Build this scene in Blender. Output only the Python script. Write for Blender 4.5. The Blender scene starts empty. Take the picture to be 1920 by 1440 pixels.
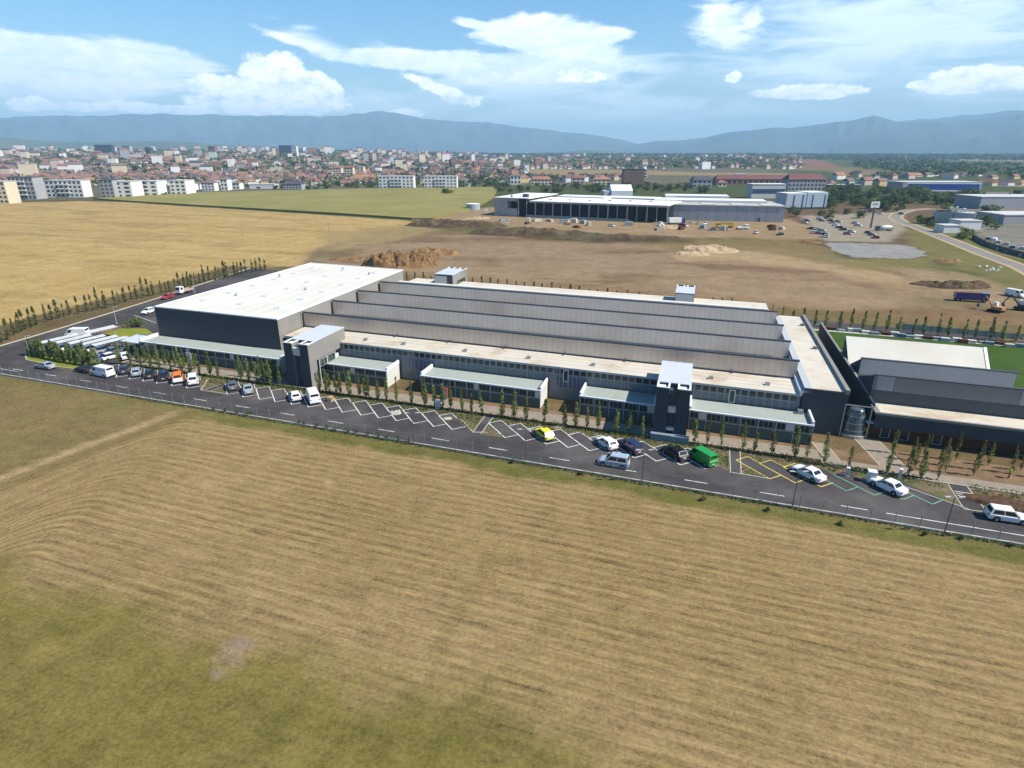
import bpy, math, random
import numpy as np
from mathutils import Vector
R = random.Random(7)
NR = np.random.RandomState(11)
scene = bpy.context.scene
COL = scene.collection

# ---------------------------------------------------------------- survey of the place (metres)
F_PX, CAM_H, HORIZON = 1140.0, 42.0, 284.0
PITCH = math.atan((720 - HORIZON) / F_PX)
CP, SP = math.cos(PITCH), math.sin(PITCH)
_a1, _a2 = math.radians(70.5695), math.radians(16.6493)
EX = np.array([math.sin(_a1), -math.cos(_a1)])     # along the factory front, to the east
EY = np.array([math.sin(_a2), math.cos(_a2)])      # from the road to the back of the plot
YAW = math.atan2(EX[1], EX[0])


def G(px, py, z=0.0):
    """survey point: where the sight line of a surveyed picture point meets height z"""
    xc, yc = (px - 960) / F_PX, -(py - 720) / F_PX
    d = (xc, CP + yc * SP, -SP + yc * CP)
    t = (z - CAM_H) / d[2]
    return np.array([d[0] * t, d[1] * t, z])


ORG = G(579.4, 727)[:2]
MI = np.linalg.inv(np.array([EX, EY]).T)


def W(u, v, z=0.0):
    p = ORG + u * EX + v * EY
    return (float(p[0]), float(p[1]), float(z))


def UV(x, y):
    return MI @ (np.array([x, y]) - ORG)


def height_over(base, ytop):
    g = G(*base)
    lo, hi = 0.0, 120.0
    for _ in range(50):
        m = (lo + hi) / 2
        z = m - CAM_H
        dep = g[1] * CP - z * SP
        up = g[1] * SP + z * CP
        if 720 - F_PX * up / dep > ytop:
            lo = m
        else:
            hi = m
    return lo


def sstep(a, b, x):
    t = np.clip((x - a) / (b - a), 0, 1)
    return t * t * (3 - 2 * t)


def terrain(x, y):
    """the plain rises gently under the old town in the north-west"""
    d = np.hypot(x, y)
    az = np.degrees(np.arctan2(x, y))
    k = 1 - 0.75 * sstep(-22, 2, az)
    return 34 * sstep(900, 3000, d) * k + 10 * sstep(3000, 6500, d) * k


def ordinal(n):
    if 10 <= n % 100 <= 20:
        return f"{n}th"
    return f"{n}" + {1: "st", 2: "nd", 3: "rd"}.get(n % 10, "th")


# ---------------------------------------------------------------- mesh builder
class MB:
    def __init__(self):
        self.v, self.f, self.m = [], [], []

    def face(self, pts, mi=0):
        n = len(self.v)
        self.v.extend([tuple(map(float, p)) for p in pts])
        self.f.append(list(range(n, n + len(pts))))
        self.m.append(mi)

    def hexa(self, b, t, mi=0, bottom=True, mtop=None):
        """b, t: 4 points each, counter-clockwise seen from above"""
        n = len(self.v)
        self.v.extend([tuple(map(float, p)) for p in b] + [tuple(map(float, p)) for p in t])
        fs = [[0, 1, 5, 4], [1, 2, 6, 5], [2, 3, 7, 6], [3, 0, 4, 7]]
        for q in fs:
            self.f.append([n + i for i in q]); self.m.append(mi)
        self.f.append([n + 4, n + 5, n + 6, n + 7]); self.m.append(mi if mtop is None else mtop)
        if bottom:
            self.f.append([n + 3, n + 2, n + 1, n]); self.m.append(mi)

    def box(self, x0, x1, y0, y1, z0, z1, mi=0, mtop=None):
        self.hexa([(x0, y0, z0), (x1, y0, z0), (x1, y1, z0), (x0, y1, z0)],
                  [(x0, y0, z1), (x1, y0, z1), (x1, y1, z1), (x0, y1, z1)], mi, True, mtop)

    def ubox(self, u0, u1, v0, v1, z0, z1, mi=0, mtop=None):
        self.hexa([W(u0, v0, z0), W(u1, v0, z0), W(u1, v1, z0), W(u0, v1, z0)],
                  [W(u0, v0, z1), W(u1, v0, z1), W(u1, v1, z1), W(u0, v1, z1)], mi, True, mtop)

    def prism(self, pts, z0, z1, mi=0):
        n = len(pts)
        k = len(self.v)
        self.v.extend([(float(p[0]), float(p[1]), float(z0)) for p in pts])
        self.v.extend([(float(p[0]), float(p[1]), float(z1)) for p in pts])
        for i in range(n):
            j = (i + 1) % n
            self.f.append([k + i, k + j, k + n + j, k + n + i]); self.m.append(mi)
        self.f.append([k + n + i for i in range(n)]); self.m.append(mi)
        self.f.append([k + n - 1 - i for i in range(n)]); self.m.append(mi)

    def tube(self, p0, p1, r0, r1=None, n=8, mi=0, caps=True):
        r1 = r0 if r1 is None else r1
        p0, p1 = Vector(p0), Vector(p1)
        d = (p1 - p0).normalized()
        a = d.orthogonal().normalized(); b = d.cross(a)
        k = len(self.v)
        for p, r in ((p0, r0), (p1, r1)):
            for i in range(n):
                t = 2 * math.pi * i / n
                q = p + a * (r * math.cos(t)) + b * (r * math.sin(t))
                self.v.append(tuple(q))
        for i in range(n):
            j = (i + 1) % n
            self.f.append([k + i, k + j, k + n + j, k + n + i]); self.m.append(mi)
        if caps:
            self.f.append([k + n - 1 - i for i in range(n)]); self.m.append(mi)
            self.f.append([k + n + i for i in range(n)]); self.m.append(mi)

    def loft(self, rings, mi=0, caps=True):
        k = len(self.v); n = len(rings[0])
        for r in rings:
            self.v.extend([tuple(map(float, p)) for p in r])
        for a in range(len(rings) - 1):
            for i in range(n):
                j = (i + 1) % n
                self.f.append([k + a * n + i, k + a * n + j, k + (a + 1) * n + j, k + (a + 1) * n + i]); self.m.append(mi)
        if caps:
            self.f.append([k + n - 1 - i for i in range(n)]); self.m.append(mi)
            e = k + (len(rings) - 1) * n
            self.f.append([e + i for i in range(n)]); self.m.append(mi)

    def mesh(self, name, mats, origin=(0, 0, 0), smooth=False):
        me = bpy.data.meshes.new(name)
        o = origin
        me.from_pydata([(p[0] - o[0], p[1] - o[1], p[2] - o[2]) for p in self.v], [], self.f)
        mats = mats if isinstance(mats, (list, tuple)) else [mats]
        for m in mats:
            me.materials.append(m)
        if len(mats) > 1:
            me.polygons.foreach_set('material_index', self.m)
        if smooth:
            me.polygons.foreach_set('use_smooth', [True] * len(me.polygons))
        me.update()
        return me

    def build(self, name, mats, parent=None, local=False, smooth=False, origin=None):
        """one mesh object; world coordinates unless local; parent = its thing (or part)"""
        if local:
            org = (0, 0, 0)
        elif parent is not None:
            org = base_of(parent)
        else:
            org = origin or self.base()
        ob = bpy.data.objects.new(name, self.mesh(name, mats, org, smooth))
        COL.objects.link(ob)
        if parent is not None:
            ob.parent = parent
        elif not local:
            ob.location = org
        return ob

    def base(self):
        a = np.array(self.v)
        return (float(a[:, 0].mean()), float(a[:, 1].mean()), float(a[:, 2].min()))


def base_of(o):
    p = Vector((0, 0, 0))
    while o is not None:
        p += o.location
        o = o.parent
    return tuple(p)


def tag(o, label, cat, group=None):
    o['label'] = label; o['category'] = cat
    if group:
        o['group'] = group
    return o


def thing(name, label, cat, loc, rotz=0.0, group=None):
    o = bpy.data.objects.new(name, None)
    o.empty_display_size = 0.5
    COL.objects.link(o)
    o.location = tuple(map(float, loc)); o.rotation_euler = (0, 0, rotz)
    return tag(o, label, cat, group)


def structure(o):
    o['kind'] = 'structure'
    return o


def stuff(o):
    o['kind'] = 'stuff'
    return o


def put(name, me, parent=None, loc=(0, 0, 0), rotz=0.0):
    o = bpy.data.objects.new(name, me)
    COL.objects.link(o)
    o.location = tuple(map(float, loc)); o.rotation_euler = (0, 0, rotz)
    if parent is not None:
        o.parent = parent
    return o


def dup(root, loc, rotz, label, scale=None):
    """a copy of a thing together with copies of its parts"""
    r = root.copy(); COL.objects.link(r)
    r.location = tuple(map(float, loc)); r.rotation_euler = (0, 0, rotz)
    r['label'] = label
    if scale is not None:
        r.scale = scale
    for ch in root.children:
        c = ch.copy(); COL.objects.link(c); c.parent = r
        for g in ch.children:
            d = g.copy(); COL.objects.link(d); d.parent = c
    return r


# ---------------------------------------------------------------- materials
ALB = .84


def _new(name):
    m = bpy.data.materials.new(name); m.use_nodes = True
    nt = m.node_tree
    return m, nt, nt.nodes['Principled BSDF']


def N(nt, t, **kw):
    n = nt.nodes.new(t)
    for k, v in kw.items():
        setattr(n, k, v)
    return n


def math_node(nt, op, a, b=None, clamp=False):
    n = N(nt, 'ShaderNodeMath', operation=op, use_clamp=clamp)
    for i, x in enumerate((a, b)):
        if x is None:
            continue
        if isinstance(x, (int, float)):
            n.inputs[i].default_value = x
        else:
            nt.links.new(x, n.inputs[i])
    return n.outputs[0]


def mix_col(nt, fac, a, b, mode='MIX'):
    n = N(nt, 'ShaderNodeMix', data_type='RGBA', blend_type=mode)
    for sock, x in ((n.inputs[0], fac), (n.inputs[6], a), (n.inputs[7], b)):
        if isinstance(x, (int, float)):
            sock.default_value = x
        elif isinstance(x, (tuple, list)):
            sock.default_value = (*x[:3], 1)
        else:
            nt.links.new(x, sock)
    return n.outputs[2]


def pos(nt):
    return N(nt, 'ShaderNodeNewGeometry').outputs['Position']


def noise(nt, vec, scale, detail=4, rough=.55, dist=0.0):
    n = N(nt, 'ShaderNodeTexNoise')
    n.inputs['Scale'].default_value = scale; n.inputs['Detail'].default_value = detail
    n.inputs['Roughness'].default_value = rough; n.inputs['Distortion'].default_value = dist
    nt.links.new(vec, n.inputs['Vector'])
    return n.outputs['Fac']


def ramp(nt, fac, lo, hi, a=(0, 0, 0), b=(1, 1, 1)):
    r = N(nt, 'ShaderNodeMapRange', clamp=True)
    r.inputs[1].default_value = lo; r.inputs[2].default_value = hi
    nt.links.new(fac, r.inputs[0])
    if a == (0, 0, 0) and b == (1, 1, 1):
        return r.outputs[0]
    return mix_col(nt, r.outputs[0], a, b)


def uv_nodes(nt):
    """plan coordinates along the factory axes"""
    s = N(nt, 'ShaderNodeSeparateXYZ'); nt.links.new(pos(nt), s.inputs[0])
    out = []
    for k in range(2):
        a = math_node(nt, 'MULTIPLY', s.outputs[0], float(MI[k, 0]))
        b = math_node(nt, 'MULTIPLY', s.outputs[1], float(MI[k, 1]))
        c = math_node(nt, 'ADD', a, b)
        out.append(math_node(nt, 'ADD', c, float(-(MI[k] @ ORG))))
    return out[0], out[1], s.outputs[2]


def mat(name, col, rough=.8, var=.12, scale=.6, col2=None, metal=0.0, bump=0.0, bscale=8.0, spec=.5, stain=None):
    m, nt, b = _new(name)
    p = pos(nt)
    if name != 'asphalt':
        col = tuple(x * ALB for x in col)
        col2 = tuple(x * ALB for x in col2) if col2 else None
        stain = (tuple(x * ALB for x in stain[0]), *stain[1:]) if stain else None
    f = noise(nt, p, scale, 5, .6)
    c2 = col2 or tuple(min(1, x * (1 + var)) for x in col)
    c1 = col if col2 else tuple(x * (1 - var) for x in col)
    c = ramp(nt, f, .32, .68, c1, c2)
    if stain:
        scol, sscale, lo, hi, amt = stain
        s = ramp(nt, noise(nt, p, sscale, 6, .65), lo, hi)
        c = mix_col(nt, math_node(nt, 'MULTIPLY', s, amt), c, scol)
    nt.links.new(c, b.inputs['Base Color'])
    b.inputs['Roughness'].default_value = rough; b.inputs['Metallic'].default_value = metal
    b.inputs['Specular IOR Level'].default_value = spec if rough < .8 else .08
    if bump:
        bn = N(nt, 'ShaderNodeBump'); bn.inputs['Strength'].default_value = bump
        nt.links.new(noise(nt, p, bscale, 4), bn.inputs['Height']); nt.links.new(bn.outputs[0], b.inputs['Normal'])
    return m


def ribbed(name, col, period, amt=.25, rough=.5, metal=0.0, axis=0, var=.1, stain=None, spec=.5):
    """sheet cladding with thin vertical joints every `period` metres along the factory axis"""
    m, nt, b = _new(name)
    if metal < .5:
        col = tuple(x * ALB for x in col)
    c3 = uv_nodes(nt)
    w = math_node(nt, 'FRACT', math_node(nt, 'MULTIPLY', c3[axis], 1 / period))
    line = math_node(nt, 'LESS_THAN', w, .14)
    p = pos(nt)
    f = ramp(nt, noise(nt, p, .25, 5, .6), .3, .7, tuple(x * (1 - var) for x in col), tuple(x * (1 + var) for x in col))
    if stain:
        scol, sscale, lo, hi, a = stain
        s = ramp(nt, noise(nt, p, sscale, 6, .65), lo, hi)
        f = mix_col(nt, math_node(nt, 'MULTIPLY', s, a), f, scol)
    c = mix_col(nt, math_node(nt, 'MULTIPLY', line, amt), f, tuple(x * .35 for x in col))
    nt.links.new(c, b.inputs['Base Color'])
    b.inputs['Roughness'].default_value = rough; b.inputs['Metallic'].default_value = metal
    b.inputs['Specular IOR Level'].default_value = spec
    return m


def leafy(name, c1, c2, rough=.6, scale=.9, trans=.45):
    m, nt, b = _new(name)
    c1, c2 = tuple(x * ALB for x in c1), tuple(x * ALB for x in c2)
    geo = N(nt, 'ShaderNodeNewGeometry')
    oi = N(nt, 'ShaderNodeObjectInfo')
    f = noise(nt, geo.outputs['Position'], scale, 3)
    f2 = math_node(nt, 'ADD', math_node(nt, 'MULTIPLY', f, .6), math_node(nt, 'MULTIPLY', geo.outputs['Random Per Island'], .45))
    f2 = math_node(nt, 'ADD', f2, math_node(nt, 'MULTIPLY', math_node(nt, 'SUBTRACT', oi.outputs['Random'], .5), .35))
    c = ramp(nt, f2, .25, .85, c1, c2)
    nt.links.new(c, b.inputs['Base Color'])
    b.inputs['Roughness'].default_value = rough
    tr = N(nt, 'ShaderNodeBsdfTranslucent'); nt.links.new(c, tr.inputs[0])
    mx = N(nt, 'ShaderNodeMixShader'); mx.inputs[0].default_value = trans
    nt.links.new(b.outputs[0], mx.inputs[1]); nt.links.new(tr.outputs[0], mx.inputs[2])
    nt.links.new(mx.outputs[0], nt.nodes['Material Output'].inputs[0])
    return m


M = {}
M['anthracite_shade'] = ribbed('anthracite_shade_cladding', (.024, .042, .058), .9, .25, .6)  # shade of the front faces is put into this darker cladding colour
M['pale_clad'] = ribbed('pale_grey_lit_cladding', (.235, .225, .20), .9, .10, .6, axis=1)  # sunlit tone of the side faces is put into this paler cladding colour
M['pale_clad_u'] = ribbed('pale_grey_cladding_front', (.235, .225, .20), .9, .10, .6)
M['white_roof'] = mat('white_membrane', (.63, .60, .53), .7, .04, .15, stain=((.52, .46, .35), .07, .50, .74, .55))
M['cream_roof'] = mat('cream_membrane', (.56, .51, .42), .75, .07, .2, stain=((.36, .23, .12), .16, .52, .74, .75))
M['grey_roof'] = mat('grey_membrane', (.33, .37, .335), .8, .08, .3, stain=((.26, .26, .20), .3, .5, .7, .6))
M['blue_roof'] = mat('pale_metal_roof', (.52, .55, .62), .5, .05, .5)
M['poly'] = ribbed('grey_metal_glazing', (.54, .50, .47), 1.15, .22, .42, metal=.8, var=.06, stain=((.40, .33, .28), .07, .5, .7, .6))
M['tooth_roof'] = mat('shed_roof_sheet', (.42, .42, .40), .6, .1, .3)
M['cap'] = mat('dark_capping', (.06, .07, .085), .5, .1, 1)
M['white_cap'] = mat('white_capping', (.75, .77, .78), .5, .04, 1)
M['annex_wall'] = ribbed('annex_cladding', (.055, .092, .090), 1.2, .15, .6)
M['annex_side'] = mat('annex_side_render', (.58, .58, .53), .8, .06, .6)
M['strip_wall'] = ribbed('clerestory_panels', (.14, .17, .19), 1.2, .25, .45)
M['concrete'] = mat('concrete', (.46, .43, .36), .9, .12, .5, bump=.1)
M['plinth'] = mat('blue_grey_plinth', (.22, .27, .30), .8, .2, .8)
M['steel'] = mat('galvanised_steel', (.42, .44, .45), .4, .1, 2, metal=.6)
M['dark_steel'] = mat('dark_steel', (.07, .075, .08), .5, .1, 2)
M['white_paint'] = mat('white_paint', (.78, .78, .77), .5, .04, 2)
M['alu'] = mat('aluminium_frame', (.40, .43, .44), .5, .05, 2)
M['glass'] = mat('dark_window_glass', (.022, .034, .034), .12, .3, .7, spec=.6)
M['glass_blue'] = mat('blue_window_glass', (.05, .09, .16), .15, .3, .5, spec=.6)
M['asphalt'] = mat('asphalt', (.048, .043, .044), .9, .14, .35, bump=.15, bscale=20, stain=((.105, .098, .092), .07, .46, .68, .75))
M['old_asphalt'] = mat('worn_asphalt', (.215, .20, .175), .9, .12, .2)
M['line'] = mat('white_road_paint', (.70, .69, .66), .7, .08, 2, stain=((.13, .13, .13), 1.1, .48, .70, .75))
M['yellow_line'] = mat('yellow_road_paint', (.68, .52, .08), .7, .08, 2, stain=((.15, .14, .12), 1.1, .5, .72, .65))
M['green_line'] = mat('green_road_paint', (.14, .36, .24), .7, .08, 2, stain=((.1, .1, .1), 1.2, .5, .8, .6))
M['kerb'] = mat('kerb_stone', (.50, .46, .38), .9, .1, 1.0)
M['paving'] = mat('concrete_paving', (.27, .225, .175), .9, .12, .8, stain=((.2, .15, .1), .3, .5, .75, .5))
M['verge'] = mat('weedy_soil', (.115, .08, .05), .95, .1, .6, col2=(.19, .15, .09), stain=((.085, .115, .03), .4, .50, .62, .85), bump=.4, bscale=3)
M['soil'] = mat('bare_soil', (.15, .09, .05), .95, .1, .5, col2=(.23, .155, .09), stain=((.09, .105, .035), .3, .56, .68, .7), bump=.5, bscale=2)
M['dark_soil'] = mat('dark_dug_soil', (.07, .042, .026), .95, .1, .9, col2=(.14, .085, .05), bump=.8, bscale=2)
M['turf'] = mat('green_turf', (.036, .074, .010), .95, .1, .2, col2=(.052, .092, .016), stain=((.085, .11, .035), .08, .55, .72, .5))
M['lawn_flower'] = mat('yellow_green_lawn', (.14, .19, .02), .95, .1, .4, col2=(.24, .22, .03))
M['heap'] = mat('orange_spoil_earth', (.115, .062, .028), .95, .1, .35, col2=(.30, .185, .085), bump=1.0, bscale=.9)
M['heap_dark'] = mat('dark_spoil_earth', (.055, .036, .024), .95, .1, .2, col2=(.13, .09, .055), bump=1.0, bscale=.7, stain=((.075, .095, .03), .06, .52, .62, .85))
M['sand'] = mat('sand', (.34, .25, .15), .95, .1, .3, col2=(.43, .33, .21), bump=.5, bscale=1)
M['gravel_grey'] = mat('grey_gravel', (.185, .185, .18), .95, .1, .15, col2=(.25, .245, .23), stain=((.30, .26, .19), .06, .5, .7, .8))
M['bark'] = mat('bark', (.10, .075, .05), .9, .2, 3)
M['leaf_a'] = leafy('hornbeam_leaf', (.085, .135, .03), (.30, .37, .10))
M['leaf_b'] = leafy('olive_leaf', (.060, .080, .020), (.24, .24, .075))
M['leaf_c'] = leafy('dark_tree_leaf', (.022, .050, .016), (.085, .135, .035), scale=.25)
M['leaf_d'] = leafy('bright_tree_leaf', (.06, .10, .02), (.17, .22, .05), scale=.25)
M['tyre'] = mat('tyre_rubber', (.018, .018, .018), .85, .1, 3)
M['rim'] = mat('wheel_rim', (.45, .46, .47), .35, .1, 3, metal=.7)
M['car_glass'] = mat('car_glass', (.012, .015, .018), .08, .2, 2, spec=.7)
M['lamp_red'] = mat('tail_lamp', (.35, .02, .02), .3, .1, 4)
M['lamp_clear'] = mat('head_lamp', (.65, .66, .66), .2, .1, 4)
M['plate'] = mat('number_plate', (.72, .72, .70), .5, .05, 4)
M['hivis'] = mat('hi_vis_fabric', (.55, .68, .03), .8, .1, 4)
M['trousers'] = mat('dark_trousers', (.03, .035, .05), .9, .1, 4)
M['skin'] = mat('skin', (.45, .28, .19), .6, .1, 4)
M['hair'] = mat('dark_hair', (.03, .02, .015), .8, .1, 4)
_paint = {}


def paint(name, col, rough=.28, metal=0.0):
    if name not in _paint:
        m = mat(name + '_car_paint', col, rough, .05, 1.5, metal=metal)
        m.node_tree.nodes['Principled BSDF'].inputs['Coat Weight'].default_value = .5
        _paint[name] = m
    return _paint[name]


# ---------------------------------------------------------------- camera, sun, sky
cam = bpy.data.cameras.new('camera')
cam.sensor_width = 36; cam.lens = 36 * F_PX / 1920; cam.clip_start = .5; cam.clip_end = 90000
co = bpy.data.objects.new('camera', cam); COL.objects.link(co)
co.location = (0, 0, CAM_H); co.rotation_euler = (math.pi / 2 - PITCH, 0, 0)
scene.camera = co

SUN_EL, SUN_AZ = math.radians(47), math.radians(107)      # azimuth clockwise from +Y
sd = Vector((math.sin(SUN_AZ) * math.cos(SUN_EL), math.cos(SUN_AZ) * math.cos(SUN_EL), math.sin(SUN_EL)))
sl = bpy.data.lights.new('sun', 'SUN'); sl.energy = 5.0; sl.angle = math.radians(.53); sl.color = (1, .935, .83)
so = bpy.data.objects.new('sun', sl); COL.objects.link(so)
so.rotation_euler = sd.to_track_quat('Z', 'Y').to_euler(); so.location = (60, 20, 120)

scene.view_settings.view_transform = 'Standard'; scene.view_settings.look = 'None'
scene.view_settings.exposure = 0.85; scene.view_settings.gamma = 1.0
scene.cycles.use_denoising = True; scene.cycles.denoiser = 'OPENIMAGEDENOISE'; scene.cycles.denoising_input_passes = 'RGB_ALBEDO_NORMAL'; scene.cycles.denoising_prefilter = 'NONE'
scene.cycles.max_bounces = 6; scene.cycles.diffuse_bounces = 3; scene.cycles.glossy_bounces = 3
scene.cycles.transparent_max_bounces = 12; scene.cycles.volume_bounces = 0

world = bpy.data.worlds.new('World'); scene.world = world; world.use_nodes = True
nt = world.node_tree
for n in list(nt.nodes):
    nt.nodes.remove(n)
out = N(nt, 'ShaderNodeOutputWorld')
sky = N(nt, 'ShaderNodeTexSky', sky_type='NISHITA', sun_disc=False)
sky.sun_elevation = SUN_EL; sky.sun_rotation = SUN_AZ
sky.altitude = 400; sky.air_density = 1.25; sky.dust_density = .35; sky.ozone_density = 4.5
SKY_K = .088
bg = N(nt, 'ShaderNodeBackground'); bg.inputs[1].default_value = SKY_K
nt.links.new(sky.outputs[0], bg.inputs[0])

tc = N(nt, 'ShaderNodeTexCoord')
sep = N(nt, 'ShaderNodeSeparateXYZ'); nt.links.new(tc.outputs['Generated'], sep.inputs[0])
az = math_node(nt, 'MULTIPLY', math_node(nt, 'ARCTAN2', sep.outputs[0], sep.outputs[1]), 57.29578)
el = math_node(nt, 'MULTIPLY', math_node(nt, 'ARCSINE', sep.outputs[2]), 57.29578)
cx = N(nt, 'ShaderNodeCombineXYZ')
nt.links.new(az, cx.inputs[0]); nt.links.new(math_node(nt, 'MULTIPLY', el, 1.5), cx.inputs[1])
cv = cx.outputs[0]
cx2 = N(nt, 'ShaderNodeCombineXYZ')
nt.links.new(math_node(nt, 'MULTIPLY', az, .45), cx2.inputs[0]); nt.links.new(math_node(nt, 'MULTIPLY', el, 2.4), cx2.inputs[1])
n_fine = noise(nt, cv, .9, 8, .6)            # billows
n_soft = noise(nt, cx2.outputs[0], .32, 9, .6, .8)   # streaks
vor = N(nt, 'ShaderNodeTexVoronoi', feature='F1', voronoi_dimensions='2D')
vor.normalize = True
vor.inputs['Scale'].default_value = .6; vor.inputs['Detail'].default_value = 3.0; vor.inputs['Roughness'].default_value = .55; vor.inputs['Lacunarity'].default_value = 2.3
wp = N(nt, 'ShaderNodeVectorMath', operation='ADD')
nv = N(nt, 'ShaderNodeTexNoise'); nv.inputs['Scale'].default_value = .8; nv.inputs['Detail'].default_value = 4
nt.links.new(cv, nv.inputs['Vector']); nt.links.new(cv, wp.inputs[0]); nt.links.new(nv.outputs['Color'], wp.inputs[1])
nt.links.new(wp.outputs[0], vor.inputs['Vector'])
n_puff = math_node(nt, 'SUBTRACT', 1.0, vor.outputs['Distance'])


def azel(px, py):
    xc, yc = (px - 960) / F_PX, -(py - 720) / F_PX
    d = Vector((xc, CP + yc * SP, -SP + yc * CP)).normalized()
    return math.degrees(math.atan2(d[0], d[1])), math.degrees(math.asin(d[2]))


def blob(px, py, rx, ry, shear=0.0, amp=1.0):
    """one cloud centre: bearing, elevation and extent in degrees -> 1 at the core, 0 on the rim"""
    a0, e0 = azel(px, py)
    ra = abs(azel(px + rx, py)[0] - azel(px - rx, py)[0]) / 2
    re = abs(azel(px, py - ry)[1] - azel(px, py + ry)[1]) / 2
    da = math_node(nt, 'SUBTRACT', az, a0)
    de = math_node(nt, 'SUBTRACT', el, e0)
    if shear:
        de = math_node(nt, 'SUBTRACT', de, math_node(nt, 'MULTIPLY', da, shear))
    q = math_node(nt, 'ADD', math_node(nt, 'POWER', math_node(nt, 'ABSOLUTE', math_node(nt, 'DIVIDE', da, ra)), 2.0),
                  math_node(nt, 'POWER', math_node(nt, 'ABSOLUTE', math_node(nt, 'DIVIDE', de, re)), 2.0))
    e = math_node(nt, 'SUBTRACT', 1.0, math_node(nt, 'SQRT', q))
    return math_node(nt, 'MULTIPLY', e, amp) if amp != 1 else e


def field(blobs):
    r = None
    for b in blobs:
        e = blob(*b)
        r = e if r is None else math_node(nt, 'MAXIMUM', r, e)
    return r


hard = field([(530, 128, 44, 32), (508, 145, 66, 44), (575, 162, 60, 30), (621, 174, 26, 20), (560, 188, 95, 30), (450, 168, 86, 26), (396, 162, 50, 22), (480, 188, 125, 30),
              (130, 200, 64, 10, 0, .6), (56, 195, 42, 14, 0, .6), (240, 200, 74, 11, 0, .6), (335, 206, 95, 9), (760, 213, 34, 9), (830, 169, 66, 12, -.35, .45), (872, 186, 40, 10, 0, .45), (1095, 141, 46, 13, 0, .5),
              (1376, 145, 17, 10, 0, .6), (1515, 173, 104, 15), (1740, 158, 44, 9), (1832, 142, 95, 19), (1885, 150, 95, 23), (1800, 166, 84, 11)])
anvil = field([(95, 124, 335, 64, -.02), (270, 112, 150, 40, -.06), (1010, 62, 124, 35), (1112, 72, 78, 22, .1), (900, 48, 62, 11, -.2, .7), (1062, 100, 112, 44), (1000, 128, 200, 36),
               (770, 113, 150, 21, -.03), (885, 122, 125, 28), (560, 80, 95, 9, -.3, .35), (640, 106, 60, 13, -.1, .6), (200, 166, 150, 18), (1350, 24, 40, 44, 0, .3), (1362, 60, 60, 26, 0, .3), (1408, 38, 24, 20, 0, .40)])
soft = field([(80, 168, 360, 52, 0, .9), (330, 215, 460, 30, 0, .85), (700, 205, 270, 44, 0, .75), (1000, 160, 340, 62, 0, .95), (1180, 120, 150, 44, 0, .8), (590, 80, 130, 22, -.3, .7),
              (560, 52, 42, 9, 0, .6), (1360, 45, 90, 70, 0, .9), (1700, 50, 420, 140, 0, 1.15), (1520, 130, 360, 110, 0, .75), (1850, 152, 230, 62, 0, 1.0), (1150, 215, 460, 52, 0, .85),
              (960, 262, 3600, 62, 0, .62), (730, 100, 60, 26, -.2, .6)])


def shape(f, nz, gain, width, off=0.0, mid=.5):
    x = math_node(nt, 'ADD', f, math_node(nt, 'MULTIPLY', math_node(nt, 'SUBTRACT', nz, mid), gain))
    r = N(nt, 'ShaderNodeMapRange', clamp=True, interpolation_type='SMOOTHSTEP')
    r.inputs[1].default_value = off; r.inputs[2].default_value = off + width
    nt.links.new(x, r.inputs[0])
    return r.outputs[0]


puff = math_node(nt, 'ADD', math_node(nt, 'MULTIPLY', n_puff, .65), math_node(nt, 'MULTIPLY', n_fine, .5))
a_hard = shape(hard, puff, 1.1, .24, .0, .60)
mixn = math_node(nt, 'ADD', math_node(nt, 'MULTIPLY', n_soft, .65), math_node(nt, 'MULTIPLY', n_fine, .35))
a_anv = math_node(nt, 'MULTIPLY', shape(anvil, mixn, 1.3, .34, -.10), .95)
a_soft = math_node(nt, 'MULTIPLY', shape(soft, n_soft, 2.0, 1.0), .78)
inv = math_node(nt, 'MULTIPLY', math_node(nt, 'MULTIPLY', math_node(nt, 'SUBTRACT', 1, a_hard), math_node(nt, 'SUBTRACT', 1, a_anv)), math_node(nt, 'SUBTRACT', 1, a_soft))
alpha = math_node(nt, 'SUBTRACT', 1, inv)
alpha = math_node(nt, 'MULTIPLY', alpha, math_node(nt, 'GREATER_THAN', el, -.5))
tex_h = ramp(nt, puff, .48, .76, (.58, .70, .88), (1.22, 1.2, 1.18))
tex_a = ramp(nt, mixn, .40, .60, (.66, .79, .95), (1.0, 1.0, 1.0))
body = mix_col(nt, a_hard, tex_a, tex_h)
dense = math_node(nt, 'MAXIMUM', a_hard, a_anv)
cloud = mix_col(nt, dense, (.84, .93, 1.0), body)
cbg = N(nt, 'ShaderNodeBackground'); cbg.inputs[1].default_value = .92
nt.links.new(cloud, cbg.inputs[0])
# clear sky between the clouds, a little purer than the raw model
hs = N(nt, 'ShaderNodeHueSaturation'); hs.inputs['Saturation'].default_value = 1.30; hs.inputs['Value'].default_value = 1.0
nt.links.new(sky.outputs[0], hs.inputs['Color']); nt.links.new(hs.outputs[0], bg.inputs[0])
mx = N(nt, 'ShaderNodeMixShader')
nt.links.new(alpha, mx.inputs[0]); nt.links.new(bg.outputs[0], mx.inputs[1]); nt.links.new(cbg.outputs[0], mx.inputs[2])
nt.links.new(mx.outputs[0], out.inputs[0])
HAZE = 1e-4
# ================================================================ GROUND: one sheet to the horizon, split by what covers it
def pxpoly(pts):
    return np.array([G(x, y)[:2] for x, y in pts])


def uvpoly(pts):
    return np.array([W(u, v)[:2] for u, v in pts])


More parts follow.
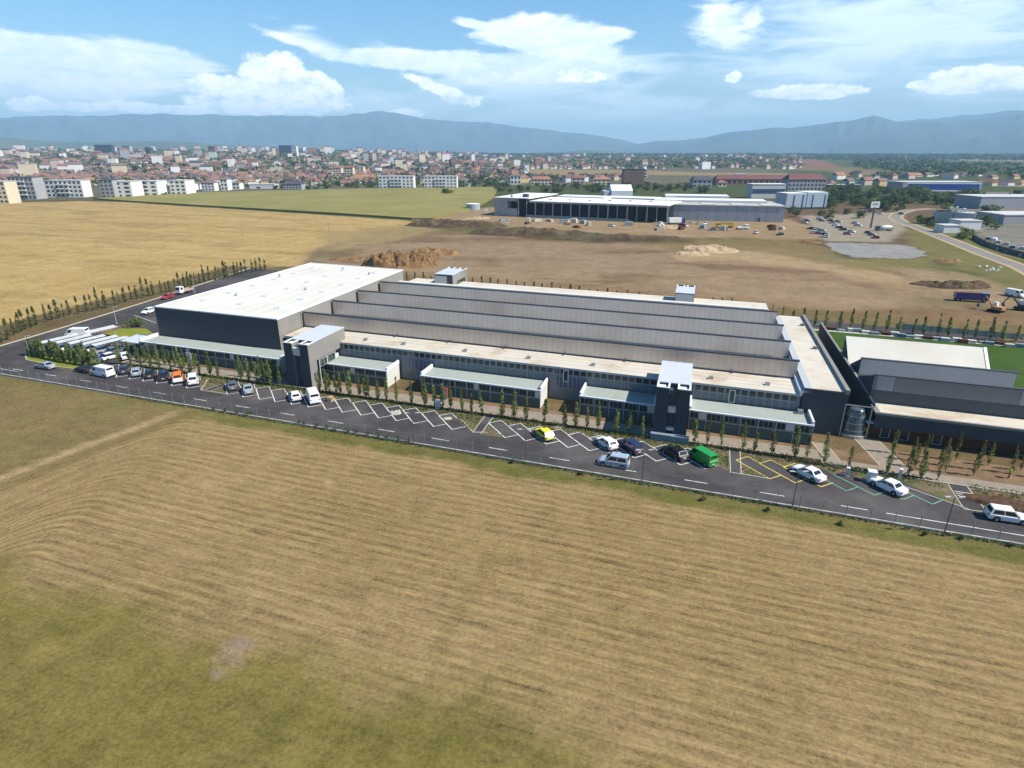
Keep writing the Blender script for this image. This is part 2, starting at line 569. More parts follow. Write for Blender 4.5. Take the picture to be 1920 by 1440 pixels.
def sdf(poly, X, Y):
    """signed distance to a polygon, positive inside"""
    d2 = np.full(X.shape, 1e18); ins = np.zeros(X.shape, bool)
    n = len(poly)
    for i in range(n):
        ax, ay = poly[i]; bx, by = poly[(i + 1) % n]
        ex, ey = bx - ax, by - ay
        t = np.clip(((X - ax) * ex + (Y - ay) * ey) / (ex * ex + ey * ey + 1e-12), 0, 1)
        dx, dy = X - ax - t * ex, Y - ay - t * ey
        d2 = np.minimum(d2, dx * dx + dy * dy)
        c = ((ay > Y) != (by > Y)) & (X < (bx - ax) * (Y - ay) / (by - ay + 1e-12) + ax)
        ins ^= c
    return np.where(ins, 1, -1) * np.sqrt(d2)


def vnoise(X, Y, scale, seed=0, octv=4):
    """value noise, numpy"""
    out = np.zeros(X.shape); amp = 1.0; tot = 0
    for o in range(octv):
        s = scale * 2 ** o
        x, y = X * s + 17.3 * o, Y * s + 5.1 * o
        xi, yi = np.floor(x).astype(np.int64), np.floor(y).astype(np.int64)
        fx, fy = x - xi, y - yi
        fx = fx * fx * (3 - 2 * fx); fy = fy * fy * (3 - 2 * fy)

        def h(a, b):
            n = (a * 374761393 + b * 668265263 + seed * 974711 + o * 7919) & 0x7fffffff
            n = ((n ^ (n >> 13)) * 1274126177) & 0x7fffffff
            return ((n ^ (n >> 16)) & 0xffff) / 65535.0
        v = (h(xi, yi) * (1 - fx) + h(xi + 1, yi) * fx) * (1 - fy) + (h(xi, yi + 1) * (1 - fx) + h(xi + 1, yi + 1) * fx) * fy
        out += v * amp; tot += amp; amp *= .55
    return out / tot


th = np.concatenate([np.arange(-180, -56, 4.0), np.arange(-56, 56, .24), np.arange(56, 180, 4.0)])
rr = [6.0]
while rr[-1] < 25500:
    rr.append(rr[-1] * (1.011 if rr[-1] < 900 else 1.03))
rr = np.array(rr)
TH, RR = np.meshgrid(np.radians(th), rr)
GX, GY = RR * np.sin(TH), RR * np.cos(TH)
GU = MI[0, 0] * (GX - ORG[0]) + MI[0, 1] * (GY - ORG[1])
GV = MI[1, 0] * (GX - ORG[0]) + MI[1, 1] * (GY - ORG[1])
GZ = terrain(GX, GY)
shp = GX.shape
n1 = vnoise(GX, GY, 1 / 9., 1); n2 = vnoise(GX, GY, 1 / 60., 2); n3 = vnoise(GX, GY, 1 / 420., 3); n4 = vnoise(GX, GY, 1 / 2.5, 4, 3)
cov = np.zeros(shp + (3,)); reg = np.zeros(shp, int)
strp = np.zeros(shp)
REG = ['plain', 'mown_field', 'lawn', 'wheat_field', 'bare_earth', 'construction_ground', 'dry_grassland', 'yard_ground']


def lay(w, col, r=None, s=None):
    w = np.clip(w, 0, 1)
    c = np.array(col)
    if c.ndim == 1:
        c = c[None, None, :]
    cov[:] = cov * (1 - w[..., None]) + c * w[..., None]
    if s is not None:
        strp[:] = strp * (1 - w) + s * w
    if r is not None:
        reg[w > .5] = r


def two(a, b, t):
    t = np.clip(t, 0, 1)[..., None]
    return np.array(a) * (1 - t) + np.array(b) * t


# far plain: patchwork of meadow, crops and scrub
patch = vnoise(GX, GY * .55, 1 / 600., 9, 2)
lay(np.ones(shp), two((.085, .115, .045), (.22, .195, .10), sstep(.5, .62, patch)))
lay(sstep(.62, .7, vnoise(GX, GY, 1 / 900., 21, 2)), (.17, .12, .075))
# town ground
town = sdf(pxpoly([(-900, 360), (0, 372), (240, 368), (560, 354), (930, 346), (1130, 345), (1450, 330), (1420, 296), (-900, 292)]), GX, GY)
lay(sstep(-60, 10, town), two((.13, .135, .085), (.20, .185, .15), n2))
# fields behind the houses
for pts, c in (([(985, 318), (1200, 321), (1340, 325), (1480, 326), (1470, 333), (1200, 328), (1060, 333), (990, 328)], (.33, .27, .14)),
               ([(1440, 303), (1540, 303), (1580, 318), (1500, 318), (1450, 312)], (.27, .15, .10)),
               ([(1560, 322), (1640, 322), (1640, 330), (1560, 330)], (.26, .2, .13)),
               ([(1790, 301), (1920, 303), (1940, 308), (1800, 306)], (.30, .25, .16)),
               ([(1860, 340), (1930, 342), (1930, 350), (1850, 349)], (.33, .28, .15)),
               ([(1330, 289), (1470, 290), (1460, 292), (1340, 291)], (.36, .31, .18))):
    P = pxpoly(pts); lay(sstep(-4, 8, sdf(P, GX, GY) + (n2 - .5) * 30), c)
# wheat stubble west of the plot
wheat = sdf(pxpoly([(-1600, 392), (-200, 383), (0, 381), (150, 377), (232, 379), (640, 405), (775, 414), (775, 424), (700, 440), (600, 466), (560, 500), (490, 503), (380, 524), (8, 642), (-400, 770), (-1600, 800)]), GX, GY)
lay(sstep(-1.5, 2.5, wheat + (n1 - .5) * 4), two((.44, .33, .135), (.54, .42, .19), n2 * .6 + n1 * .5), 3, .25)
lay(sstep(0, 2, wheat) * sstep(.52, .64, vnoise(GU * .12, GV, 1 / 5., 33, 4)) * .45, (.55, .44, .22), None)
lay(sstep(0, 2, wheat) * sstep(.50, .68, vnoise(GU * .25, GV * 1.2, 1 / 9., 31, 4)) * .6, (.35, .26, .115), None)
# broad disturbed ground between the plot and the building site
dirt = sdf(pxpoly([(560, 500), (600, 468), (700, 436), (790, 425), (1000, 437), (1290, 452), (1500, 470), (1560, 486), (1720, 505), (1830, 540), (1930, 590), (2300, 640), (2300, 700), (1500, 606), (900, 541), (760, 512), (585, 488)]), GX, GY)
lay(sstep(-6, 6, dirt + (n2 - .5) * 24), two((.265, .195, .13), (.37, .29, .195), n1 * .6 + n2 * .5), 4)
dm = sstep(-4, 8, dirt)
lay(dm * sstep(.50, .66, vnoise(GX * .45, GY * 1.3, 1 / 16., 61, 5)) * .55, (.37, .285, .185))
lay(dm * sstep(.52, .68, vnoise(GX * .5, GY * 1.2, 1 / 22., 62, 5)) * .6, (.165, .10, .058))
lay(dm * sstep(.57, .70, vnoise(GX * .6, GY, 1 / 30., 63, 5)) * .55, (.19, .17, .075))
for q in range(9):     # wheel tracks of the site traffic
    y0 = 150 + q * 17 + 6 * math.sin(q * 2.1)
    yy = GY + .34 * GX - y0 - 9 * np.sin(GX / (38 + 7 * q) + q) - (n1 - .5) * 3
    lay(dm * sstep(1.5, .4, np.abs(yy)) * sstep(.40, .55, vnoise(GX, GY, 1 / 40., 70 + q, 2)) * .6, (.40, .31, .21) if q % 3 else (.15, .095, .06))
near_row = sdf(pxpoly([(760, 515), (900, 528), (1300, 556), (1560, 585), (1800, 590), (2300, 650), (2300, 720), (1500, 612), (900, 545), (760, 520)]), GX, GY)
lay(sstep(-10, 8, near_row + (n2 - .5) * 14) * .75, two((.22, .14, .075), (.30, .205, .11), n1))
pale = sdf(pxpoly([(860, 462), (1100, 466), (1230, 490), (1180, 520), (1000, 505), (870, 490)]), GX, GY)
lay(sstep(-10, 12, pale + (n1 - .5) * 40) * .55, (.34, .27, .19))
for pts, c, a in (([(790, 418), (1050, 436), (1290, 450), (1300, 462), (1100, 452), (900, 440), (800, 430)], (.17, .165, .065), .8),
                  ([(1230, 450), (1480, 448), (1570, 470), (1560, 500), (1400, 486), (1250, 470)], (.25, .20, .095), .85),
                  ([(600, 440), (770, 418), (830, 430), (760, 450), (620, 470)], (.36, .29, .14), .8),
                  ([(1270, 478), (1400, 476), (1500, 490), (1660, 520), (1760, 545), (1700, 548), (1540, 510), (1400, 496), (1280, 492)], (.40, .30, .19), .7),
                  ([(1560, 486), (1740, 480), (1770, 500), (1640, 512), (1570, 503)], (.24, .215, .09), .8),
                  ([(1690, 500), (1860, 520), (1920, 545), (1920, 585), (1800, 560), (1700, 530)], (.40, .31, .20), .75)):
    lay(sstep(-5, 6, sdf(pxpoly(pts), GX, GY) + (n1 - .5) * 12) * a, c)
bank = sdf(pxpoly([(775, 412), (840, 402), (930, 408), (1010, 424), (1150, 434), (1290, 442), (1300, 455), (1150, 457), (1010, 452), (930, 440), (840, 432), (790, 425)]), GX, GY)
lay(sstep(-5, 6, bank + (n1 - .5) * 16) * .85, two((.105, .07, .042), (.15, .135, .055), sstep(.42, .58, vnoise(GX * .6, GY, 1 / 14., 81, 4))))
lay(sstep(-4, 5, sdf(pxpoly([(1255, 476), (1330, 466), (1420, 470), (1560, 497), (1700, 520), (1690, 530), (1520, 505), (1400, 490), (1280, 486)]), GX, GY) + (n1 - .5) * 10) * .75, (.46, .36, .22))
# building-site apron, dealer's car park
apron = sdf(pxpoly([(770, 400), (930, 388), (1250, 400), (1480, 412), (1545, 430), (1560, 448), (1290, 446), (1000, 432), (790, 414)]), GX, GY)
lay(sstep(-5, 5, apron + (n1 - .5) * 12), two((.30, .22, .13), (.42, .33, .21), n1), 5)
park = sdf(pxpoly([(1500, 404), (1560, 402), (1690, 398), (1700, 430), (1690, 438), (1670, 455), (1550, 452), (1530, 430)]), GX, GY)
lay(sstep(-3, 3, park + (n1 - .5) * 5), (.36, .33, .27), 5)
grass_e = sdf(pxpoly([(1695, 440), (1720, 420), (1760, 420), (1800, 440), (1930, 490), (2500, 620), (2500, 700), (1930, 560), (1840, 520), (1740, 480), (1700, 455)]), GX, GY)
lay(sstep(-4, 5, grass_e + (n1 - .5) * 10), two((.15, .165, .055), (.25, .22, .10), n1 * .7 + n2 * .4), 6)
indus = sdf(pxpoly([(1760, 395), (1830, 360), (2100, 360), (2500, 480), (2500, 560), (1930, 478), (1800, 430)]), GX, GY)
lay(sstep(-4, 5, indus), two((.20, .20, .18), (.30, .29, .26), n1), 6)
lay(sstep(-3, 4, sdf(pxpoly([(1700, 425), (1740, 405), (1800, 432), (1930, 478), (1930, 500), (1800, 455)]), GX, GY)), two((.13, .16, .05), (.20, .20, .08), n1), 6)
# factory plot
plot = sdf(uvpoly([(-95, -15), (160, -15), (160, 97), (-95, 103)]), GX, GY)
lay(sstep(-.6, .6, plot), two((.16, .115, .065), (.22, .17, .095), n1), 7)
lay(sstep(-3, 3, sdf(uvpoly([(-95, 92), (160, 80), (160, 97), (-95, 105)]), GX, GY) + (n1 - .5) * 4), two((.18, .15, .07), (.24, .18, .09), n1), 7)
lay(sstep(-1, 1.5, sdf(uvpoly([(-102, -10), (-86, -10), (-90, 60), (-92, 102), (-108, 102)]), GX, GY) + (n1 - .5) * 3), two((.13, .105, .06), (.20, .165, .08), n1), 7)
# foreground: mown hay field, lawn and the strip along the wall
fr = (GV < -14.9)
d1 = -15.4 - GV
ta, tb = G(333, 772)[:2], G(0, 898)[:2]
tdir = (tb - ta) / np.linalg.norm(tb - ta)
d2 = -((GX - ta[0]) * tdir[1] - (GY - ta[1]) * tdir[0])
if ((0 - ta[0]) * tdir[1] - (20 - ta[1]) * tdir[0]) > 0:
    d2 = -d2
kk = 8.0
d2s = d2 * 1.9
hh = np.clip(.5 + .5 * (d2s - d1) / kk, 0, 1)
LANE = d2s * (1 - hh) + d1 * hh - kk * hh * (1 - hh)
lay(fr * 1.0, two((.31, .235, .116), (.375, .29, .15), n1 * .55 + n2 * .5), 1, 1.0)
lay(fr * sstep(.45, .62, vnoise(GX, GY, 1 / 14., 14, 3)) * .25, two((.28, .205, .085), (.25, .215, .08), n2), None)
lawn = fr * sstep(.5, -.5, d2)
lay(lawn, two((.25, .195, .095), (.205, .19, .075), sstep(.3, .7, n2 * .6 + n1 * .5)), 2, .15)
trk = fr * sstep(1.3, .5, np.abs(d2 + .2 + (n1 - .5) * .9))
lay(trk * .9, (.43, .34, .19), None, 0)
lay(fr * sstep(2.2, .8, np.abs(d2 - 2.6 + (n1 - .5))) * .7, (.20, .165, .065), None)
gw = 2.2 + 1.6 * vnoise(GU, GU * 0, 1 / 12., 41, 3)
lay(fr * sstep(gw + 1.0, gw - .8, d1 + (n4 - .5) * 1.6 + (n1 - .5) * 1.5) * sstep(-22, 0, GU) * .92, two((.115, .14, .03), (.17, .17, .055), n4), None, .1)
lay(fr * sstep(1.6, .3, d1 + (n4 - .5) * 1.4) * .7, two((.17, .16, .06), (.22, .19, .085), n4), None, .1)
green = sdf(pxpoly([(-900, 1040), (0, 1078), (120, 1122), (230, 1160), (480, 1215), (700, 1290), (900, 1345), (1060, 1400), (1220, 1470), (1300, 1700), (-3000, 1700)]), GX, GY)
lay(fr * sstep(-4.5, 3.5, green + (n1 - .5) * 9 + (n4 - .5) * 5), two((.185, .172, .048), (.265, .225, .082), n1 * .5 + n4 * .5), 2, .25)
lay(fr * sstep(-1, 1, green - 2) * sstep(.55, .75, n1) * .5, (.19, .165, .06))
lay(fr * sstep(.57, .72, vnoise(GX, GY, 1 / 7., 51, 3)) * sstep(-9, 3, green) * .5, (.14, .14, .035))
bare = sdf(pxpoly([(395, 1245), (420, 1210), (470, 1198), (485, 1212), (440, 1245), (400, 1275)]), GX, GY)
lay(fr * sstep(-.5, .5, bare + (n4 - .5) * 3.5) * sstep(.25, .55, n4) * .9, two((.30, .235, .17), (.36, .29, .23), n4), None, 0)
lay(fr * sstep(-.3, .3, sdf(pxpoly([(604, 902), (616, 898), (626, 906), (612, 911)]), GX, GY) + (n4 - .5) * .8) * .7, (.46, .37, .22), None, 0)
# tractor crossings, at right angles to the mowing
for px, py, l, wd in ((890, 1090, 16, .7), (850, 1180, 14, .6), (1040, 1125, 20, .5), (1310, 1240, 16, .5), (1500, 1330, 14, .4)):
    c = UV(*G(px, py)[:2])
    lay(fr * sstep(wd + .5, wd - .2, np.abs(GU - c[0] + (n1 - .5) * 1.6)) * sstep(l / 2, l / 2 - 4, np.abs(GV - c[1])) * .24, (.235, .19, .08))

gm, nt, b = _new('ground_cover')
at = N(nt, 'ShaderNodeAttribute', attribute_name='cover')
ln = N(nt, 'ShaderNodeAttribute', attribute_name='lane')
st = N(nt, 'ShaderNodeAttribute', attribute_name='mowing')
p = pos(nt)
u_, v_, z_ = uv_nodes(nt)
fine = noise(nt, p, 2.4, 6, .75)
mid = noise(nt, p, .55, 6, .7)
big = noise(nt, p, .035, 4, .6)


def cen(x, g):
    return math_node(nt, 'MULTIPLY', math_node(nt, 'SUBTRACT', x, .5), g)


k = math_node(nt, 'ADD', cen(fine, 1.8), cen(mid, .9))
k = math_node(nt, 'ADD', k, cen(noise(nt, p, 7.0, 4, .7), .9))
k = math_node(nt, 'ADD', k, cen(big, .22))
k = math_node(nt, 'ADD', k, math_node(nt, 'MULTIPLY', cen(noise(nt, p, .16, 8, .7), .95), math_node(nt, 'SUBTRACT', 1.0, math_node(nt, 'MULTIPLY', st.outputs['Fac'], .75))))
def streaks(fu, fl, det):
    cx = N(nt, 'ShaderNodeCombineXYZ')
    nt.links.new(math_node(nt, 'MULTIPLY', u_, fu), cx.inputs[0]); nt.links.new(math_node(nt, 'MULTIPLY', ln.outputs['Fac'], fl), cx.inputs[1])
    return noise(nt, cx.outputs[0], 1.0, det, .6)


ph = math_node(nt, 'ADD', math_node(nt, 'MULTIPLY', ln.outputs['Fac'], 2 * math.pi / 1.35), math_node(nt, 'MULTIPLY', math_node(nt, 'ADD', noise(nt, p, .10, 2), big), 3.0))
wav = math_node(nt, 'SINE', ph)
wamp = math_node(nt, 'MULTIPLY', ramp(nt, noise(nt, p, .10, 4, .6), .32, .58), .165)
sk = math_node(nt, 'ADD', math_node(nt, 'MULTIPLY', wav, wamp), math_node(nt, 'ADD', cen(streaks(.05, .8, 4), .65), cen(streaks(.20, 3.4, 4), 1.25)))
k = math_node(nt, 'ADD', k, math_node(nt, 'MULTIPLY', sk, st.outputs['Fac']))
k = math_node(nt, 'MAXIMUM', math_node(nt, 'ADD', k, 1.0), .3)
sc = N(nt, 'ShaderNodeVectorMath', operation='SCALE')
nt.links.new(at.outputs['Color'], sc.inputs[0]); nt.links.new(k, sc.inputs['Scale'])
nt.links.new(sc.outputs[0], b.inputs['Base Color'])
b.inputs['Roughness'].default_value = .95; b.inputs['Specular IOR Level'].default_value = .04
bn = N(nt, 'ShaderNodeBump'); bn.inputs['Strength'].default_value = .35; bn.inputs['Distance'].default_value = .15
nt.links.new(fine, bn.inputs['Height']); nt.links.new(bn.outputs[0], b.inputs['Normal'])

nr, nth = shp
P3 = np.stack([GX, GY, GZ], -1).reshape(-1, 3)
cov *= np.array([.585, .54, .485])
CV = np.concatenate([cov, np.ones(shp + (1,))], -1).reshape(-1, 4)
LN = np.clip(LANE, -60, 400).reshape(-1); SPV = strp.reshape(-1)
ii, jj = np.meshgrid(np.arange(nr - 1), np.arange(nth), indexing='ij')
jn = (jj + 1) % nth
Q = np.stack([ii * nth + jj, ii * nth + jn, (ii + 1) * nth + jn, (ii + 1) * nth + jj], -1).reshape(-1, 4)[:, ::-1]
FR = reg[ii, jj].reshape(-1)
for k_, nm in enumerate(REG):
    q = Q[FR == k_]
    if not len(q):
        continue
    idx, inv_ = np.unique(q, return_inverse=True)
    q2 = inv_.reshape(-1, 4)
    me = bpy.data.meshes.new(nm)
    me.vertices.add(len(idx)); me.vertices.foreach_set('co', P3[idx].astype(np.float32).ravel())
    me.loops.add(len(q2) * 4); me.loops.foreach_set('vertex_index', q2.astype(np.int32).ravel())
    me.polygons.add(len(q2)); me.polygons.foreach_set('loop_start', np.arange(0, len(q2) * 4, 4, dtype=np.int32))
    me.update(calc_edges=True)
    a = me.attributes.new('cover', 'FLOAT_COLOR', 'POINT'); a.data.foreach_set('color', CV[idx].astype(np.float32).ravel())
    a = me.attributes.new('lane', 'FLOAT', 'POINT'); a.data.foreach_set('value', LN[idx].astype(np.float32))
    a = me.attributes.new('mowing', 'FLOAT', 'POINT'); a.data.foreach_set('value', SPV[idx].astype(np.float32))
    me.materials.append(gm)
    structure(put(nm, me))
if len(rr):   # close the sheet under the viewpoint
    mb = MB(); mb.face([(6.2 * math.cos(t), 6.2 * math.sin(t), -.01) for t in np.linspace(0, 2 * math.pi, 40, endpoint=False)])
    me = mb.mesh('meadow', gm)
    for an, ty, vals in (('cover', 'FLOAT_COLOR', None), ('lane', 'FLOAT', 0), ('mowing', 'FLOAT', 0)):
        a = me.attributes.new(an, ty, 'POINT')
        if ty == 'FLOAT_COLOR':
            a.data.foreach_set('color', [.15, .15, .04, 1] * len(me.vertices))
    structure(put('meadow', me))

# standing green crop: a slab of plants about a metre tall with a visible edge
crop = [(176, 374), (240, 369), (330, 364), (560, 358), (700, 355), (935, 352), (925, 372), (890, 392), (855, 402), (800, 412), (772, 412), (640, 403), (400, 389), (228, 378)]
cp_ = [G(x, y)[:2] for x, y in crop]
mb = MB(); mb.prism(cp_[::-1], 0, 1.3)
M['crop'] = mat('green_grain_crop', (.185, .175, .050), .95, .1, .02, col2=(.26, .225, .082), bump=.5, bscale=.6, stain=((.25, .19, .10), .012, .55, .7, .45))
structure(mb.build('crop_field', M['crop']))


# ================================================================ ROADS, PAVING, MARKINGS
def sheet(name, pts, z, m, thick=.0):
    mb = MB()
    mb.face([(p[0], p[1], z) for p in pts])
    return structure(mb.build(name, m))


def rect(u0, u1, v0, v1):
    return [W(u0, v0), W(u1, v0), W(u1, v1), W(u0, v1)]


side = [W(-86, -14.4), W(-62, -14.4), W(-62, -8), W(-46.4, -6.5), W(-46.4, 70), W(-44, 86), W(140, 76), W(140, 84), W(-50, 97), W(-96, 99), W(-90, 60), W(-86.3, 30), W(-84.4, 10), W(-83.6, -4)]
sheet('side_road', side, .012, M['asphalt'])
sheet('road', rect(-62, 175, -14.4, -8.02), .020, M['asphalt'])
sheet('verge', rect(-46.4, 175, -8.05, .25), .008, M['verge'])
sheet('shadowed_planting_strip', [W(-46.4, -2.2), W(88.4, -.55), W(101, -1.75), W(101, -1.42), W(88.45, -1.42), W(88.4, .28), W(-46.4, -1.24)], .02, M['dark_soil'])  # planted soil; the edging and hedge shadow is put into its dark colour
# pavement with a kerb step
mb = MB(); mb.hexa([W(-47, -1.1, 0), W(88.5, .42, 0), W(88.5, 3.6, 0), W(-47, 2.2, 0)], [W(-47, -1.1, .11), W(88.5, .42, .11), W(88.5, 3.6, .11), W(-47, 2.2, .11)]); mb.ubox(88.5, 175, -1.3, 1.1, 0, .11); structure(mb.build('pavement', M['paving']))
mb = MB(); mb.hexa([W(-46.5, -1.22, 0), W(88.4, .30, 0), W(88.4, .41, 0), W(-46.5, -1.11, 0)], [W(-46.5, -1.22, .15), W(88.4, .30, .15), W(88.4, .41, .15), W(-46.5, -1.11, .15)]); mb.ubox(88.6, 175, -1.42, -1.3, 0, .14); structure(mb.build('pavement_kerb', M['kerb']))
mb = MB()
lk = [W(-83.6, -4), W(-84.4, 10), W(-86.3, 30), W(-90, 60), W(-96, 99)]
for a, c in zip(lk, lk[1:]):
    d = Vector(c) - Vector(a); nrm = Vector((-d.y, d.x, 0)).normalized() * .35
    A, C_ = Vector(a), Vector(c)
    mb.hexa([A, C_, C_ + nrm, A + nrm], [q + Vector((0, 0, .14)) for q in (A, C_, C_ + nrm, A + nrm)])
structure(mb.build('side_road_kerb', M['kerb']))
sheet('front_garden', rect(-9, 98, 2.6, 4.9), .006, M['soil'])
# stall bays: 45 degree herringbone
stall_b = [-43.8, -40.2, -36.7, -33.2, -29.6, -25.8, -22.1, -12.5, -8.8, -5.2, -1.7, 1.9, 5.4, 9.0, 12.4, 16.1, 19.5, 22.9, 26.2, 29.8, 33.1,
           42.2, 45.6, 49.0, 52.4, 55.7, 59.1, 62.4, 65.6, 69.0, 72.4]
yel_b = [80.9, 84.1, 87.3]; grn_b = [90.4, 93.7, 96.9, 100.2]
mb = MB()
for bq in stall_b + yel_b + grn_b:
    mb.face([W(bq, -8.03, .026), W(bq + 3.42, -8.03, .026), W(bq - 2.5, -2.06, .026), W(bq - 4.2, -3.75, .026)])
structure(mb.build('parking_bays', M['asphalt']))
sheet('charging_bay_ground', [W(87.5, -8.04), W(104.7, -8.04), W(100, -4.4), W(97, -3.2), W(90, -5), W(84, -5)], .022, M['asphalt'])


def stripe(mb, a, c, w=.12, z=.032):
    A, C_ = Vector(W(*a, z)), Vector(W(*c, z))
    d = (C_ - A); nrm = Vector((-d.y, d.x, 0)).normalized() * w / 2
    mb.face([A + nrm, A - nrm, C_ - nrm, C_ + nrm])


for name, bs, m in (('bay_lines', stall_b, M['line']), ('yellow_bay_lines', yel_b, M['yellow_line']), ('green_bay_lines', grn_b, M['green_line'])):
    mb = MB()
    for bq in bs:
        stripe(mb, (bq - 4.2, -3.7), (bq, -7.95), .16)
        stripe(mb, (bq, -7.95), (bq + 1.7, -6.25), .14, .036)
        if name != 'green_bay_lines':
            stripe(mb, (bq - 4.2, -3.7), (bq - 2.5, -2.0), .14, .036)
            stripe(mb, (bq - 2.5, -2.0), (bq - .8, -3.7), .12, .034)
    structure(mb.build(name, m))
mb = MB()
for u in np.arange(-75, 90, 9.62):
    stripe(mb, (u + .4, -11.45 - (u + 60) * .005), (u + 3.4, -11.46 - (u + 60) * .005), .16)
stripe(mb, (94, -12.25), (175, -12.3), .16)
stripe(mb, (-84, -12.2), (-62.5, -12.2), .14)
structure(mb.build('lane_markings', M['line']))
mb = MB()
for a, c in (((-73, 12), (-68.5, -3.8)), ((-72, 22), (-73.5, 8)), ((-78, 30), (-66, 26))):
    stripe(mb, a, c, .14)
structure(mb.build('car_park_lines', M['line']))
# kerb lines of the planting zigzag and paths
mb = MB()
for a, c in (((-18.7, -7.95), (-12.5, -7.95)), ((36.6, -7.95), (39.4, -7.0)), ((76, -7.95), (80.6, -8.0)), ((-18.7, -7.95), (-21.9, -2.6)), ((33.2, -4), (36.8, -7.95)), ((103.5, -8.1), (108, -7.9)), ((96, -3.0), (104.2, -8.0))):
    A, C_ = Vector(W(*a)), Vector(W(*c)); d = C_ - A; nn = Vector((-d.y, d.x, 0)).normalized() * .07
    mb.hexa([A - nn, C_ - nn, C_ + nn, A + nn], [q + Vector((0, 0, .12)) for q in (A - nn, C_ - nn, C_ + nn, A + nn)])
structure(mb.build('planting_kerb', M['kerb']))
for nm, pts in (('footpath', [(36.7, -8.0), (38.1, -8.0), (37.9, -.55), (36.4, -.55)]), ('footpath', [(75.8, -8.0), (77.2, -8.0), (77.4, -.55), (75.9, -.55)]),
                ('footpath', [(103.6, -8.0), (106.1, -8.0), (106.1, -.55), (103.9, -.55)]), ('footpath', [(-18.3, -7.9), (-16.9, -7.9), (-15.0, -.55), (-16.4, -.55)]),
                ('footpath', [(96.4, 1.1), (100.0, 1.1), (98.2, 10.8), (94.6, 10.8)]), ('footpath', [(89.2, 1.1), (91.2, 1.1), (90.2, 6.5), (88.2, 6.5)])):
    sheet(nm, [W(*q) for q in pts], .03, M['paving'] if pts[0][1] > 0 else M['asphalt'])
    mb = MB()
    for a, c in ((pts[0], pts[3]), (pts[1], pts[2])):
        stripe(mb, a, c, .12, .045)
    structure(mb.build('path_edging', M['kerb']))
mb = MB()
for i in range(4):
    stripe(mb, (104.0, -3.3 - i * .55), (106.0, -3.3 - i * .55), .2, .04)
structure(mb.build('path_steps', M['kerb']))
sheet('dug_bed', [W(107.4, -7.7), W(175, -7.6), W(175, -1.5), W(108.2, -1.5)], .014, M['soil'])
sheet('planting_bed', [W(100.9, 1.2), W(175, 1.2), W(175, 6.4), W(99, 7.4)], .016, M['soil'])
# sports turf behind the east hall
sheet('turf', rect(97.2, 190, 44, 75.5), .02, M['turf'])
mb = MB(); mb.ubox(97, 190, 75.5, 76.6, 0, .12); structure(mb.build('turf_kerb', M['kerb']))
sheet('car_park_island', [W(-71.6, -4.2), W(-68, -6.4), W(-57, -7.4), W(-46.5, -6.7), W(-46.5, -3.2), W(-60, -3.2), W(-69, -2.6)], .03, M['lawn_flower'])
mb = MB()
isl = [W(-71.6, -4.2), W(-68, -6.4), W(-57, -7.4), W(-46.5, -6.7)]
for a, c in zip(isl, isl[1:]):
    A, C_ = Vector(a), Vector(c); d = C_ - A; nn = Vector((d.y, -d.x, 0)).normalized() * .16
    mb.hexa([A + nn, C_ + nn, C_, A], [q + Vector((0, 0, .14)) for q in (A + nn, C_ + nn, C_, A)])
structure(mb.build('island_kerb', M['kerb']))
sheet('flower_lawn', [W(-70, 14), W(-62, 12.4), W(-56, 13), (W(-58, 18)), W(-64, 21), W(-70, 19)], .03, M['lawn_flower'])
sheet('flower_bed', [W(-74, 15), W(-70.2, 14), W(-70.2, 19), W(-66, 23), W(-73, 22)], .026, M['soil'])
gpp = [G(x, y)[:2] for x, y in ((1600, 482), (1650, 484), (1700, 485), (1738, 479), (1722, 466), (1690, 459), (1640, 457), (1546, 455), (1552, 462), (1565, 470))]
gpo = []
for i in range(len(gpp)):
    a, c_ = gpp[i], gpp[(i + 1) % len(gpp)]
    for k_ in range(7):
        q = a + (c_ - a) * k_ / 7
        gpo.append(q + np.array([R.uniform(-1.3, 1.3), R.uniform(-1.6, 1.6)]))
sheet('gravel_patch', gpo[::-1], .03, M['gravel_grey'])
# country road at the right
rc = [(1990, 540), (1920, 503), (1840, 474), (1770, 446), (1725, 428), (1690, 416), (1678, 408), (1684, 400), (1706, 394), (1750, 391)]
ce = [G(x, y)[:2] for x, y in rc]
mbk = MB(); mbs = MB()
for i in range(len(ce) - 1):
    def nrm(j):
        d = ce[min(j + 1, len(ce) - 1)] - ce[max(j - 1, 0)]; d = d / np.linalg.norm(d); return np.array([-d[1], d[0]])
    for mbx, w, z in ((mbk, 2.9, .03), (mbs, 4.6, .02)):
        a, c = ce[i], ce[i + 1]; na, nc = nrm(i) * w, nrm(i + 1) * w
        mbx.face([(*(a - na), z), (*(a + na), z), (*(c + nc), z), (*(c - nc), z)][::-1])
structure(mbk.build('country_road', M['old_asphalt'])); structure(mbs.build('road_shoulder', M['sand']))

# haze: one even body of air
mb = MB(); mb.box(-27000, 27000, -27000, 27000, -60.0, 1040)
hz = bpy.data.materials.new('haze'); hz.use_nodes = True
nt = hz.node_tree; nt.nodes.remove(nt.nodes['Principled BSDF'])
pv = N(nt, 'ShaderNodeVolumePrincipled'); pv.inputs['Color'].default_value = (.44, .735, 1.0, 1); pv.inputs['Density'].default_value = HAZE
pv.inputs['Anisotropy'].default_value = 0.0
nt.links.new(pv.outputs[0], nt.nodes['Material Output'].inputs['Volume'])
stuff(mb.build('haze', hz))
# ================================================================ FACTORY
def wbase(u, v, z=0.0):
    return W(u, v, z)


def part(parent, name, m, fn, label=None):
    mb = MB(); fn(mb)
    o = mb.build(name, m, parent)
    if label:
        o['label'] = label
    return o


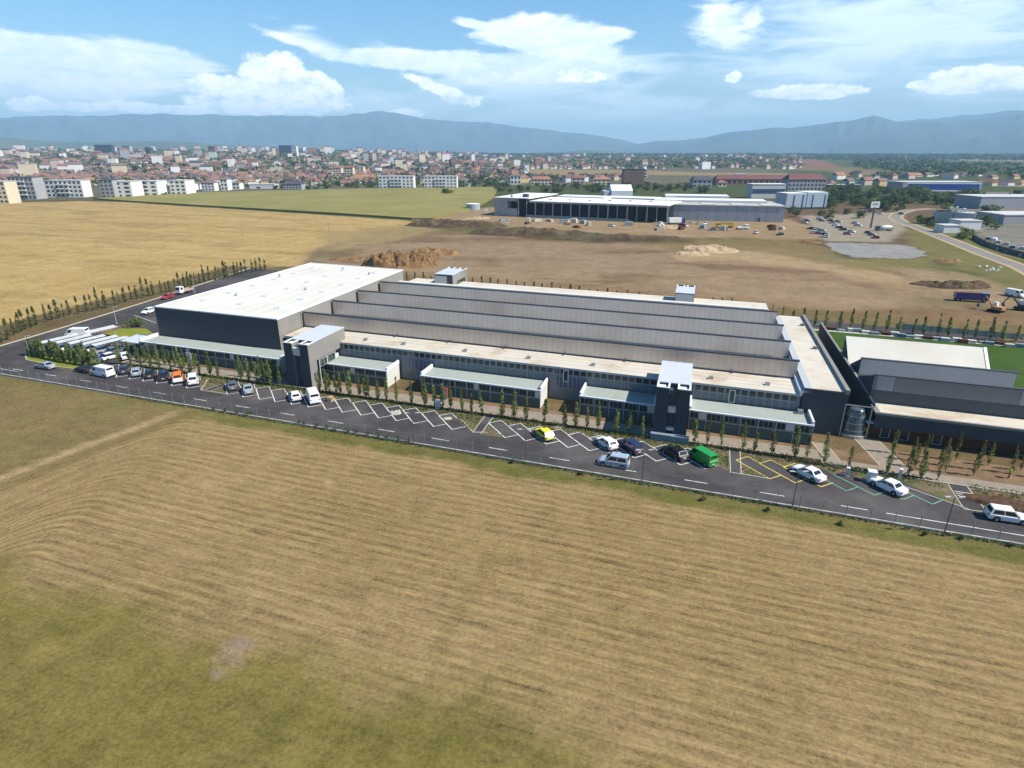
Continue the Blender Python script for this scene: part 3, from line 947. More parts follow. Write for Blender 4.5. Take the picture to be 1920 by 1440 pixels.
def win_mesh(name, w, h, panes=1, frame=.06, fm=None, gm_=None, deep=.10):
    """a framed window in the plane y=0 looking towards -y, origin bottom left"""
    mb = MB()
    mb.box(0, w, -deep * .25, deep, 0, h, 0)
    pw = (w - frame * (panes + 1)) / panes
    for i in range(panes):
        x0 = frame + i * (pw + frame)
        y = -deep * .25 - .012
        mb.face([(x0, y, frame), (x0 + pw, y, frame), (x0 + pw, y, h - frame), (x0, y, h - frame)], 1)
    return mb.mesh(name, [fm or M['alu'], gm_ or M['glass']])


YAWV = math.atan2(EY[1], EY[0])


def add_windows(parent, me, spots, face='front', name='window'):
    b = base_of(parent)
    for (u, v, z) in spots:
        p = W(u, v, z)
        put(name, me, parent, (p[0] - b[0], p[1] - b[1], p[2] - b[2]), YAW if face == 'front' else YAWV)


# ---- the white-roofed warehouse block at the west end
T = thing('warehouse_block', 'tall windowless block with a huge white flat roof at the west end of the factory', 'building', W(-29, 9.4))


def fn(mb):
    mb.hexa([W(-46.1, 9.35, 0), W(-12.9, 9.35, 0), W(-13.2, 67.6, 0), W(-45.6, 68.6, 0)],
            [W(-46.1, 9.35, 9.75), W(-12.9, 9.35, 9.75), W(-13.2, 67.6, 9.75), W(-45.6, 68.6, 9.75)])


mb = MB()
A = [W(-46.1, 9.35), W(-12.9, 9.35), W(-13.2, 67.6), W(-45.6, 68.6)]
Up = lambda p, z: (p[0], p[1], z)
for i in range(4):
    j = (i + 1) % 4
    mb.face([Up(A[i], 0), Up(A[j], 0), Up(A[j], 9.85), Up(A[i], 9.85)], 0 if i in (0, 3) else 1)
mb.build('wall', [M['anthracite_shade'], M['pale_clad']], T)
part(T, 'roof', M['white_roof'], lambda mb: mb.face([Up(p, 9.87) for p in A]))
mb = MB()
for i in range(4):
    j = (i + 1) % 4
    a, c = Vector(Up(A[i], 9.72)), Vector(Up(A[j], 9.72)); d = c - a; nn = Vector((d.y, -d.x, 0)).normalized() * .06
    mb.hexa([a - nn * 3, a + nn, c + nn, c - nn * 3], [q + Vector((0, 0, .24)) for q in (a - nn * 3, a + nn, c + nn, c - nn * 3)])
mb.build('parapet', M['white_cap'], T)
M['skylight'] = mat('skylight_dome', (.58, .62, .68), .25, .06, 1)
for iu in range(3):
    for iv in range(6):
        u, v = -39.5 + iu * 10.4, 17.5 + iv * 8.6
        part(T, 'skylight', M['skylight'], lambda mb: (mb.hexa([W(u - .9, v - .9, 9.875), W(u + .9, v - .9, 9.875), W(u + .9, v + .9, 9.875), W(u - .9, v + .9, 9.875)],
                                                                 [W(u - .7, v - .7, 10.12), W(u + .7, v - .7, 10.12), W(u + .7, v + .7, 10.12), W(u - .7, v + .7, 10.12)])))
for u_s in np.arange(-42.5, -13.5, 3.6):
    part(T, 'roof_seam', M['white_cap'], lambda mb: mb.ubox(u_s, u_s + .07, 9.7, 67.2, 9.872, 9.895))
for u_s, v_s in ((-36, 24), (-24, 35), (-19, 58), (-41, 47), (-30, 62)):
    part(T, 'roof_vent', M['steel'], lambda mb: mb.tube(W(u_s, v_s, 9.872), W(u_s, v_s, 10.5), .3, .22, 10))
part(T, 'rain_pipe', M['alu'], lambda mb: [mb.tube(W(-12.8, v, 6.3), W(-12.8, v, 9.7), .07, n=6) for v in (17.3,)])
part(T, 'dock_door', M['cap'], lambda mb: mb.ubox(-46.25, -46.1, 30, 34, 0, 4.2))

# ---- north-light hall with four glazed teeth
Z0, ZR, VT, PIT = 6.15, 9.45, 17.7, 11.55
U0, U1 = -12.6, 86.3
T = thing('sawtooth_hall', 'long production hall with four grey glazed sawtooth ridges running across the picture', 'building', W(37, 17))
mb = MB()
mb.face([W(U0, VT, 0), W(U1, VT, 0), W(U1, VT, Z0), W(U0, VT, Z0)])
mb.face([W(U1, VT, 0), W(U1, VT + 4 * PIT + 11, 0), W(U1, VT + 4 * PIT + 11, Z0), W(U1, VT, Z0)])
mb.face([W(U1, VT + 4 * PIT + 11, 0), W(U0, VT + 4 * PIT + 11, 0), W(U0, VT + 4 * PIT + 11, Z0), W(U1, VT + 4 * PIT + 11, Z0)])
mb.build('wall', M['pale_clad'], T)
for k in range(4):
    v = VT + k * PIT
    zb = Z0 if k == 0 else Z0 - .25
    part(T, 'glazed_front', M['poly'], lambda mb: mb.face([W(U0, v, zb), W(U1, v, zb), W(U1, v, ZR), W(U0, v, ZR)]))
    part(T, 'sloping_roof', M['tooth_roof'], lambda mb: (mb.hexa([W(U0, v, ZR - .16), W(U1, v, ZR - .16), W(U1, v + PIT, Z0 - .2), W(U0, v + PIT, Z0 - .2)],
                                                                   [W(U0, v, ZR), W(U1, v, ZR), W(U1, v + PIT, Z0 - .05), W(U0, v + PIT, Z0 - .05)])))
    part(T, 'gable_end', M['cap'], lambda mb: [mb.face([W(u, v, Z0 - .3), W(u, v + PIT, Z0 - .3), W(u, v, ZR - .1)]) for u in (U1 - .06,)])
    part(T, 'ridge_cap', M['cap'], lambda mb: mb.ubox(U0, U1 + .15, v - .14, v + .3, ZR - .22, ZR + .07))
    part(T, 'base_flashing', M['cap'], lambda mb: mb.ubox(U0, U1, v - .12, v - .01, zb - .02, zb + .22))
part(T, 'rear_roof', M['white_roof'], lambda mb: mb.ubox(U0 + 5, U1 - 1.8, VT + 3 * PIT + .9, VT + 3 * PIT + 2.4, ZR - .3, ZR + .12))
part(T, 'rear_flat_roof', M['cream_roof'], lambda mb: mb.ubox(U0, U1, VT + 4 * PIT + .05, VT + 4 * PIT + 11, Z0 - .4, Z0))

# ---- clerestory strip along the south side
T = thing('clerestory_wing', 'long low cream-roofed wing with a band of small windows below the sawtooth ridges', 'building', W(37, 10.6))
VS = 10.6
mb = MB()
mb.face([W(U0 + .2, VS, 0), W(U1, VS, 0), W(U1, VS, Z0 - .1), W(U0 + .2, VS, Z0 - .1)])
mb.face([W(U1, VS, 0), W(U1, VT, 0), W(U1, VT, Z0 - .1), W(U1, VS, Z0 - .1)])
mb.build('wall', M['strip_wall'], T)
part(T, 'roof', M['cream_roof'], lambda mb: mb.ubox(U0 + .15, U1 - .3, VS - .25, VT - .14, Z0 - .12, Z0))
part(T, 'eaves_trim', M['alu'], lambda mb: mb.ubox(U0 + .15, U1, VS - .33, VS - .26, Z0 - .32, Z0 + .04))
part(T, 'end_parapet', M['white_cap'], lambda mb: mb.ubox(U1 - .28, U1 + .12, VS - .3, VT + 1, Z0 - .1, Z0 + .62))
wm = win_mesh('window', 1.02, .98, 1, .05)
sp = [(u, VS, 4.78) for u in np.arange(1.8, 85.4, 1.22) if not (64.0 < u < 69.8)]
add_windows(T, wm, sp)
for u in np.arange(1.74, 85.6, 1.22):
    if not (63.6 < u < 70):
        part(T, 'mullion', M['alu'], lambda mb: mb.ubox(u - .035, u + .035, VS - .07, VS - .005, 3.3, 5.82))
part(T, 'sill_rail', M['alu'], lambda mb: mb.ubox(1.7, 85.6, VS - .08, VS - .005, 4.66, 4.74))
gl = win_mesh('courtyard_window', 2.3, 2.2, 3, .07, gm_=M['glass_blue'])
add_windows(T, gl, [(16.2, VS - .12, 2.2), (18.7, VS - .12, 2.2), (46.0, VS - .12, 2.2), (48.5, VS - .12, 2.2)], name='courtyard_window')
dm = win_mesh('door', 1.0, 2.2, 1, .14, M['white_paint'], M['glass'])
add_windows(T, dm, [(45.3 + 2.2, VS - .26, 3.5), (75.6, VS - .14, 3.35)], name='door')
for i, u in enumerate((10, 22, 34, 46, 57.5, 76)):
    part(T, 'roof_outlet', M['cap'], lambda mb: (mb.tube(W(u, VT - .6, Z0), W(u, VT - .6, Z0 + .35), .22, .16, 8)))

for u in (5.5, 14.2, 27.5, 40.3, 52.4, 72.6, 81.5):
    part(T, 'roof_vent', M['steel'], lambda mb: (mb.ubox(u - .35, u + .35, VS + 2.2, VS + 2.9, Z0, Z0 + .45)))
for v_ in (VS + 1.75, VS + 3.5, VS + 5.2):
    part(T, 'roof_seam', M['concrete'], lambda mb: mb.ubox(U0 + .3, U1 - .4, v_, v_ + .05, Z0 + .001, Z0 + .02))
# ---- the low office annexes
def annex(label, u0, u1, v0=5.0, v1=10.25, h=3.35, wins=(), first=False, pane=2.05, front='annex_wall', side_wall=True, roofm='grey_roof'):
    t = thing('office_annex', label, 'building', W((u0 + u1) / 2, v0), 0, 'low office annexes')
    mb = MB()
    mb.face([W(u0, v0, 0), W(u1, v0, 0), W(u1, v0, h - .12), W(u0, v0, h - .12)], 0)
    mb.face([W(u1, v0, 0), W(u1, v1, 0), W(u1, v1, h - .12), W(u1, v0, h - .12)], 1)
    mb.face([W(u0, v1, 0), W(u0, v0, 0), W(u0, v0, h - .12), W(u0, v1, h - .12)], 1)
    mb.build('wall', [M[front], M['annex_side']], t)
    part(t, 'roof', M[roofm], lambda m: m.ubox(u0 + .02, u1 - .02, v0 + .02, v1, h - .22, h - .1))
    part(t, 'parapet', M['white_cap'], lambda m: (m.ubox(u0 - .05, u1 + .05, v0 - .06, v0 + .2, h - .14, h + .06),
                                                     m.ubox(u0 - .05, u0 + .25, v0 + .2, v1 + .1, h - .14, h + .55), m.ubox(u1 - .25, u1 + .05, v0 + .2, v1 + .1, h - .14, h + .55)))
    part(t, 'frame_grid', M['alu'], lambda m: [m.ubox(u - .05, u + .05, v0 - .07, v0 - .005, .1, h - .15) for u in np.linspace(u0 + .1, u1 - .1, int((u1 - u0) / 2.3) + 1)] +
         [m.ubox(u0 + .05, u1 - .05, v0 - .09, v0 - .072, 1.85, 1.95)])
    n = int((u1 - u0) / 2.3); st_ = (u1 - u0 - .2) / n
    for i in range(n):
        k = (i * 7 + int(u0)) % 5
        w_ = pane if k != 4 else 1.25
        add_windows(t, WINS[w_], [(u0 + .18 + i * st_, v0 - .045, 2.02)])
        if k == 4:
            part(t, 'pier_panel', M['annex_side'], lambda m: m.ubox(u0 + .2 + i * st_ + w_ + .05, u0 + .05 + (i + 1) * st_, v0 - .05, v0 - .008, 2.02, h - .2))
    return t


WINS = {2.05: win_mesh('window', 2.08, 1.16, 3, .05), 1.25: win_mesh('window', 1.25, 1.16, 2, .05)}
annex('long low annex with a pale green-grey roof below the white-roofed warehouse block', -46.5, -9.1, 4.0, 9.3)
annex('short annex with a pale end wall just east of the first entrance tower', .3, 14.4)
annex('widest free-standing annex between the two planted courtyards', 21.5, 44.7)
annex('annex half in the shadow of the second entrance tower', 51.6, 64.2)
t5 = annex('easternmost annex with white parapets beside the dark glass entrance', 69.6, 87.8)
part(t5, 'roof_unit', M['steel'], lambda m: m.ubox(86.0, 86.8, 9.2, 9.9, 3.25, 3.9))

# ---- entrance towers with a bridging roof
def tower(label, u0, u1, v0, h, vend, legs=1.9, mirror=False):
    t = thing('entrance_tower', label, 'building', W((u0 + u1) / 2, v0), 0, 'entrance towers')
    s = -1 if mirror else 1
    vd = v0 + s * 2.3
    lo, hi = min(v0, vd), max(v0, vd)
    for a, c in ((u0, u0 + legs), (u1 - legs, u1)):
        mb = MB()
        q = [W(a, lo), W(c, lo), W(c, hi), W(a, hi)]
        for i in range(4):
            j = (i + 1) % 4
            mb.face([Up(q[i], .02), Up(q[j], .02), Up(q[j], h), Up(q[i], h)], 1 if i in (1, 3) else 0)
        mb.build('pylon', [M['anthracite_shade'], M['pale_clad']], t)
        part(t, 'pylon_cap', M['white_cap'], lambda m: (m.ubox(a - .03, c + .03, lo - .03, lo + .25, h - .02, h + .12), m.ubox(a - .03, a + .25, lo + .25, hi, h - .02, h + .12), m.ubox(c - .25, c + .03, lo + .25, hi, h - .02, h + .12),
                                                          m.ubox(a + .25, c - .25, lo + .25, hi, h - .5, h - .3)))
    a, c = (hi, vend) if not mirror else (vend, lo)
    mb = MB()
    q = [W(u0, a), W(u1, a), W(u1, c), W(u0, c)]
    zb = 5.0
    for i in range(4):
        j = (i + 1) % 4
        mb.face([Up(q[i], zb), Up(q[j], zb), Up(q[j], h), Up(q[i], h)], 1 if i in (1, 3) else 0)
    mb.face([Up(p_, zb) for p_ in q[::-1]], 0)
    mb.build('bridge_wall', [M['anthracite_shade'], M['pale_clad']], t)
    part(t, 'bridge_roof', M['blue_roof'], lambda m: m.ubox(u0 - .04, u1 + .04, a - .02, c + .04, h + .004, h + .14))
    part(t, 'stair_core', M['cap'], lambda m: m.ubox(u0 + legs + .02, u1 - legs - .02, lo + .9, hi - .1, 0.02, h - .6))
    return t


t1 = tower('grey entrance tower beside the warehouse block with a pale blue bridging roof', -4.4, 1.05, -.3, 8.6, 12.4)
part(t1, 'landing', M['annex_side'], lambda m: m.ubox(-2.48, -.88, -.2, .5, 6.3, 7.7))
part(t1, 'intercom_panel', M['cap'], lambda m: m.ubox(1.06, 1.1, .7, 1.3, 1.2, 2.8))
wmd = win_mesh('bridge_window', 2.2, 1.5, 2, .08)
add_windows(t1, wmd, [(1.02, 3.2, 3.3), (1.02, 6.0, 3.3)], 'side', 'bridge_window')
for v in (2.9, 5.6, 8.4, 11.2):
    part(t1, 'column', M['alu'], lambda m: m.ubox(.75, 1.0, v - .12, v + .12, 0, 5.0))
t2 = tower('dark blue-grey entrance tower standing alone before the eastern offices', 64.4, 69.4, -.1, 8.5, 12.6)
part(t2, 'plinth', M['plinth'], lambda m: m.ubox(64.1, 69.9, -1.0, -.12, 0, 1.1))
part(t2, 'landing', M['annex_side'], lambda m: m.ubox(66.34, 67.5, .0, .7, 4.55, 5.5))
part(t2, 'lower_landing', M['annex_side'], lambda m: m.ubox(66.34, 67.5, .1, .8, 1.5, 2.0))
for v in (4.4, 8.4, 12.2):
    part(t2, 'column', M['alu'], lambda m: [m.ubox(u, u + .25, v - .12, v + .12, 0, 5.0) for u in (64.7,)])
t3 = tower('pale rear tower with a blue-white roof beside the warehouse block', -2.7, 2.9, 78.3, 9.4, 66.8, mirror=True)
part(t3, 'window', M['glass'], lambda m: m.ubox(1.2, 2.4, 66.74, 66.79, 6.4, 9.0))
part(t3, 'white_front', M['annex_side'], lambda m: m.ubox(-2.6, 1.1, 66.70, 66.79, 6.4, 9.0))
part(t3, 'side_opening', M['glass'], lambda m: m.ubox(2.91, 2.95, 70, 76.5, 5.2, 7.2))
t4 = tower('small rear tower with a blue-white roof on the skyline of the sawtooth ridges', 64.2, 68.7, 74.5, 9.4, 64.3, mirror=True)
part(t4, 'white_front', M['annex_side'], lambda m: m.ubox(64.3, 68.6, 64.2, 64.29, 6.2, 9.2))

# ---- east corridor wing
T = thing('corridor_wing', 'narrow wing with a cream roof between the sawtooth hall and the east hall', 'building', W(90, 10.5))
mb = MB()
q = [W(86.6, 10.3), W(92.9, 10.3), W(92.9, 58.6), W(86.6, 58.6)]
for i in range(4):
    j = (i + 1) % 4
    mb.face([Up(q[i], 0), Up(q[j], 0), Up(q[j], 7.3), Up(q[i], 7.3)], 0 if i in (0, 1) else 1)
mb.build('wall', [M['anthracite_shade'], M['pale_clad']], T)
part(T, 'roof', M['cream_roof'], lambda m: m.ubox(87.7, 92.35, 10.45, 58.4, 7.1, 7.25))
part(T, 'sloping_edge', M['white_cap'], lambda m: m.hexa([W(86.45, 10.3, 6.5), W(87.7, 10.3, 6.5), W(87.7, 58.5, 6.5), W(86.45, 58.5, 6.5)], [W(86.5, 10.3, 6.75), W(87.7, 10.3, 7.28), W(87.7, 58.5, 7.28), W(86.5, 58.5, 6.75)]))
part(T, 'parapet', M['pale_clad'], lambda m: m.ubox(92.35, 92.95, 10.25, 58.6, 7.05, 7.75))
part(T, 'front_capping', M['cap'], lambda m: m.ubox(86.5, 92.35, 10.2, 10.44, 7.1, 7.34))
for v in (33.0, 50):
    part(T, 'roof_vent', M['pale_clad'], lambda m: (m.ubox(91.0, 91.7, v, v + .7, 7.25, 7.75)))

# ---- glass entrance: portal frame with a curved glazed shell
T = thing('glass_entrance', 'arched glazed entrance shell inside a steel portal frame between the two halls', 'entrance', W(94.6, 11.2))
M['shell_glass'], nt, b = _new('greenish_glazing')
b.inputs['Base Color'].default_value = (.085, .125, .135, 1); b.inputs['Roughness'].default_value = .15
b.inputs['Alpha'].default_value = .8
part(T, 'portal_post', M['steel'], lambda m: m.ubox(92.6, 92.75, 10.2, 10.35, 0, 5.3))
part(T, 'portal_post', M['steel'], lambda m: m.ubox(96.4, 96.55, 10.6, 10.75, 0, 5.3))
part(T, 'portal_beam', M['steel'], lambda m: (m.ubox(92.6, 96.55, 10.2, 10.35, 5.3, 5.45), m.ubox(96.4, 96.55, 10.35, 11.6, 5.3, 5.45)))
rings = []
for i in range(9):
    t_ = i / 8; zc = 4.6 * t_
    w_ = 1.75 - .75 * t_ ** 1.6
    rings.append([W(94.6 + w_ * math.cos(a_), 11.2 + (1.4 - .5 * t_) * math.sin(a_), zc) for a_ in np.linspace(0, 2 * math.pi, 20, endpoint=False)])
mb = MB(); mb.loft(rings); mb.build('glass_shell', M['shell_glass'], T, smooth=True)
part(T, 'base_ring', M['steel'], lambda m: m.loft([[W(94.6 + r_ * math.cos(a_), 11.2 + r_ * .8 * math.sin(a_), z_) for a_ in np.linspace(0, 2 * math.pi, 20, endpoint=False)] for z_, r_ in ((0, 1.95), (.5, 1.95), (.55, 1.8))]))
for k in (2, 4, 6):
    part(T, 'shell_rib', M['steel'], lambda m: m.loft([[tuple(Vector(p_) + Vector((0, 0, dz)) + (Vector(p_) - Vector(W(94.6, 11.2, p_[2]))) * .02) for p_ in rings[k]] for dz in (0, .09)]))
part(T, 'door_canopy', M['alu'], lambda m: m.ubox(96.0, 98.2, 10.4, 11.4, 2.7, 2.85))

# ---- east hall
T = thing('east_hall', 'dark hall with grey sawtooth ridges and a sloping white roof beside the green turf', 'building', W(110, 10.4))
UE = 152
mb = MB()
mb.face([W(97.0, 10.4, 2.2), W(UE, 10.4, 2.2), W(UE, 10.4, 4.6), W(97.0, 10.4, 4.6)])
mb.face([W(97.0, 10.4, 2.2), W(97.0, 11.9, 2.2), W(UE, 11.9, 2.2), W(UE, 10.4, 2.2)])
mb.build('fascia', M['anthracite_shade'], T)
M['porch_wall'] = mat('red_brown_boarding', (.10, .045, .03), .9, .2, .5, col2=(.14, .065, .04))
part(T, 'porch_wall', M['porch_wall'], lambda m: m.face([W(97.0, 11.85, 0), W(UE, 11.85, 0), W(UE, 11.85, 2.2), W(97.0, 11.85, 2.2)]))
dm2 = win_mesh('glazed_door', 1.3, 2.0, 1, .12, M['alu'], M['glass'])
add_windows(T, dm2, [(u, 11.75, .05) for u in (98.6, 101.2, 105.6, 112.3, 116.4, 120.5, 126, 131)], name='glazed_door')
part(T, 'front_roof', M['cream_roof'], lambda m: m.ubox(97.7, UE, 10.75, 15.25, 4.35, 4.5))
part(T, 'front_parapet', M['pale_clad'], lambda m: (m.ubox(96.95, UE, 10.35, 10.75, 4.3, 4.66), m.ubox(96.95, 97.7, 10.75, 15.4, 4.3, 4.66)))
part(T, 'side_wall', M['anthracite_shade'], lambda m: m.ubox(96.75, 97.1, 11.95, 61, 0, 5.55))
part(T, 'side_wall_cap', M['pale_clad'], lambda m: m.ubox(96.72, 97.13, 15.6, 61.05, 5.56, 5.75))
part(T, 'lower_wall', M['cap'], lambda m: m.face([W(97.1, 15.3, 4.4), W(UE, 15.3, 4.4), W(UE, 15.3, 6.6), W(97.1, 15.3, 6.6)]))
M['poly_dark'] = ribbed('grey_glazing', (.22, .21, .21), 1.15, .15, .45, var=.05)
M['poly_mid'] = ribbed('pale_grey_glazing', (.36, .36, .36), 1.15, .12, .45, var=.05)
part(T, 'glazed_front', M['poly_dark'], lambda m: m.face([W(97.1, 15.28, 6.6), W(UE, 15.28, 6.6), W(UE, 15.28, 9.1), W(97.1, 15.28, 9.1)]))
part(T, 'ridge_cap', M['cap'], lambda m: m.ubox(96.95, UE, 15.15, 15.6, 9.02, 9.2))
part(T, 'sloping_roof', M['tooth_roof'], lambda m: m.hexa([W(97.2, 15.3, 8.9), W(UE, 15.3, 8.9), W(UE, 26.0, 5.0), W(97.2, 26.0, 5.0)], [W(97.2, 15.3, 9.05), W(UE, 15.3, 9.05), W(UE, 26.0, 5.2), W(97.2, 26.0, 5.2)]))
part(T, 'glazed_front', M['poly_mid'], lambda m: m.face([W(97.6, 26.3, 5.2), W(120.2, 26.3, 5.2), W(120.2, 26.3, 8.35), W(97.6, 26.3, 8.35)]))
part(T, 'ridge_cap', M['cap'], lambda m: m.ubox(97.5, 120.4, 26.15, 26.6, 8.3, 8.48))
part(T, 'sloping_roof', M['tooth_roof'], lambda m: m.hexa([W(97.6, 26.3, 8.2), W(120.2, 26.3, 8.2), W(120.2, 33, 4.9), W(97.6, 33, 4.9)], [W(97.6, 26.3, 8.34), W(120.2, 26.3, 8.34), W(120.2, 33, 5.05), W(97.6, 33, 5.05)]))
for q_ in ([W(97.58, 26.3, 4.6), W(97.58, 26.3, 8.3), W(97.58, 33, 4.95)], [W(120.22, 26.3, 4.6), W(120.22, 33, 4.95), W(120.22, 26.3, 8.3)], [W(97.12, 15.3, 4.6), W(97.12, 15.3, 9.0), W(97.12, 26.0, 5.1)]):
    part(T, 'end_gable', M['anthracite_shade'], lambda m: m.face(q_))
part(T, 'white_roof', M['white_roof'], lambda m: m.hexa([W(97.4, 33, 4.7), W(119.2, 33, 4.7), W(119.3, 38.1, 8.7), W(97.2, 38.1, 8.7)], [W(97.4, 33, 4.9), W(119.2, 33, 4.9), W(119.3, 38.1, 9.0), W(97.2, 38.1, 9.0)]))
part(T, 'gutter', M['white_cap'], lambda m: m.hexa([W(119.3, 33, 4.7), W(119.8, 33, 4.7), W(119.9, 38.1, 8.7), W(119.4, 38.1, 8.7)], [W(119.3, 33, 5.0), W(119.8, 33, 5.0), W(119.9, 38.1, 9.1), W(119.4, 38.1, 9.1)]))
part(T, 'rear_wall', M['pale_clad_u'], lambda m: m.hexa([W(97.2, 38.1, 0), W(119.3, 38.1, 0), W(119.3, 38.5, 0), W(97.2, 38.5, 0)], [W(97.2, 38.1, 8.95), W(119.3, 38.1, 8.95), W(119.3, 38.5, 8.95), W(97.2, 38.5, 8.95)]))
part(T, 'side_panel', M['cap'], lambda m: (m.face([W(119.32, 33, 0), W(119.32, 38.1, 0), W(119.32, 38.1, 8.7), W(119.32, 33, 4.7)]), m.face([W(97.15, 38.1, 4.6), W(97.15, 33, 4.6), W(97.15, 33, 4.7), W(97.15, 38.1, 8.7)]), m.face([W(120.3, 26.3, 0), W(120.3, 33, 0), W(120.3, 33, 5), W(120.3, 26.3, 5.2)])))
part(T, 'roof_deck', M['grey_roof'], lambda m: m.face([W(97.2, 15.5, 4.62), W(119.2, 15.5, 4.62), W(119.2, 38, 4.62), W(97.2, 38, 4.62)]))
fr = win_mesh('access_frame', 1.3, 2.3, 1, .12, M['alu'], M['poly_mid'])
add_windows(T, fr, [(97.6, 15.22, 6.7), (98.6, 15.24, 6.7), (116.6, 15.22, 6.7)], name='access_frame')

# ---- small fixtures in the grounds
def lamp_post(label, px, py, h, arms, m, grp):
    g = G(px, py)
    t = thing('lamp_post', label, 'lamp post', g, 0, grp)
    mb = MB(); mb.tube((0, 0, 0), (0, 0, h), .075, .045, 8); mb.build('pole', m, t, local=True)
    mb = MB(); mb.tube((0, 0, 0), (0, 0, .25), .16, .12, 8); mb.build('base', m, t, local=True)
    for s in arms:
        mb = MB(); mb.tube((0, 0, h - .05), (s * .75, .12 * s, h + .08), .03, .03, 6); a_ = mb.build('arm', m, t, local=True)
        mb = MB(); mb.hexa([(s * .5, -.12, h + .02), (s * 1.15, -.12, h + .06), (s * 1.15, .12, h + .06), (s * .5, .12, h + .02)][::s], [(s * .5, -.12, h + .1), (s * 1.15, -.12, h + .13), (s * 1.15, .12, h + .13), (s * .5, .12, h + .1)][::s])
        mb.build('lamp_head', M['alu'], t, local=True)
    return t


gl_ = 'street lamps along the road wall'
for px, py, h, lab in ((776, 833, 5.2, 'dark lamp post at the wall opposite the empty parking bays'), (985, 867, 5.2, 'dark lamp post at the wall near the yellow car'),
                       (1203, 909, 5.2, 'dark lamp post at the wall in front of the dark blue car'), (1485, 953, 5.2, 'dark lamp post at the wall below the yellow bay lines'),
                       (1769, 1005, 5.2, 'dark lamp post at the wall, the easternmost one, below the path steps')):
    lamp_post(lab, px, py, h, (1, -1), M['dark_steel'], gl_)
gl_ = 'pale lamp posts in the west car park'
for px, py, h, lab in ((219, 607, 4.6, 'pale lamp post beside the flower bed'), (366, 552, 4.6, 'pale lamp post just behind the white pickup by the warehouse'), (57, 668, 4.6, 'pale lamp post at the corner of the tree island')):
    lamp_post(lab, px, py, h, (1,), M['alu'], gl_)


def cabinet(label, px, py, w, d, h, m=None, cat='cabinet', name='utility_cabinet'):
    g = G(px, py)
    t = thing(name, label, cat, g, YAW)
    mb = MB(); mb.box(-w / 2, w / 2, -d / 2, d / 2, .1, h); mb.build('housing', m or M['white_paint'], t, local=True)
    mb = MB(); mb.box(-w / 2 - .04, w / 2 + .04, -d / 2 - .04, d / 2 + .04, h, h + .07); mb.build('lid', m or M['white_paint'], t, local=True)
    mb = MB(); mb.box(-w / 2 - .05, w / 2 + .05, -d / 2 - .05, d / 2 + .05, 0, .1); mb.build('foot', M['concrete'], t, local=True)
    mb = MB(); mb.box(-w / 2 + .06, w / 2 - .06, -d / 2 - .015, -d / 2, .18, h - .1); mb.build('door', M['alu'], t, local=True)


cabinet('white utility cabinet on the verge in front of the widest annex', 822, 766, .9, .7, 1.3)
cabinet('tall white charging cabinet between the two white saloon cars', 1632, 903, 1.0, .9, 1.6)
cabinet('small white charging post near the green bay lines', 1588, 893, .35, .3, 1.3, cat='charging post', name='charging_post')
cabinet('white charging post behind the white saloon in the green bays', 1686, 897, .35, .3, 1.4, cat='charging post', name='charging_post')
cabinet('orange-brown bin by the verge beside the white van', 620, 752, .9, .9, .7, mat('ochre_sacks', (.38, .24, .09)), 'bin', 'waste_bin')
cabinet('red-brown pump box among the saplings before the widest annex', 836, 748, .7, .7, 2.0, mat('red_brown_paint', (.22, .06, .03)), 'machine', 'pump_box')
# rubble heaps
def heap(name, label, cx_, rx, ry, h, m, seed, px=True, seg=26, grp=None, rot=0.0, peaks=3, amp=.35):
    g = G(*cx_) if px else np.array(W(*cx_))
    rr_ = random.Random(seed)
    pk = [(rr_.uniform(-.55, .55), rr_.uniform(-.35, .35), rr_.uniform(.5, 1)) for _ in range(peaks)] + [(0, 0, .85)]
    n = seg
    xs = np.linspace(-1, 1, n); mbh = MB()
    XX, YY = np.meshgrid(xs, xs)
    Hh = np.zeros_like(XX)
    for a_, b_, k_ in pk:
        Hh = np.maximum(Hh, k_ * np.exp(-(((XX - a_) / .42) ** 2 + ((YY - b_) / .42) ** 2)))
    nz = vnoise(XX * rx + seed * 13, YY * ry, 1 / max(1.2, rx * .16), seed, 4)
    edge = np.clip(1.0 - (XX ** 2 + YY ** 2), 0, 1)
    Zz = h * (Hh * (1 - amp) + amp * 2 * (nz - .2)) * sstep(0, .35, edge)
    Zz = np.maximum(Zz, 0) - .12 * (edge < .02)
    c_, s_ = math.cos(rot), math.sin(rot)
    for i in range(n):
        for j in range(n):
            x, y = XX[i, j] * rx, YY[i, j] * ry
            mbh.v.append((g[0] + x * c_ - y * s_, g[1] + x * s_ + y * c_, float(Zz[i, j])))
    for i in range(n - 1):
        for j in range(n - 1):
            if max(edge[i, j], edge[i + 1, j], edge[i, j + 1], edge[i + 1, j + 1]) > 0:
                mbh.f.append([i * n + j, i * n + j + 1, (i + 1) * n + j + 1, (i + 1) * n + j]); mbh.m.append(0)
    o = mbh.build(name, m, origin=(float(g[0]), float(g[1]), 0.0))
    return tag(o, label, 'heap', grp)


heap('rubble_heap', 'pale rubble heap on an empty parking bay', (741, 775), 1.1, .9, .7, mat('pale_rubble', (.38, .35, .30), .95, .25, 2), 5)
heap('gravel_heap', 'little gravel heap beside the path at the end of the empty bays', (838, 785), .9, .6, .35, mat('gravel_rubble', (.42, .38, .30), .95, .2, 2), 6)
heap('soil_heap', 'dark soil heap on the bed by the white off-road car', (1890, 945), 5.5, 1.7, .9, M['dark_soil'], 8, peaks=6, rot=YAW)
heap('sand_heap', 'small sand heap beside the yellow car', (1048, 800), 1.3, .7, .35, M['sand'], 9)

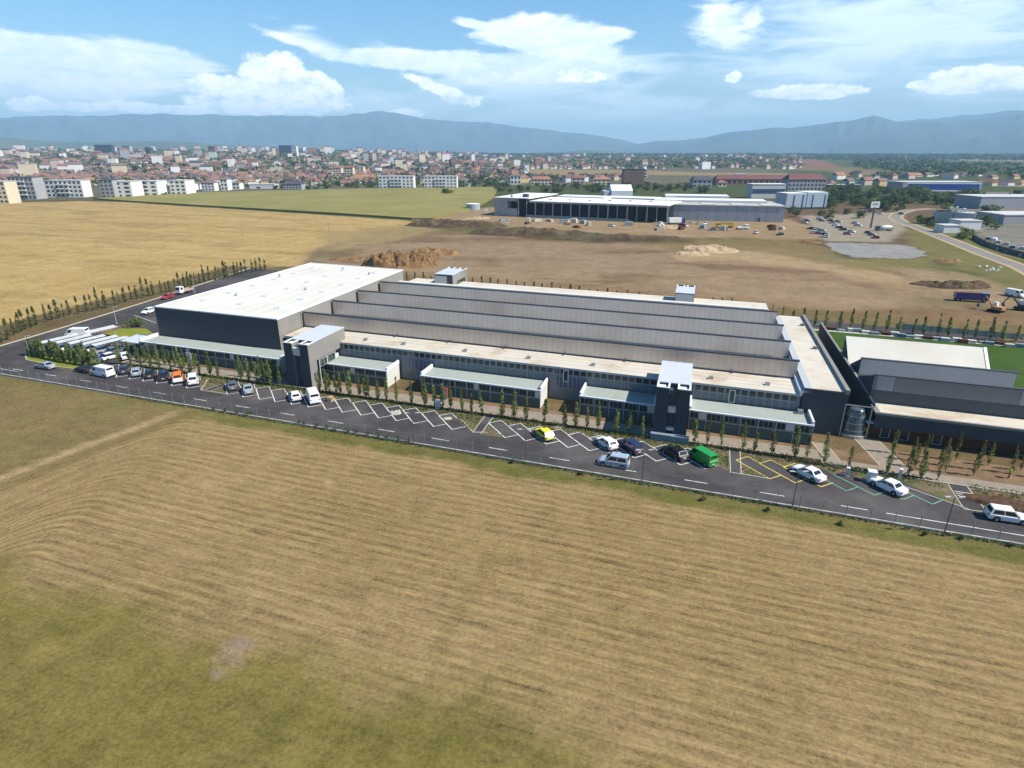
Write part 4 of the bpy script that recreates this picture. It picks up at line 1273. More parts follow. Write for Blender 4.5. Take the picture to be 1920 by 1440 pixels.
# retaining wall and chain-link fence along the road
T = thing('boundary_fence', 'chain-link fence on a low concrete wall along the road', 'fence', W(20, -14.7))
part(T, 'footing_wall', M['concrete'], lambda m: m.ubox(-66, 175, -14.85, -14.6, 0, .32))
nm_, nt, b = _new('chain_link'); M['mesh'] = nm_
b.inputs['Base Color'].default_value = (.30, .33, .31, 1); b.inputs['Roughness'].default_value = .6
u_, v_, z_ = uv_nodes(nt)
ff = ramp(nt, noise(nt, pos(nt), .5, 5, .7), .35, .75)
nt.links.new(math_node(nt, 'ADD', math_node(nt, 'MULTIPLY', ff, .12), .05), b.inputs['Alpha'])
part(T, 'wire_mesh', M['mesh'], lambda m: m.face([W(-66, -14.72, .32), W(175, -14.72, .32), W(175, -14.72, 1.75), W(-66, -14.72, 1.75)]))
mb = MB(); mb.ubox(-.04, .04, -.04, .04, 0, 1.0)
mbp = MB(); mbp.box(-.035, .035, -.035, .035, 0, 1.62); mbp.box(-.05, .05, -.05, .05, 1.62, 1.68)
pm = mbp.mesh('post', M['steel'])
bb = base_of(T)
for i, u in enumerate(np.arange(-65.6, 174, 2.62)[:95]):
    p_ = W(u, -14.72, .3); put('post', pm, T, (p_[0] - bb[0], p_[1] - bb[1], p_[2] - bb[2]), YAW)
part(T, 'top_wire', M['steel'], lambda m: m.tube(W(-66, -14.72, 1.74), W(175, -14.72, 1.74), .012, n=4))
fb = [G(x, y)[:2] for x, y in ((-60, 697), (0, 701))]
# ================================================================ TREES
def leaves(mb, pts, size, rnd, mi=0):
    for p_ in pts:
        s = size * rnd.uniform(.65, 1.35)
        a = Vector((rnd.gauss(0, 1), rnd.gauss(0, 1), rnd.gauss(0, .7))).normalized()
        b_ = a.orthogonal().normalized(); c_ = a.cross(b_)
        t_ = rnd.uniform(0, 6.28)
        e1 = b_ * math.cos(t_) + c_ * math.sin(t_); e2 = a.cross(e1)
        P = Vector(p_)
        mb.face([P - e1 * s, P + e2 * s * .55, P + e1 * s, P - e2 * s * .55], mi)


def column_tree(seed, h, r, n, lm, gap=.35, size=.17, start=.14):
    """slender young tree: tapered trunk with short limbs; loose column of leaves"""
    rnd = random.Random(seed)
    tk = MB()
    lean = (rnd.uniform(-.1, .1), rnd.uniform(-.1, .1))
    q = [(lean[0] * t_ * t_, lean[1] * t_ * t_, h * t_) for t_ in (0, .3, .6, .95)]
    for a, b_, r0, r1 in zip(q, q[1:], (.055, .045, .03), (.045, .03, .012)):
        tk.tube(a, b_, r0, r1, 6, caps=False)
    k = int(9 + h * 3)
    for i in range(k):
        t_ = start + (1 - start) * (i + .5) / k
        ang = rnd.uniform(0, 6.28); rad = r * .8
        c0 = (lean[0] * t_ * t_, lean[1] * t_ * t_, h * t_ - .3)
        tk.tube(c0, (c0[0] + rad * math.cos(ang), c0[1] + rad * math.sin(ang), h * t_), .014, .005, 4, caps=False)
    cr = MB(); pts = []
    bumps = [(rnd.uniform(start, 1), rnd.uniform(0, 6.28), rnd.uniform(.5, 1)) for _ in range(14)]
    while len(pts) < n:
        t_ = start + (1 - start) * rnd.random() ** .92
        ang = rnd.uniform(0, 6.28)
        prof = (.45 + .75 * min(1, (t_ - start) / .22)) * (1.08 - .78 * max(0, (t_ - .25) / .75) ** 1.5)
        near = max(q_[2] * math.exp(-((t_ - q_[0]) * h / .55) ** 2) * (.6 + .4 * math.cos(ang - q_[1])) for q_ in bumps)
        if near < gap * rnd.uniform(.4, 1.1):
            continue
        rad = r * prof * (.55 + .55 * near) * math.sqrt(rnd.uniform(.02, 1))
        pts.append((lean[0] * t_ * t_ + rad * math.cos(ang), lean[1] * t_ * t_ + rad * math.sin(ang), h * t_ + rnd.gauss(0, .06)))
    leaves(cr, pts, size, rnd)
    return tk.mesh('trunk', M['bark']), cr.mesh('crown', lm)


KIND = {
    'young': [column_tree(10 + i, 4.4 + .3 * (i % 3), .40 + .03 * i, 360 + 40 * i, M['leaf_a'], .40 + .05 * (i % 2), .14, .08) for i in range(5)],
    'dense': [column_tree(30 + i, 4.4, .80, 520, M['leaf_a'], .2, .2, .06) for i in range(3)],
    'sparse': [column_tree(50 + i, 4.2, .44, 210, M['leaf_b'], .5, .15) for i in range(4)],
    'field': [column_tree(70 + i, 5.0, .52, 300, M['leaf_b'], .4, .19, .04) for i in range(4)],
    'hedge': [column_tree(90 + i, 3.6, .42, 220, M['leaf_b'], .4, .19, .04) for i in range(3)],
}


def plant(kind, name, x, y, label, group, s=1.0, z=0.0):
    s *= R.choice([.82, .93, 1.0, 1.0, 1.08])
    tm, cm = R.choice(KIND[kind])
    t = thing(name, label, 'tree', (x, y, z), R.uniform(0, 6.28), group)
    t.rotation_euler[0], t.rotation_euler[1] = R.gauss(0, .035), R.gauss(0, .035)
    sx = s * R.uniform(.78, 1.2)
    t.scale = (sx, sx, s * R.uniform(.88, 1.12))
    put('trunk', tm, t); put('crown', cm, t)
    return t


def on_asphalt(u, v):
    return any(bq - 8.1 <= u + v <= bq - 4.4 and u - v >= bq - .7 for bq in stall_b + yel_b + grn_b) or (87 < u < 104.5 and v < -3) or v < -7.9 or any(a_ < u < c_ for a_, c_ in ((36.2, 38.3), (75.6, 77.5), (103.4, 106.3)))


# pavement row before the offices
row = [(-46.1, -1.2), (-43.5, -1.0), (-40.6, -1.6), (-37.8, -1.5), (-35.2, -1.7), (-32.6, -1.5), (-30, -1.6), (-27.6, -1.5), (-25.2, -1.5), (-22.4, -1.4), (-20.3, -1.4), (-14.9, -1.2), (-13.0, -1.2), (-11.2, -1.1), (-9.3, -1.2), (-7.4, -1.2),
       (3.2, -.9), (4.4, -1.0), (5.6, -1.0), (6.7, -1.1), (7.8, -1.2), (9.8, -1.4), (11.7, -1.5), (12.8, -1.2), (13.9, -1.3), (15.9, -1.3), (17.6, -1.2), (19.6, -1.4), (22.4, -1.2), (24.9, -1.5), (26.9, -1.3), (28.6, -1.2), (30.2, -1.3), (32.3, -1.8), (34.2, -1.3), (35.8, -1.2), (39.4, -1.3), (41.3, -1.6), (43.7, -1.8), (46.8, -1.6),
       (50.2, -1.6), (52.1, -1.4), (54.0, -1.6), (56.0, -1.6), (58.4, -1.6), (60.6, -1.6), (62.6, -1.6),
       (70.9, -1.2), (72.9, -1.2), (74.5, -1.2), (77.9, -1.5), (79.3, -1.5), (81.6, -1.6), (84.8, -1.5), (86.4, -1.3), (88.8, -1.5), (91.9, -1.4), (96.4, -1.2), (98.9, -1.2), (100.7, -1.3), (102.6, -1.2)]
for i, (u, v) in enumerate(row):
    x, y, _ = W(u + R.uniform(-.3, .3), -1.72 + (u + 46.4) / 134.8 * 1.48 - (.9 if u > 88.4 else 0) + R.uniform(-.18, .18))
    plant('young' if u < 70 else ('young' if i % 2 else 'sparse'), 'young_tree', x, y, f'slender young tree, {ordinal(i + 1)} from the left in the row along the factory pavement', 'young trees along the factory pavement', .98, .1)
extra = [(-44.5, .9), (-41.8, .6), (-38.9, 1.0), (-36.4, .7), (-33.8, .9), (-31.2, .6), (-28.6, .8), (-15.8, .4), (-12.2, .7), (-10.2, .5), (-8.2, .6), (-6.0, -.9), (-5.0, .4)]
for i, (u, v) in enumerate(extra):
    x, y, _ = W(u, v)
    plant('young', 'young_tree', x, y, f'young tree close to the long western annex, {ordinal(i + 1)} from the left behind the pavement row', 'young trees behind the pavement row', .9)
isl_t = [(-70, -4.1), (-67.8, -3.9), (-65.8, -4.2), (-63.8, -4.3), (-61.8, -4.6), (-60.2, -4.7), (-58.6, -4.9), (-56.8, -4.9), (-55.2, -5.0), (-53.2, -4.9), (-51.4, -4.8), (-49.8, -4.6), (-68.9, -2.6), (-64.8, -2.9), (-59.2, -3.3), (-54.2, -3.4)]
for i, (u, v) in enumerate(isl_t):
    x, y, _ = W(u, v)
    plant('dense' if i < 12 else 'young', 'island_tree', x, y, f'bushy young tree on the car park island, {ordinal(i + 1)} from the left' if i < 12 else f'thin young tree at the back of the car park island, {ordinal(i - 11)} from the left', 'trees on the car park island', .9)
# row along the wheat field, with low growth between
pts = [G(x, y)[:2] for x, y in ((-60, 690), (8, 640), (60, 612), (125, 592), (200, 577), (250, 562), (300, 552), (380, 530), (440, 517), (500, 505))]
seg = [(a, b_, np.linalg.norm(b_ - a)) for a, b_ in zip(pts, pts[1:])]
L = sum(s[2] for s in seg); i = 0; d = 0.0
while d < L:
    dd = d
    for a, b_, l in seg:
        if dd <= l:
            p_ = a + (b_ - a) * dd / l; break
        dd -= l
    i += 1
    if R.random() > .06:
        plant('field', 'hedgerow_tree', p_[0] + R.uniform(-.4, .4), p_[1] + R.uniform(-.4, .4), f'slim olive green tree, {ordinal(i)} from the near end of the row beside the wheat stubble', 'trees along the wheat stubble', R.uniform(.75, 1.1))
    d += 1.9 + R.uniform(-.3, .5)
# row behind the factory
bk = [G(x, y)[:2] for x, y in ((765, 526), (900, 537), (1200, 566), (1520, 611), (1900, 641), (2050, 650))]
seg = [(a, b_, np.linalg.norm(b_ - a)) for a, b_ in zip(bk, bk[1:])]
L = sum(s[2] for s in seg); i = 0; d = 0.0
while d < L:
    dd = d
    for a, b_, l in seg:
        if dd <= l:
            p_ = a + (b_ - a) * dd / l; break
        dd -= l
    i += 1
    far_r = p_[0] > 55
    plant('young' if far_r else 'hedge', 'boundary_tree', p_[0] + R.uniform(-.3, .3), p_[1] + R.uniform(-.3, .3), f'slim tree in the row behind the factory, {ordinal(i)} from the west end', 'trees in the row behind the factory', R.uniform(.85, 1.1) * (1.0 if far_r else .92))
    d += 2.7 if far_r else 3.1
# thin saplings before the east hall
for i, (u, v) in enumerate([(99.2, 6.4), (101.3, 4.6), (103.2, 6.4), (105.0, 4.4), (107.3, 6.8), (109.2, 4.6), (111.2, 6.6), (113.4, 4.8), (115, 6.4), (117.2, 4.6), (119, 6.4), (121.5, 5), (124, 6.2), (101.0, 2.4), (104.6, 2.2), (108, 2.4)]):
    x, y, _ = W(u, v)
    plant('sparse', 'sapling', x, y, f'thin sapling on the brown bed before the east hall, {ordinal(i + 1)} planted', 'saplings before the east hall', .92)
# round shrub in the flower bed and small ones by the wall


def bush(name, label, x, y, r, h, lm, n=260, seed=1, grp=None, cat='shrub', size=.22):
    rnd = random.Random(seed)
    t = thing(name, label, cat, (x, y, 0), 0, grp)
    mb = MB(); pts_ = []
    cl = [(rnd.gauss(0, r * .45), rnd.gauss(0, r * .45), h * rnd.uniform(.3, .8)) for _ in range(9)]
    for _ in range(n):
        c_ = rnd.choice(cl)
        pts_.append((c_[0] + rnd.gauss(0, r * .26), c_[1] + rnd.gauss(0, r * .26), max(.05, c_[2] + rnd.gauss(0, h * .16))))
    leaves(mb, pts_, size, rnd); mb.build('foliage', lm, t, local=True)
    mb = MB()
    for c_ in cl[:6]:
        mb.tube((0, 0, 0), c_, .05, .02, 5, caps=False)
    mb.build('stem', M['bark'], t, local=True)
    return t


g = G(247, 613); bush('shrub', 'round dark green shrub in the flower bed west of the warehouse', g[0], g[1], 1.9, 2.2, M['leaf_a'], 420, 3)
g = G(258, 612); bush('shrub', 'lighter low shrub beside the round dark one', g[0], g[1], 1.3, 1.2, M['leaf_d'], 240, 4)
for i, (px, py) in enumerate([(469, 776), (960, 868), (1087, 890), (1317, 938), (1438, 958), (1575, 984), (1733, 1003), (1800, 1011), (1893, 1024)]):
    g = G(px, py); bush('wall_shrub', f'small dark shrub clinging to the road wall, {ordinal(i + 1)} from the left', g[0], g[1] - .1, .3, .5, M['leaf_c'], 60, 60 + i, 'shrubs along the road wall', size=.14)
# climbing plants on the fence
for i in range(16):
    u = 8 + i * 1.9 + R.uniform(-.5, .5) if i < 12 else (-2 - (i - 12) * 2.4)
    x, y, _ = W(u, -14.75)
    bush('climber', f'faint green climber on the road fence, {ordinal(i + 1)} of the group opposite the empty bays', x, y, .35, 1.3, M['leaf_d'], 50, 80 + i, 'climbers on the road fence', size=.1)
# weeds: uncountable low growth in the verge
mb = MB(); rnd = random.Random(4); pts_ = []
for _ in range(16000):
    u = rnd.uniform(-46, 140); v = rnd.uniform(-7.8, -.6)
    if rnd.random() < .5 and u < 74:
        v = rnd.uniform(-4.2, -.6)
    if on_asphalt(u, v):
        continue
    pts_.append(W(u, v, rnd.uniform(.03, .22)))
for _ in range(5200):
    u = rnd.uniform(-46, 101); pts_.append(W(u, -1.72 + (u + 46.4) / 134.8 * 1.48 - (.9 if u > 88.4 else 0) + rnd.gauss(0, .3), rnd.uniform(.04, .4)))
for _ in range(2600):
    u = rnd.uniform(-30, 150); pts_.append(W(u, -14.9 - abs(rnd.gauss(0, .22)), rnd.uniform(.03, .28)))
leaves(mb, pts_, .15, rnd); stuff(mb.build('weeds', M['leaf_d'], origin=(0, 0, 0)))
# stones lying on the soil
mb = MB(); rnd = random.Random(5)
for _ in range(420):
    u = rnd.uniform(0, 140); v = rnd.uniform(-5, -3.1) if u < 100 else rnd.uniform(-7, 6)
    if on_asphalt(u, v):
        continue
    x, y, _z = W(u, v); s = rnd.uniform(.05, .15)
    mb.loft([[(x + s * k_ * math.cos(a_), y + s * k_ * .8 * math.sin(a_), zz * s) for a_ in np.linspace(0, 6.28, 6, endpoint=False)] for k_, zz in ((1, -.1), (1.0, .5), (.5, .9))])
stuff(mb.build('loose_stones', mat('pale_stone', (.34, .30, .24), .95, .2, 2), origin=(0, 0, 0)))
# ================================================================ VEHICLES (length along +x, wheels on z=0)
def ring(x, zb, zt, w, r=.12):
    return [(x, -w * .9, zb), (x, -w, zb + r), (x, -w, zt - r * .9), (x, -w * .86, zt), (x, w * .86, zt), (x, w, zt - r * .9), (x, w, zb + r), (x, w * .9, zb)]


SPEC = {
    # length, half width, lower-body stations (x/L, bottom, top, width factor), greenhouse (x rear/front at belt, at roof), roof height, belt, tyre radius
    'hatch': dict(L=4.15, w=.88, st=[(-.5, .42, .78, .84), (-.47, .26, .93, .95), (-.3, .22, .97, 1), (.0, .22, .95, 1), (.2, .22, .93, 1), (.42, .24, .80, .95), (.5, .34, .62, .80)], gh=(-1.92, 1.0, -1.45, .22), H=1.48, tr=.31, wb=1.28),
    'saloon': dict(L=4.55, w=.89, st=[(-.5, .42, .82, .84), (-.47, .26, .96, .95), (-.28, .22, 1.0, 1), (.0, .22, .95, 1), (.2, .22, .93, 1), (.42, .24, .80, .95), (.5, .34, .62, .80)], gh=(-1.55, 1.05, -.95, .25), H=1.47, tr=.31, wb=1.36),
    'estate': dict(L=4.5, w=.90, st=[(-.5, .42, .82, .86), (-.47, .28, 1.0, .96), (-.3, .24, 1.02, 1), (.0, .24, 1.0, 1), (.2, .24, .98, 1), (.42, .26, .86, .95), (.5, .38, .68, .82)], gh=(-2.12, 1.05, -1.85, .35), H=1.68, tr=.34, wb=1.35),
    'mpv': dict(L=4.4, w=.91, st=[(-.5, .42, .95, .9), (-.48, .26, 1.08, .97), (-.3, .22, 1.1, 1), (.0, .22, 1.08, 1), (.22, .22, 1.05, 1), (.42, .24, .90, .95), (.5, .34, .68, .82)], gh=(-2.12, 1.15, -1.98, .45), H=1.82, tr=.32, wb=1.38),
    'van': dict(L=5.3, w=.99, st=[(-.5, .40, 1.2, .95), (-.49, .30, 1.25, .99), (-.3, .26, 1.27, 1), (.1, .26, 1.25, 1), (.3, .26, 1.22, 1), (.44, .28, 1.02, .96), (.5, .38, .75, .85)], gh=(-2.58, 2.0, -2.52, 1.25), H=2.25, tr=.34, wb=1.65, panel=True),
}
_cache = {}


def lerp(a, b, t):
    return tuple(a[i] + (b[i] - a[i]) * t for i in range(3))


def quad_inset(c, s0, s1, t0, t1, off):
    """sub-quad of the quad c (bottom-left, bottom-right, top-right, top-left), pushed out by off"""
    def at_(s, t):
        return Vector(lerp(lerp(c[0], c[1], s), lerp(c[3], c[2], s), t))
    nrm = (Vector(c[1]) - Vector(c[0])).cross(Vector(c[3]) - Vector(c[0])).normalized() * off
    return [tuple(at_(s, t) + nrm) for s, t in ((s0, t0), (s1, t0), (s1, t1), (s0, t1))]


def car_meshes(kind):
    if kind in _cache:
        return _cache[kind]
    S = SPEC[kind]; L, w, H = S['L'], S['w'], S['H']
    body = MB()
    rings_ = [ring(f * L, zb, zt, w * k) for f, zb, zt, k in S['st']]
    body.loft(rings_)
    xr, xf, xr2, xf2 = S['gh']
    zb = S['st'][3][2] - .04
    wb_, wt = w * .93, w * .76 if not S.get('panel') else w * .88
    b4 = [(xr, -wb_, zb), (xf, -wb_, zb), (xf, wb_, zb), (xr, wb_, zb)]
    t4 = [(xr2, -wt, H - .05), (xf2, -wt, H - .05), (xf2, wt, H - .05), (xr2, wt, H - .05)]
    body.hexa(b4, t4)
    m4 = [(xr2 + .12, -wt * .86, H), (xf2 - .15, -wt * .86, H), (xf2 - .15, wt * .86, H), (xr2 + .12, wt * .86, H)]
    body.hexa(t4, m4)
    res = {'body': body}
    o = .012
    def gmesh(nm, q):
        mb_ = MB(); mb_.face(q); return mb_.mesh(nm, M['car_glass'])
    front = (b4[1], b4[2], t4[2], t4[1]); rear = (b4[3], b4[0], t4[0], t4[3])
    rs = (b4[0], b4[1], t4[1], t4[0]); ls = (b4[2], b4[3], t4[3], t4[2])
    parts = [('windscreen', gmesh('windscreen', quad_inset(front, .06, .94, .10, .93, o)))]
    parts.append(('rear_window', gmesh('rear_window', quad_inset(rear, .10, .90, .22 if not S.get('panel') else .45, .88, o))))
    if S.get('panel'):
        parts += [('side_window', gmesh('side_window', quad_inset(rs, .76, .95, .12, .80, o))), ('side_window', gmesh('side_window', quad_inset(ls, .05, .24, .12, .80, o)))]
    else:
        for q in (rs, ls):
            for s0, s1 in ((.07, .47), (.51, .92)):
                parts.append(('side_window', gmesh('side_window', quad_inset(q, s0, s1, .12, .86, o))))
    # wheels
    wm_ = MB(); r = S['tr']
    wm_.tube((0, -.11, 0), (0, .11, 0), r, r, 16, 0)
    for s in (-1, 1):
        wm_.tube((0, s * .11, 0), (0, s * .122, 0), r * .64, r * .60, 12, 1)
    wme = wm_.mesh('wheel', [M['tyre'], M['rim']])
    wh = [(sx * S['wb'], sy * (w - .10), r) for sx in (-1, 1) for sy in (-1, 1)]
    ar = MB()
    for sx in (-1, 1):
        for sy in (-1, 1):
            ar.tube((sx * S['wb'], sy * (w - .02), r + .03), (sx * S['wb'], sy * (w + .004), r + .03), r + .07, r + .07, 16)
    parts.append(('wheel_arch', ar.mesh('wheel_arch', M['tyre'])))
    lamps = []
    f0 = S['st'][-1]; fz = f0[2] - .06
    for sy in (-1, 1):
        mb_ = MB(); y0, y1 = sorted((sy * w * .48, sy * w * .80))
        mb_.box(L * .5 - .16, L * .5 + .012, y0, y1, fz - .13, fz + .03); parts.append(('headlight', mb_.mesh('headlight', M['lamp_clear'])))
        mb_ = MB(); z1 = S['st'][1][2] - .06; y0, y1 = sorted((sy * w * .62, sy * w * .86))
        mb_.box(-L * .5 - .012, -L * .5 + .12, y0, y1, z1 - .22, z1); parts.append(('tail_light', mb_.mesh('tail_light', M['lamp_red'])))
        mb_ = MB(); y0, y1 = sorted((sy * (w + .02), sy * (w + .17)))
        mb_.box(xf - .42, xf - .30, y0, y1, zb + .02, zb + .15); parts.append(('wing_mirror', mb_.mesh('wing_mirror', M['tyre'])))
    mb_ = MB(); mb_.box(-L * .5 - .02, -L * .5 + .05, -.26, .26, .55, .67); parts.append(('number_plate', mb_.mesh('number_plate', M['plate'])))
    mb_ = MB(); mb_.box(-L * .5 - .03, -L * .5 + .2, -w * .8, w * .8, .30, .44); mb_.box(L * .5 - .25, L * .5 + .03, -w * .75, w * .75, .26, .40); parts.append(('bumper', mb_.mesh('bumper', M['cap'])))
    _cache[kind] = (body, parts, wme, wh)
    return _cache[kind]


def car(kind, name, cat, label, pm, u, v, head, group=None, s=1.0, xy=None):
    """head: direction of travel in plan, as (du, dv)"""
    body, parts, wme, wh = car_meshes(kind)
    d = np.array(head[0]) * EX + np.array(head[1]) * EY
    x, y, _ = W(u, v) if xy is None else (*xy, 0)
    t = thing(name, label, cat, (x, y, .03 if xy is None else 0), math.atan2(d[1], d[0]), group)
    t.scale = (s, s, s)
    put('body', body.mesh('body', pm, smooth=False), t)
    for nm, me in parts:
        put(nm, me, t)
    for p_ in wh:
        put('wheel', wme, t, p_)
    return t


def smooth_body(t):
    pass


WHT = paint('white', (.80, .80, .80)); SIL = paint('silver', (.42, .45, .48), .3, .3); GRY = paint('slate_grey', (.13, .14, .16), .3, .2)
BLK = paint('black', (.012, .012, .014)); NVY = paint('navy_blue', (.018, .020, .07)); DBL = paint('dark_blue_grey', (.03, .04, .055))
YEL = paint('lemon_yellow', (.72, .70, .02)); GRN = paint('bright_green', (.015, .28, .035)); ORN = paint('orange', (.85, .20, .01)); RED = paint('red', (.35, .02, .03))
PBL = paint('pale_blue_silver', (.42, .50, .56), .3, .2); DGR = paint('very_dark_green', (.010, .016, .012))
IN = (-1, 1)        # nose-in herringbone
gp = 'cars in the herringbone bays'
car('saloon', 'parked_car', 'car', 'silver-blue saloon car alone on the road beside the tree island', SIL, -58.7, -8.9, (-1, .02))
car('hatch', 'parked_car', 'car', 'black car at the kerb just ahead of the white panel van', BLK, -49.2, -7.7, (-1, .03))
car('van', 'panel_van', 'van', 'white panel van at the kerb behind the black car', WHT, -43.4, -8.2, (-1, .06), s=.95)
car('hatch', 'parked_car', 'car', 'dark blue-grey hatchback in the leftmost bay', DBL, -41.4, -4.9, IN, gp)
car('hatch', 'parked_car', 'car', 'silver hatchback between the dark blue and black cars', SIL, -37.6, -5.3, IN, gp)
car('hatch', 'parked_car', 'car', 'black hatchback right of the silver one in the western bays', BLK, -34.3, -5.1, IN, gp)
car('estate', 'parked_car', 'car', 'black estate car next to the orange car', BLK, -30.7, -5.2, IN, gp)
t = car('mpv', 'orange_car', 'car', 'orange car with a white tailgate', ORN, -26.9, -5.2, IN, gp)
mb = MB(); mb.hexa([(-2.26, -.84, .45), (-2.1, -.84, .45), (-2.1, .84, .45), (-2.26, .84, .45)], [(-2.22, -.82, 1.12), (-2.1, -.82, 1.12), (-2.1, .82, 1.12), (-2.22, .82, 1.12)]); mb.build('tailgate', WHT, t, local=True)
car('mpv', 'parked_van', 'van', 'tall white car at the right end of the western group beside the bare corner', WHT, -23.2, -5.1, IN, gp, 1.06)
car('hatch', 'parked_car', 'car', 'dark grey hatchback right of the bare triangular bed', GRY, -13.9, -4.9, IN, gp)
car('saloon', 'parked_car', 'car', 'silver-grey car next to the dark grey hatchback', SIL, -9.8, -5.4, IN, gp)
car('hatch', 'parked_car', 'car', 'small white car left of the tall white van at the entrance tower', WHT, .8, -5.4, IN, gp)
car('van', 'panel_van', 'van', 'tall white panel van below the grey entrance tower', WHT, 4.4, -5.0, IN, gp, .95)
car('hatch', 'parked_car', 'car', 'lemon yellow hatchback among the empty bays', YEL, 48.0, -5.6, IN, gp)
car('hatch', 'parked_car', 'car', 'white hatchback beside the dark blue car', WHT, 57.9, -5.5, IN, gp)
car('estate', 'parked_car', 'car', 'dark navy blue car right of the white hatchback', NVY, 61.5, -5.5, IN, gp)
car('mpv', 'moving_car', 'car', 'pale blue-silver car driving along the road below the herringbone bays', PBL, 59.8, -11.2, (-1, .03))
car('hatch', 'parked_car', 'car', 'very dark green car beside the bright green van', DGR, 68.0, -5.4, IN, gp, 1.05)
car('van', 'green_van', 'van', 'bright green van at the right end of the white-lined bays', GRN, 71.9, -5.7, IN, gp, .86)
car('saloon', 'parked_car', 'car', 'white saloon car in the yellow-lined bays', WHT, 86.0, -5.5, IN, gp, 1.03)
car('saloon', 'parked_car', 'car', 'white saloon car in the green-lined charging bays', WHT, 95.6, -5.7, IN, gp, 1.03)
car('estate', 'off_road_car', 'car', 'white off-road car driving out at the right edge', WHT, 107.6, -9.1, (1, .03))
car('hatch', 'red_car', 'car', 'red car parked along the side road west of the warehouse', RED, -85.4, 48.8, (.05, -1))
car('hatch', 'parked_car', 'car', 'white car partly hidden by the corner of the warehouse block', WHT, -76.2, 33.2, (.1, -1))
car('van', 'panel_van', 'van', 'white van with a dark front parked behind the tree island', WHT, -73.6, 9.8, (-.9, -.35))
car('hatch', 'parked_car', 'car', 'small blue car beside the white parasol at the carports', paint('mid_blue', (.08, .14, .35)), -52.6, -1.6, (-.6, .8))
car('hatch', 'parked_car', 'car', 'white hatchback behind the saplings left of the western annex', WHT, -48.6, 1.4, (-.8, .5))


def truck(name, cat, label, xy, head, cab, bed, L=7.5, wdt=2.4, kind='tipper', z=0.0, s=1.0):
    t = thing(name, label, cat, (xy[0], xy[1], z), head)
    t.scale = (s, s, s); w = wdt / 2
    mb = MB(); mb.hexa([(L * .5 - 2.0, -w, .75), (L * .5, -w, .75), (L * .5, w, .75), (L * .5 - 2.0, w, .75)], [(L * .5 - 2.0, -w, 2.75), (L * .5 - .25, -w, 2.75), (L * .5 - .25, w, 2.75), (L * .5 - 2.0, w, 2.75)]); mb.build('cab', cab, t, local=True)
    mb = MB(); mb.hexa([(L * .5 - .16, -w * .85, 1.7), (L * .5 - .10, -w * .85, 1.7), (L * .5 - .10, w * .85, 1.7), (L * .5 - .16, w * .85, 1.7)], [(L * .5 - .28, -w * .8, 2.5), (L * .5 - .21, -w * .8, 2.5), (L * .5 - .21, w * .8, 2.5), (L * .5 - .28, w * .8, 2.5)]); mb.build('windscreen', M['car_glass'], t, local=True)
    for sy in (-1, 1):
        mb = MB(); y0, y1 = sorted((sy * w, sy * (w + .012))); mb.box(L * .5 - 1.6, L * .5 - .6, y0, y1, 1.7, 2.5); mb.build('side_window', M['car_glass'], t, local=True)
    mb = MB(); mb.box(-L * .5, L * .5 - .1, -w * .5, w * .5, .5, .78); mb.build('chassis', M['dark_steel'], t, local=True)
    x0, x1 = -L * .5, L * .5 - 2.15
    mb = MB()
    if kind == 'tipper':
        mb.hexa([(x0, -w, .95), (x1, -w, .95), (x1, w, .95), (x0, w, .95)], [(x0 - .1, -w - .05, 2.5), (x1, -w - .05, 2.7), (x1, w + .05, 2.7), (x0 - .1, w + .05, 2.5)])
        mb.build('tipper_body', bed, t, local=True)
        mb = MB(); mb.box(x0 + .1, x1 - .1, -w + .05, w - .05, 2.72, 2.78); mb.build('load', M['soil'], t, local=True)
    elif kind == 'flat':
        mb.box(x0, x1, -w, w, .85, 1.05); mb.box(x0, x1, -w, -w + .06, 1.05, 1.5); mb.box(x0, x1, w - .06, w, 1.05, 1.5); mb.box(x0, x0 + .06, -w + .06, w - .06, 1.05, 1.5); mb.build('flat_bed', bed, t, local=True)
    elif kind == 'box':
        mb.box(x0, x1, -w - .04, w + .04, .9, 3.3); mb.build('cargo_box', bed, t, local=True)
    elif kind == 'mixer':
        rg = []
        for i in range(7):
            k_ = i / 6; rad = [.55, 1.0, 1.2, 1.2, 1.05, .75, .4][i]; cx_ = x1 - .3 - k_ * (x1 - x0 - .3); cz = 1.75 + .55 * k_
            rg.append([(cx_, rad * math.cos(a_), cz + rad * math.sin(a_)) for a_ in np.linspace(0, 6.283, 16, endpoint=False)])
        mb.loft(rg); mb.build('drum', bed, t, local=True, smooth=True)
        mb = MB(); mb.box(x0 - .3, x0 + .1, -.3, .3, 1.1, 2.2); mb.build('chute', M['dark_steel'], t, local=True)
    mw = MB(); mw.tube((0, -.15, 0), (0, .15, 0), .48, .48, 14, 0)
    for sg in (-1, 1):
        mw.tube((0, sg * .15, 0), (0, sg * .16, 0), .26, .24, 10, 1)
    me = mw.mesh('wheel', [M['tyre'], M['rim']])
    for x in ((L * .5 - 1.1), (-L * .5 + 1.9), (-L * .5 + .75)):
        for sy in (-1, 1):
            put('wheel', me, t, (x, sy * (w - .17), .48))
    return t


def gxy(px, py):
    return G(px, py)[:2]


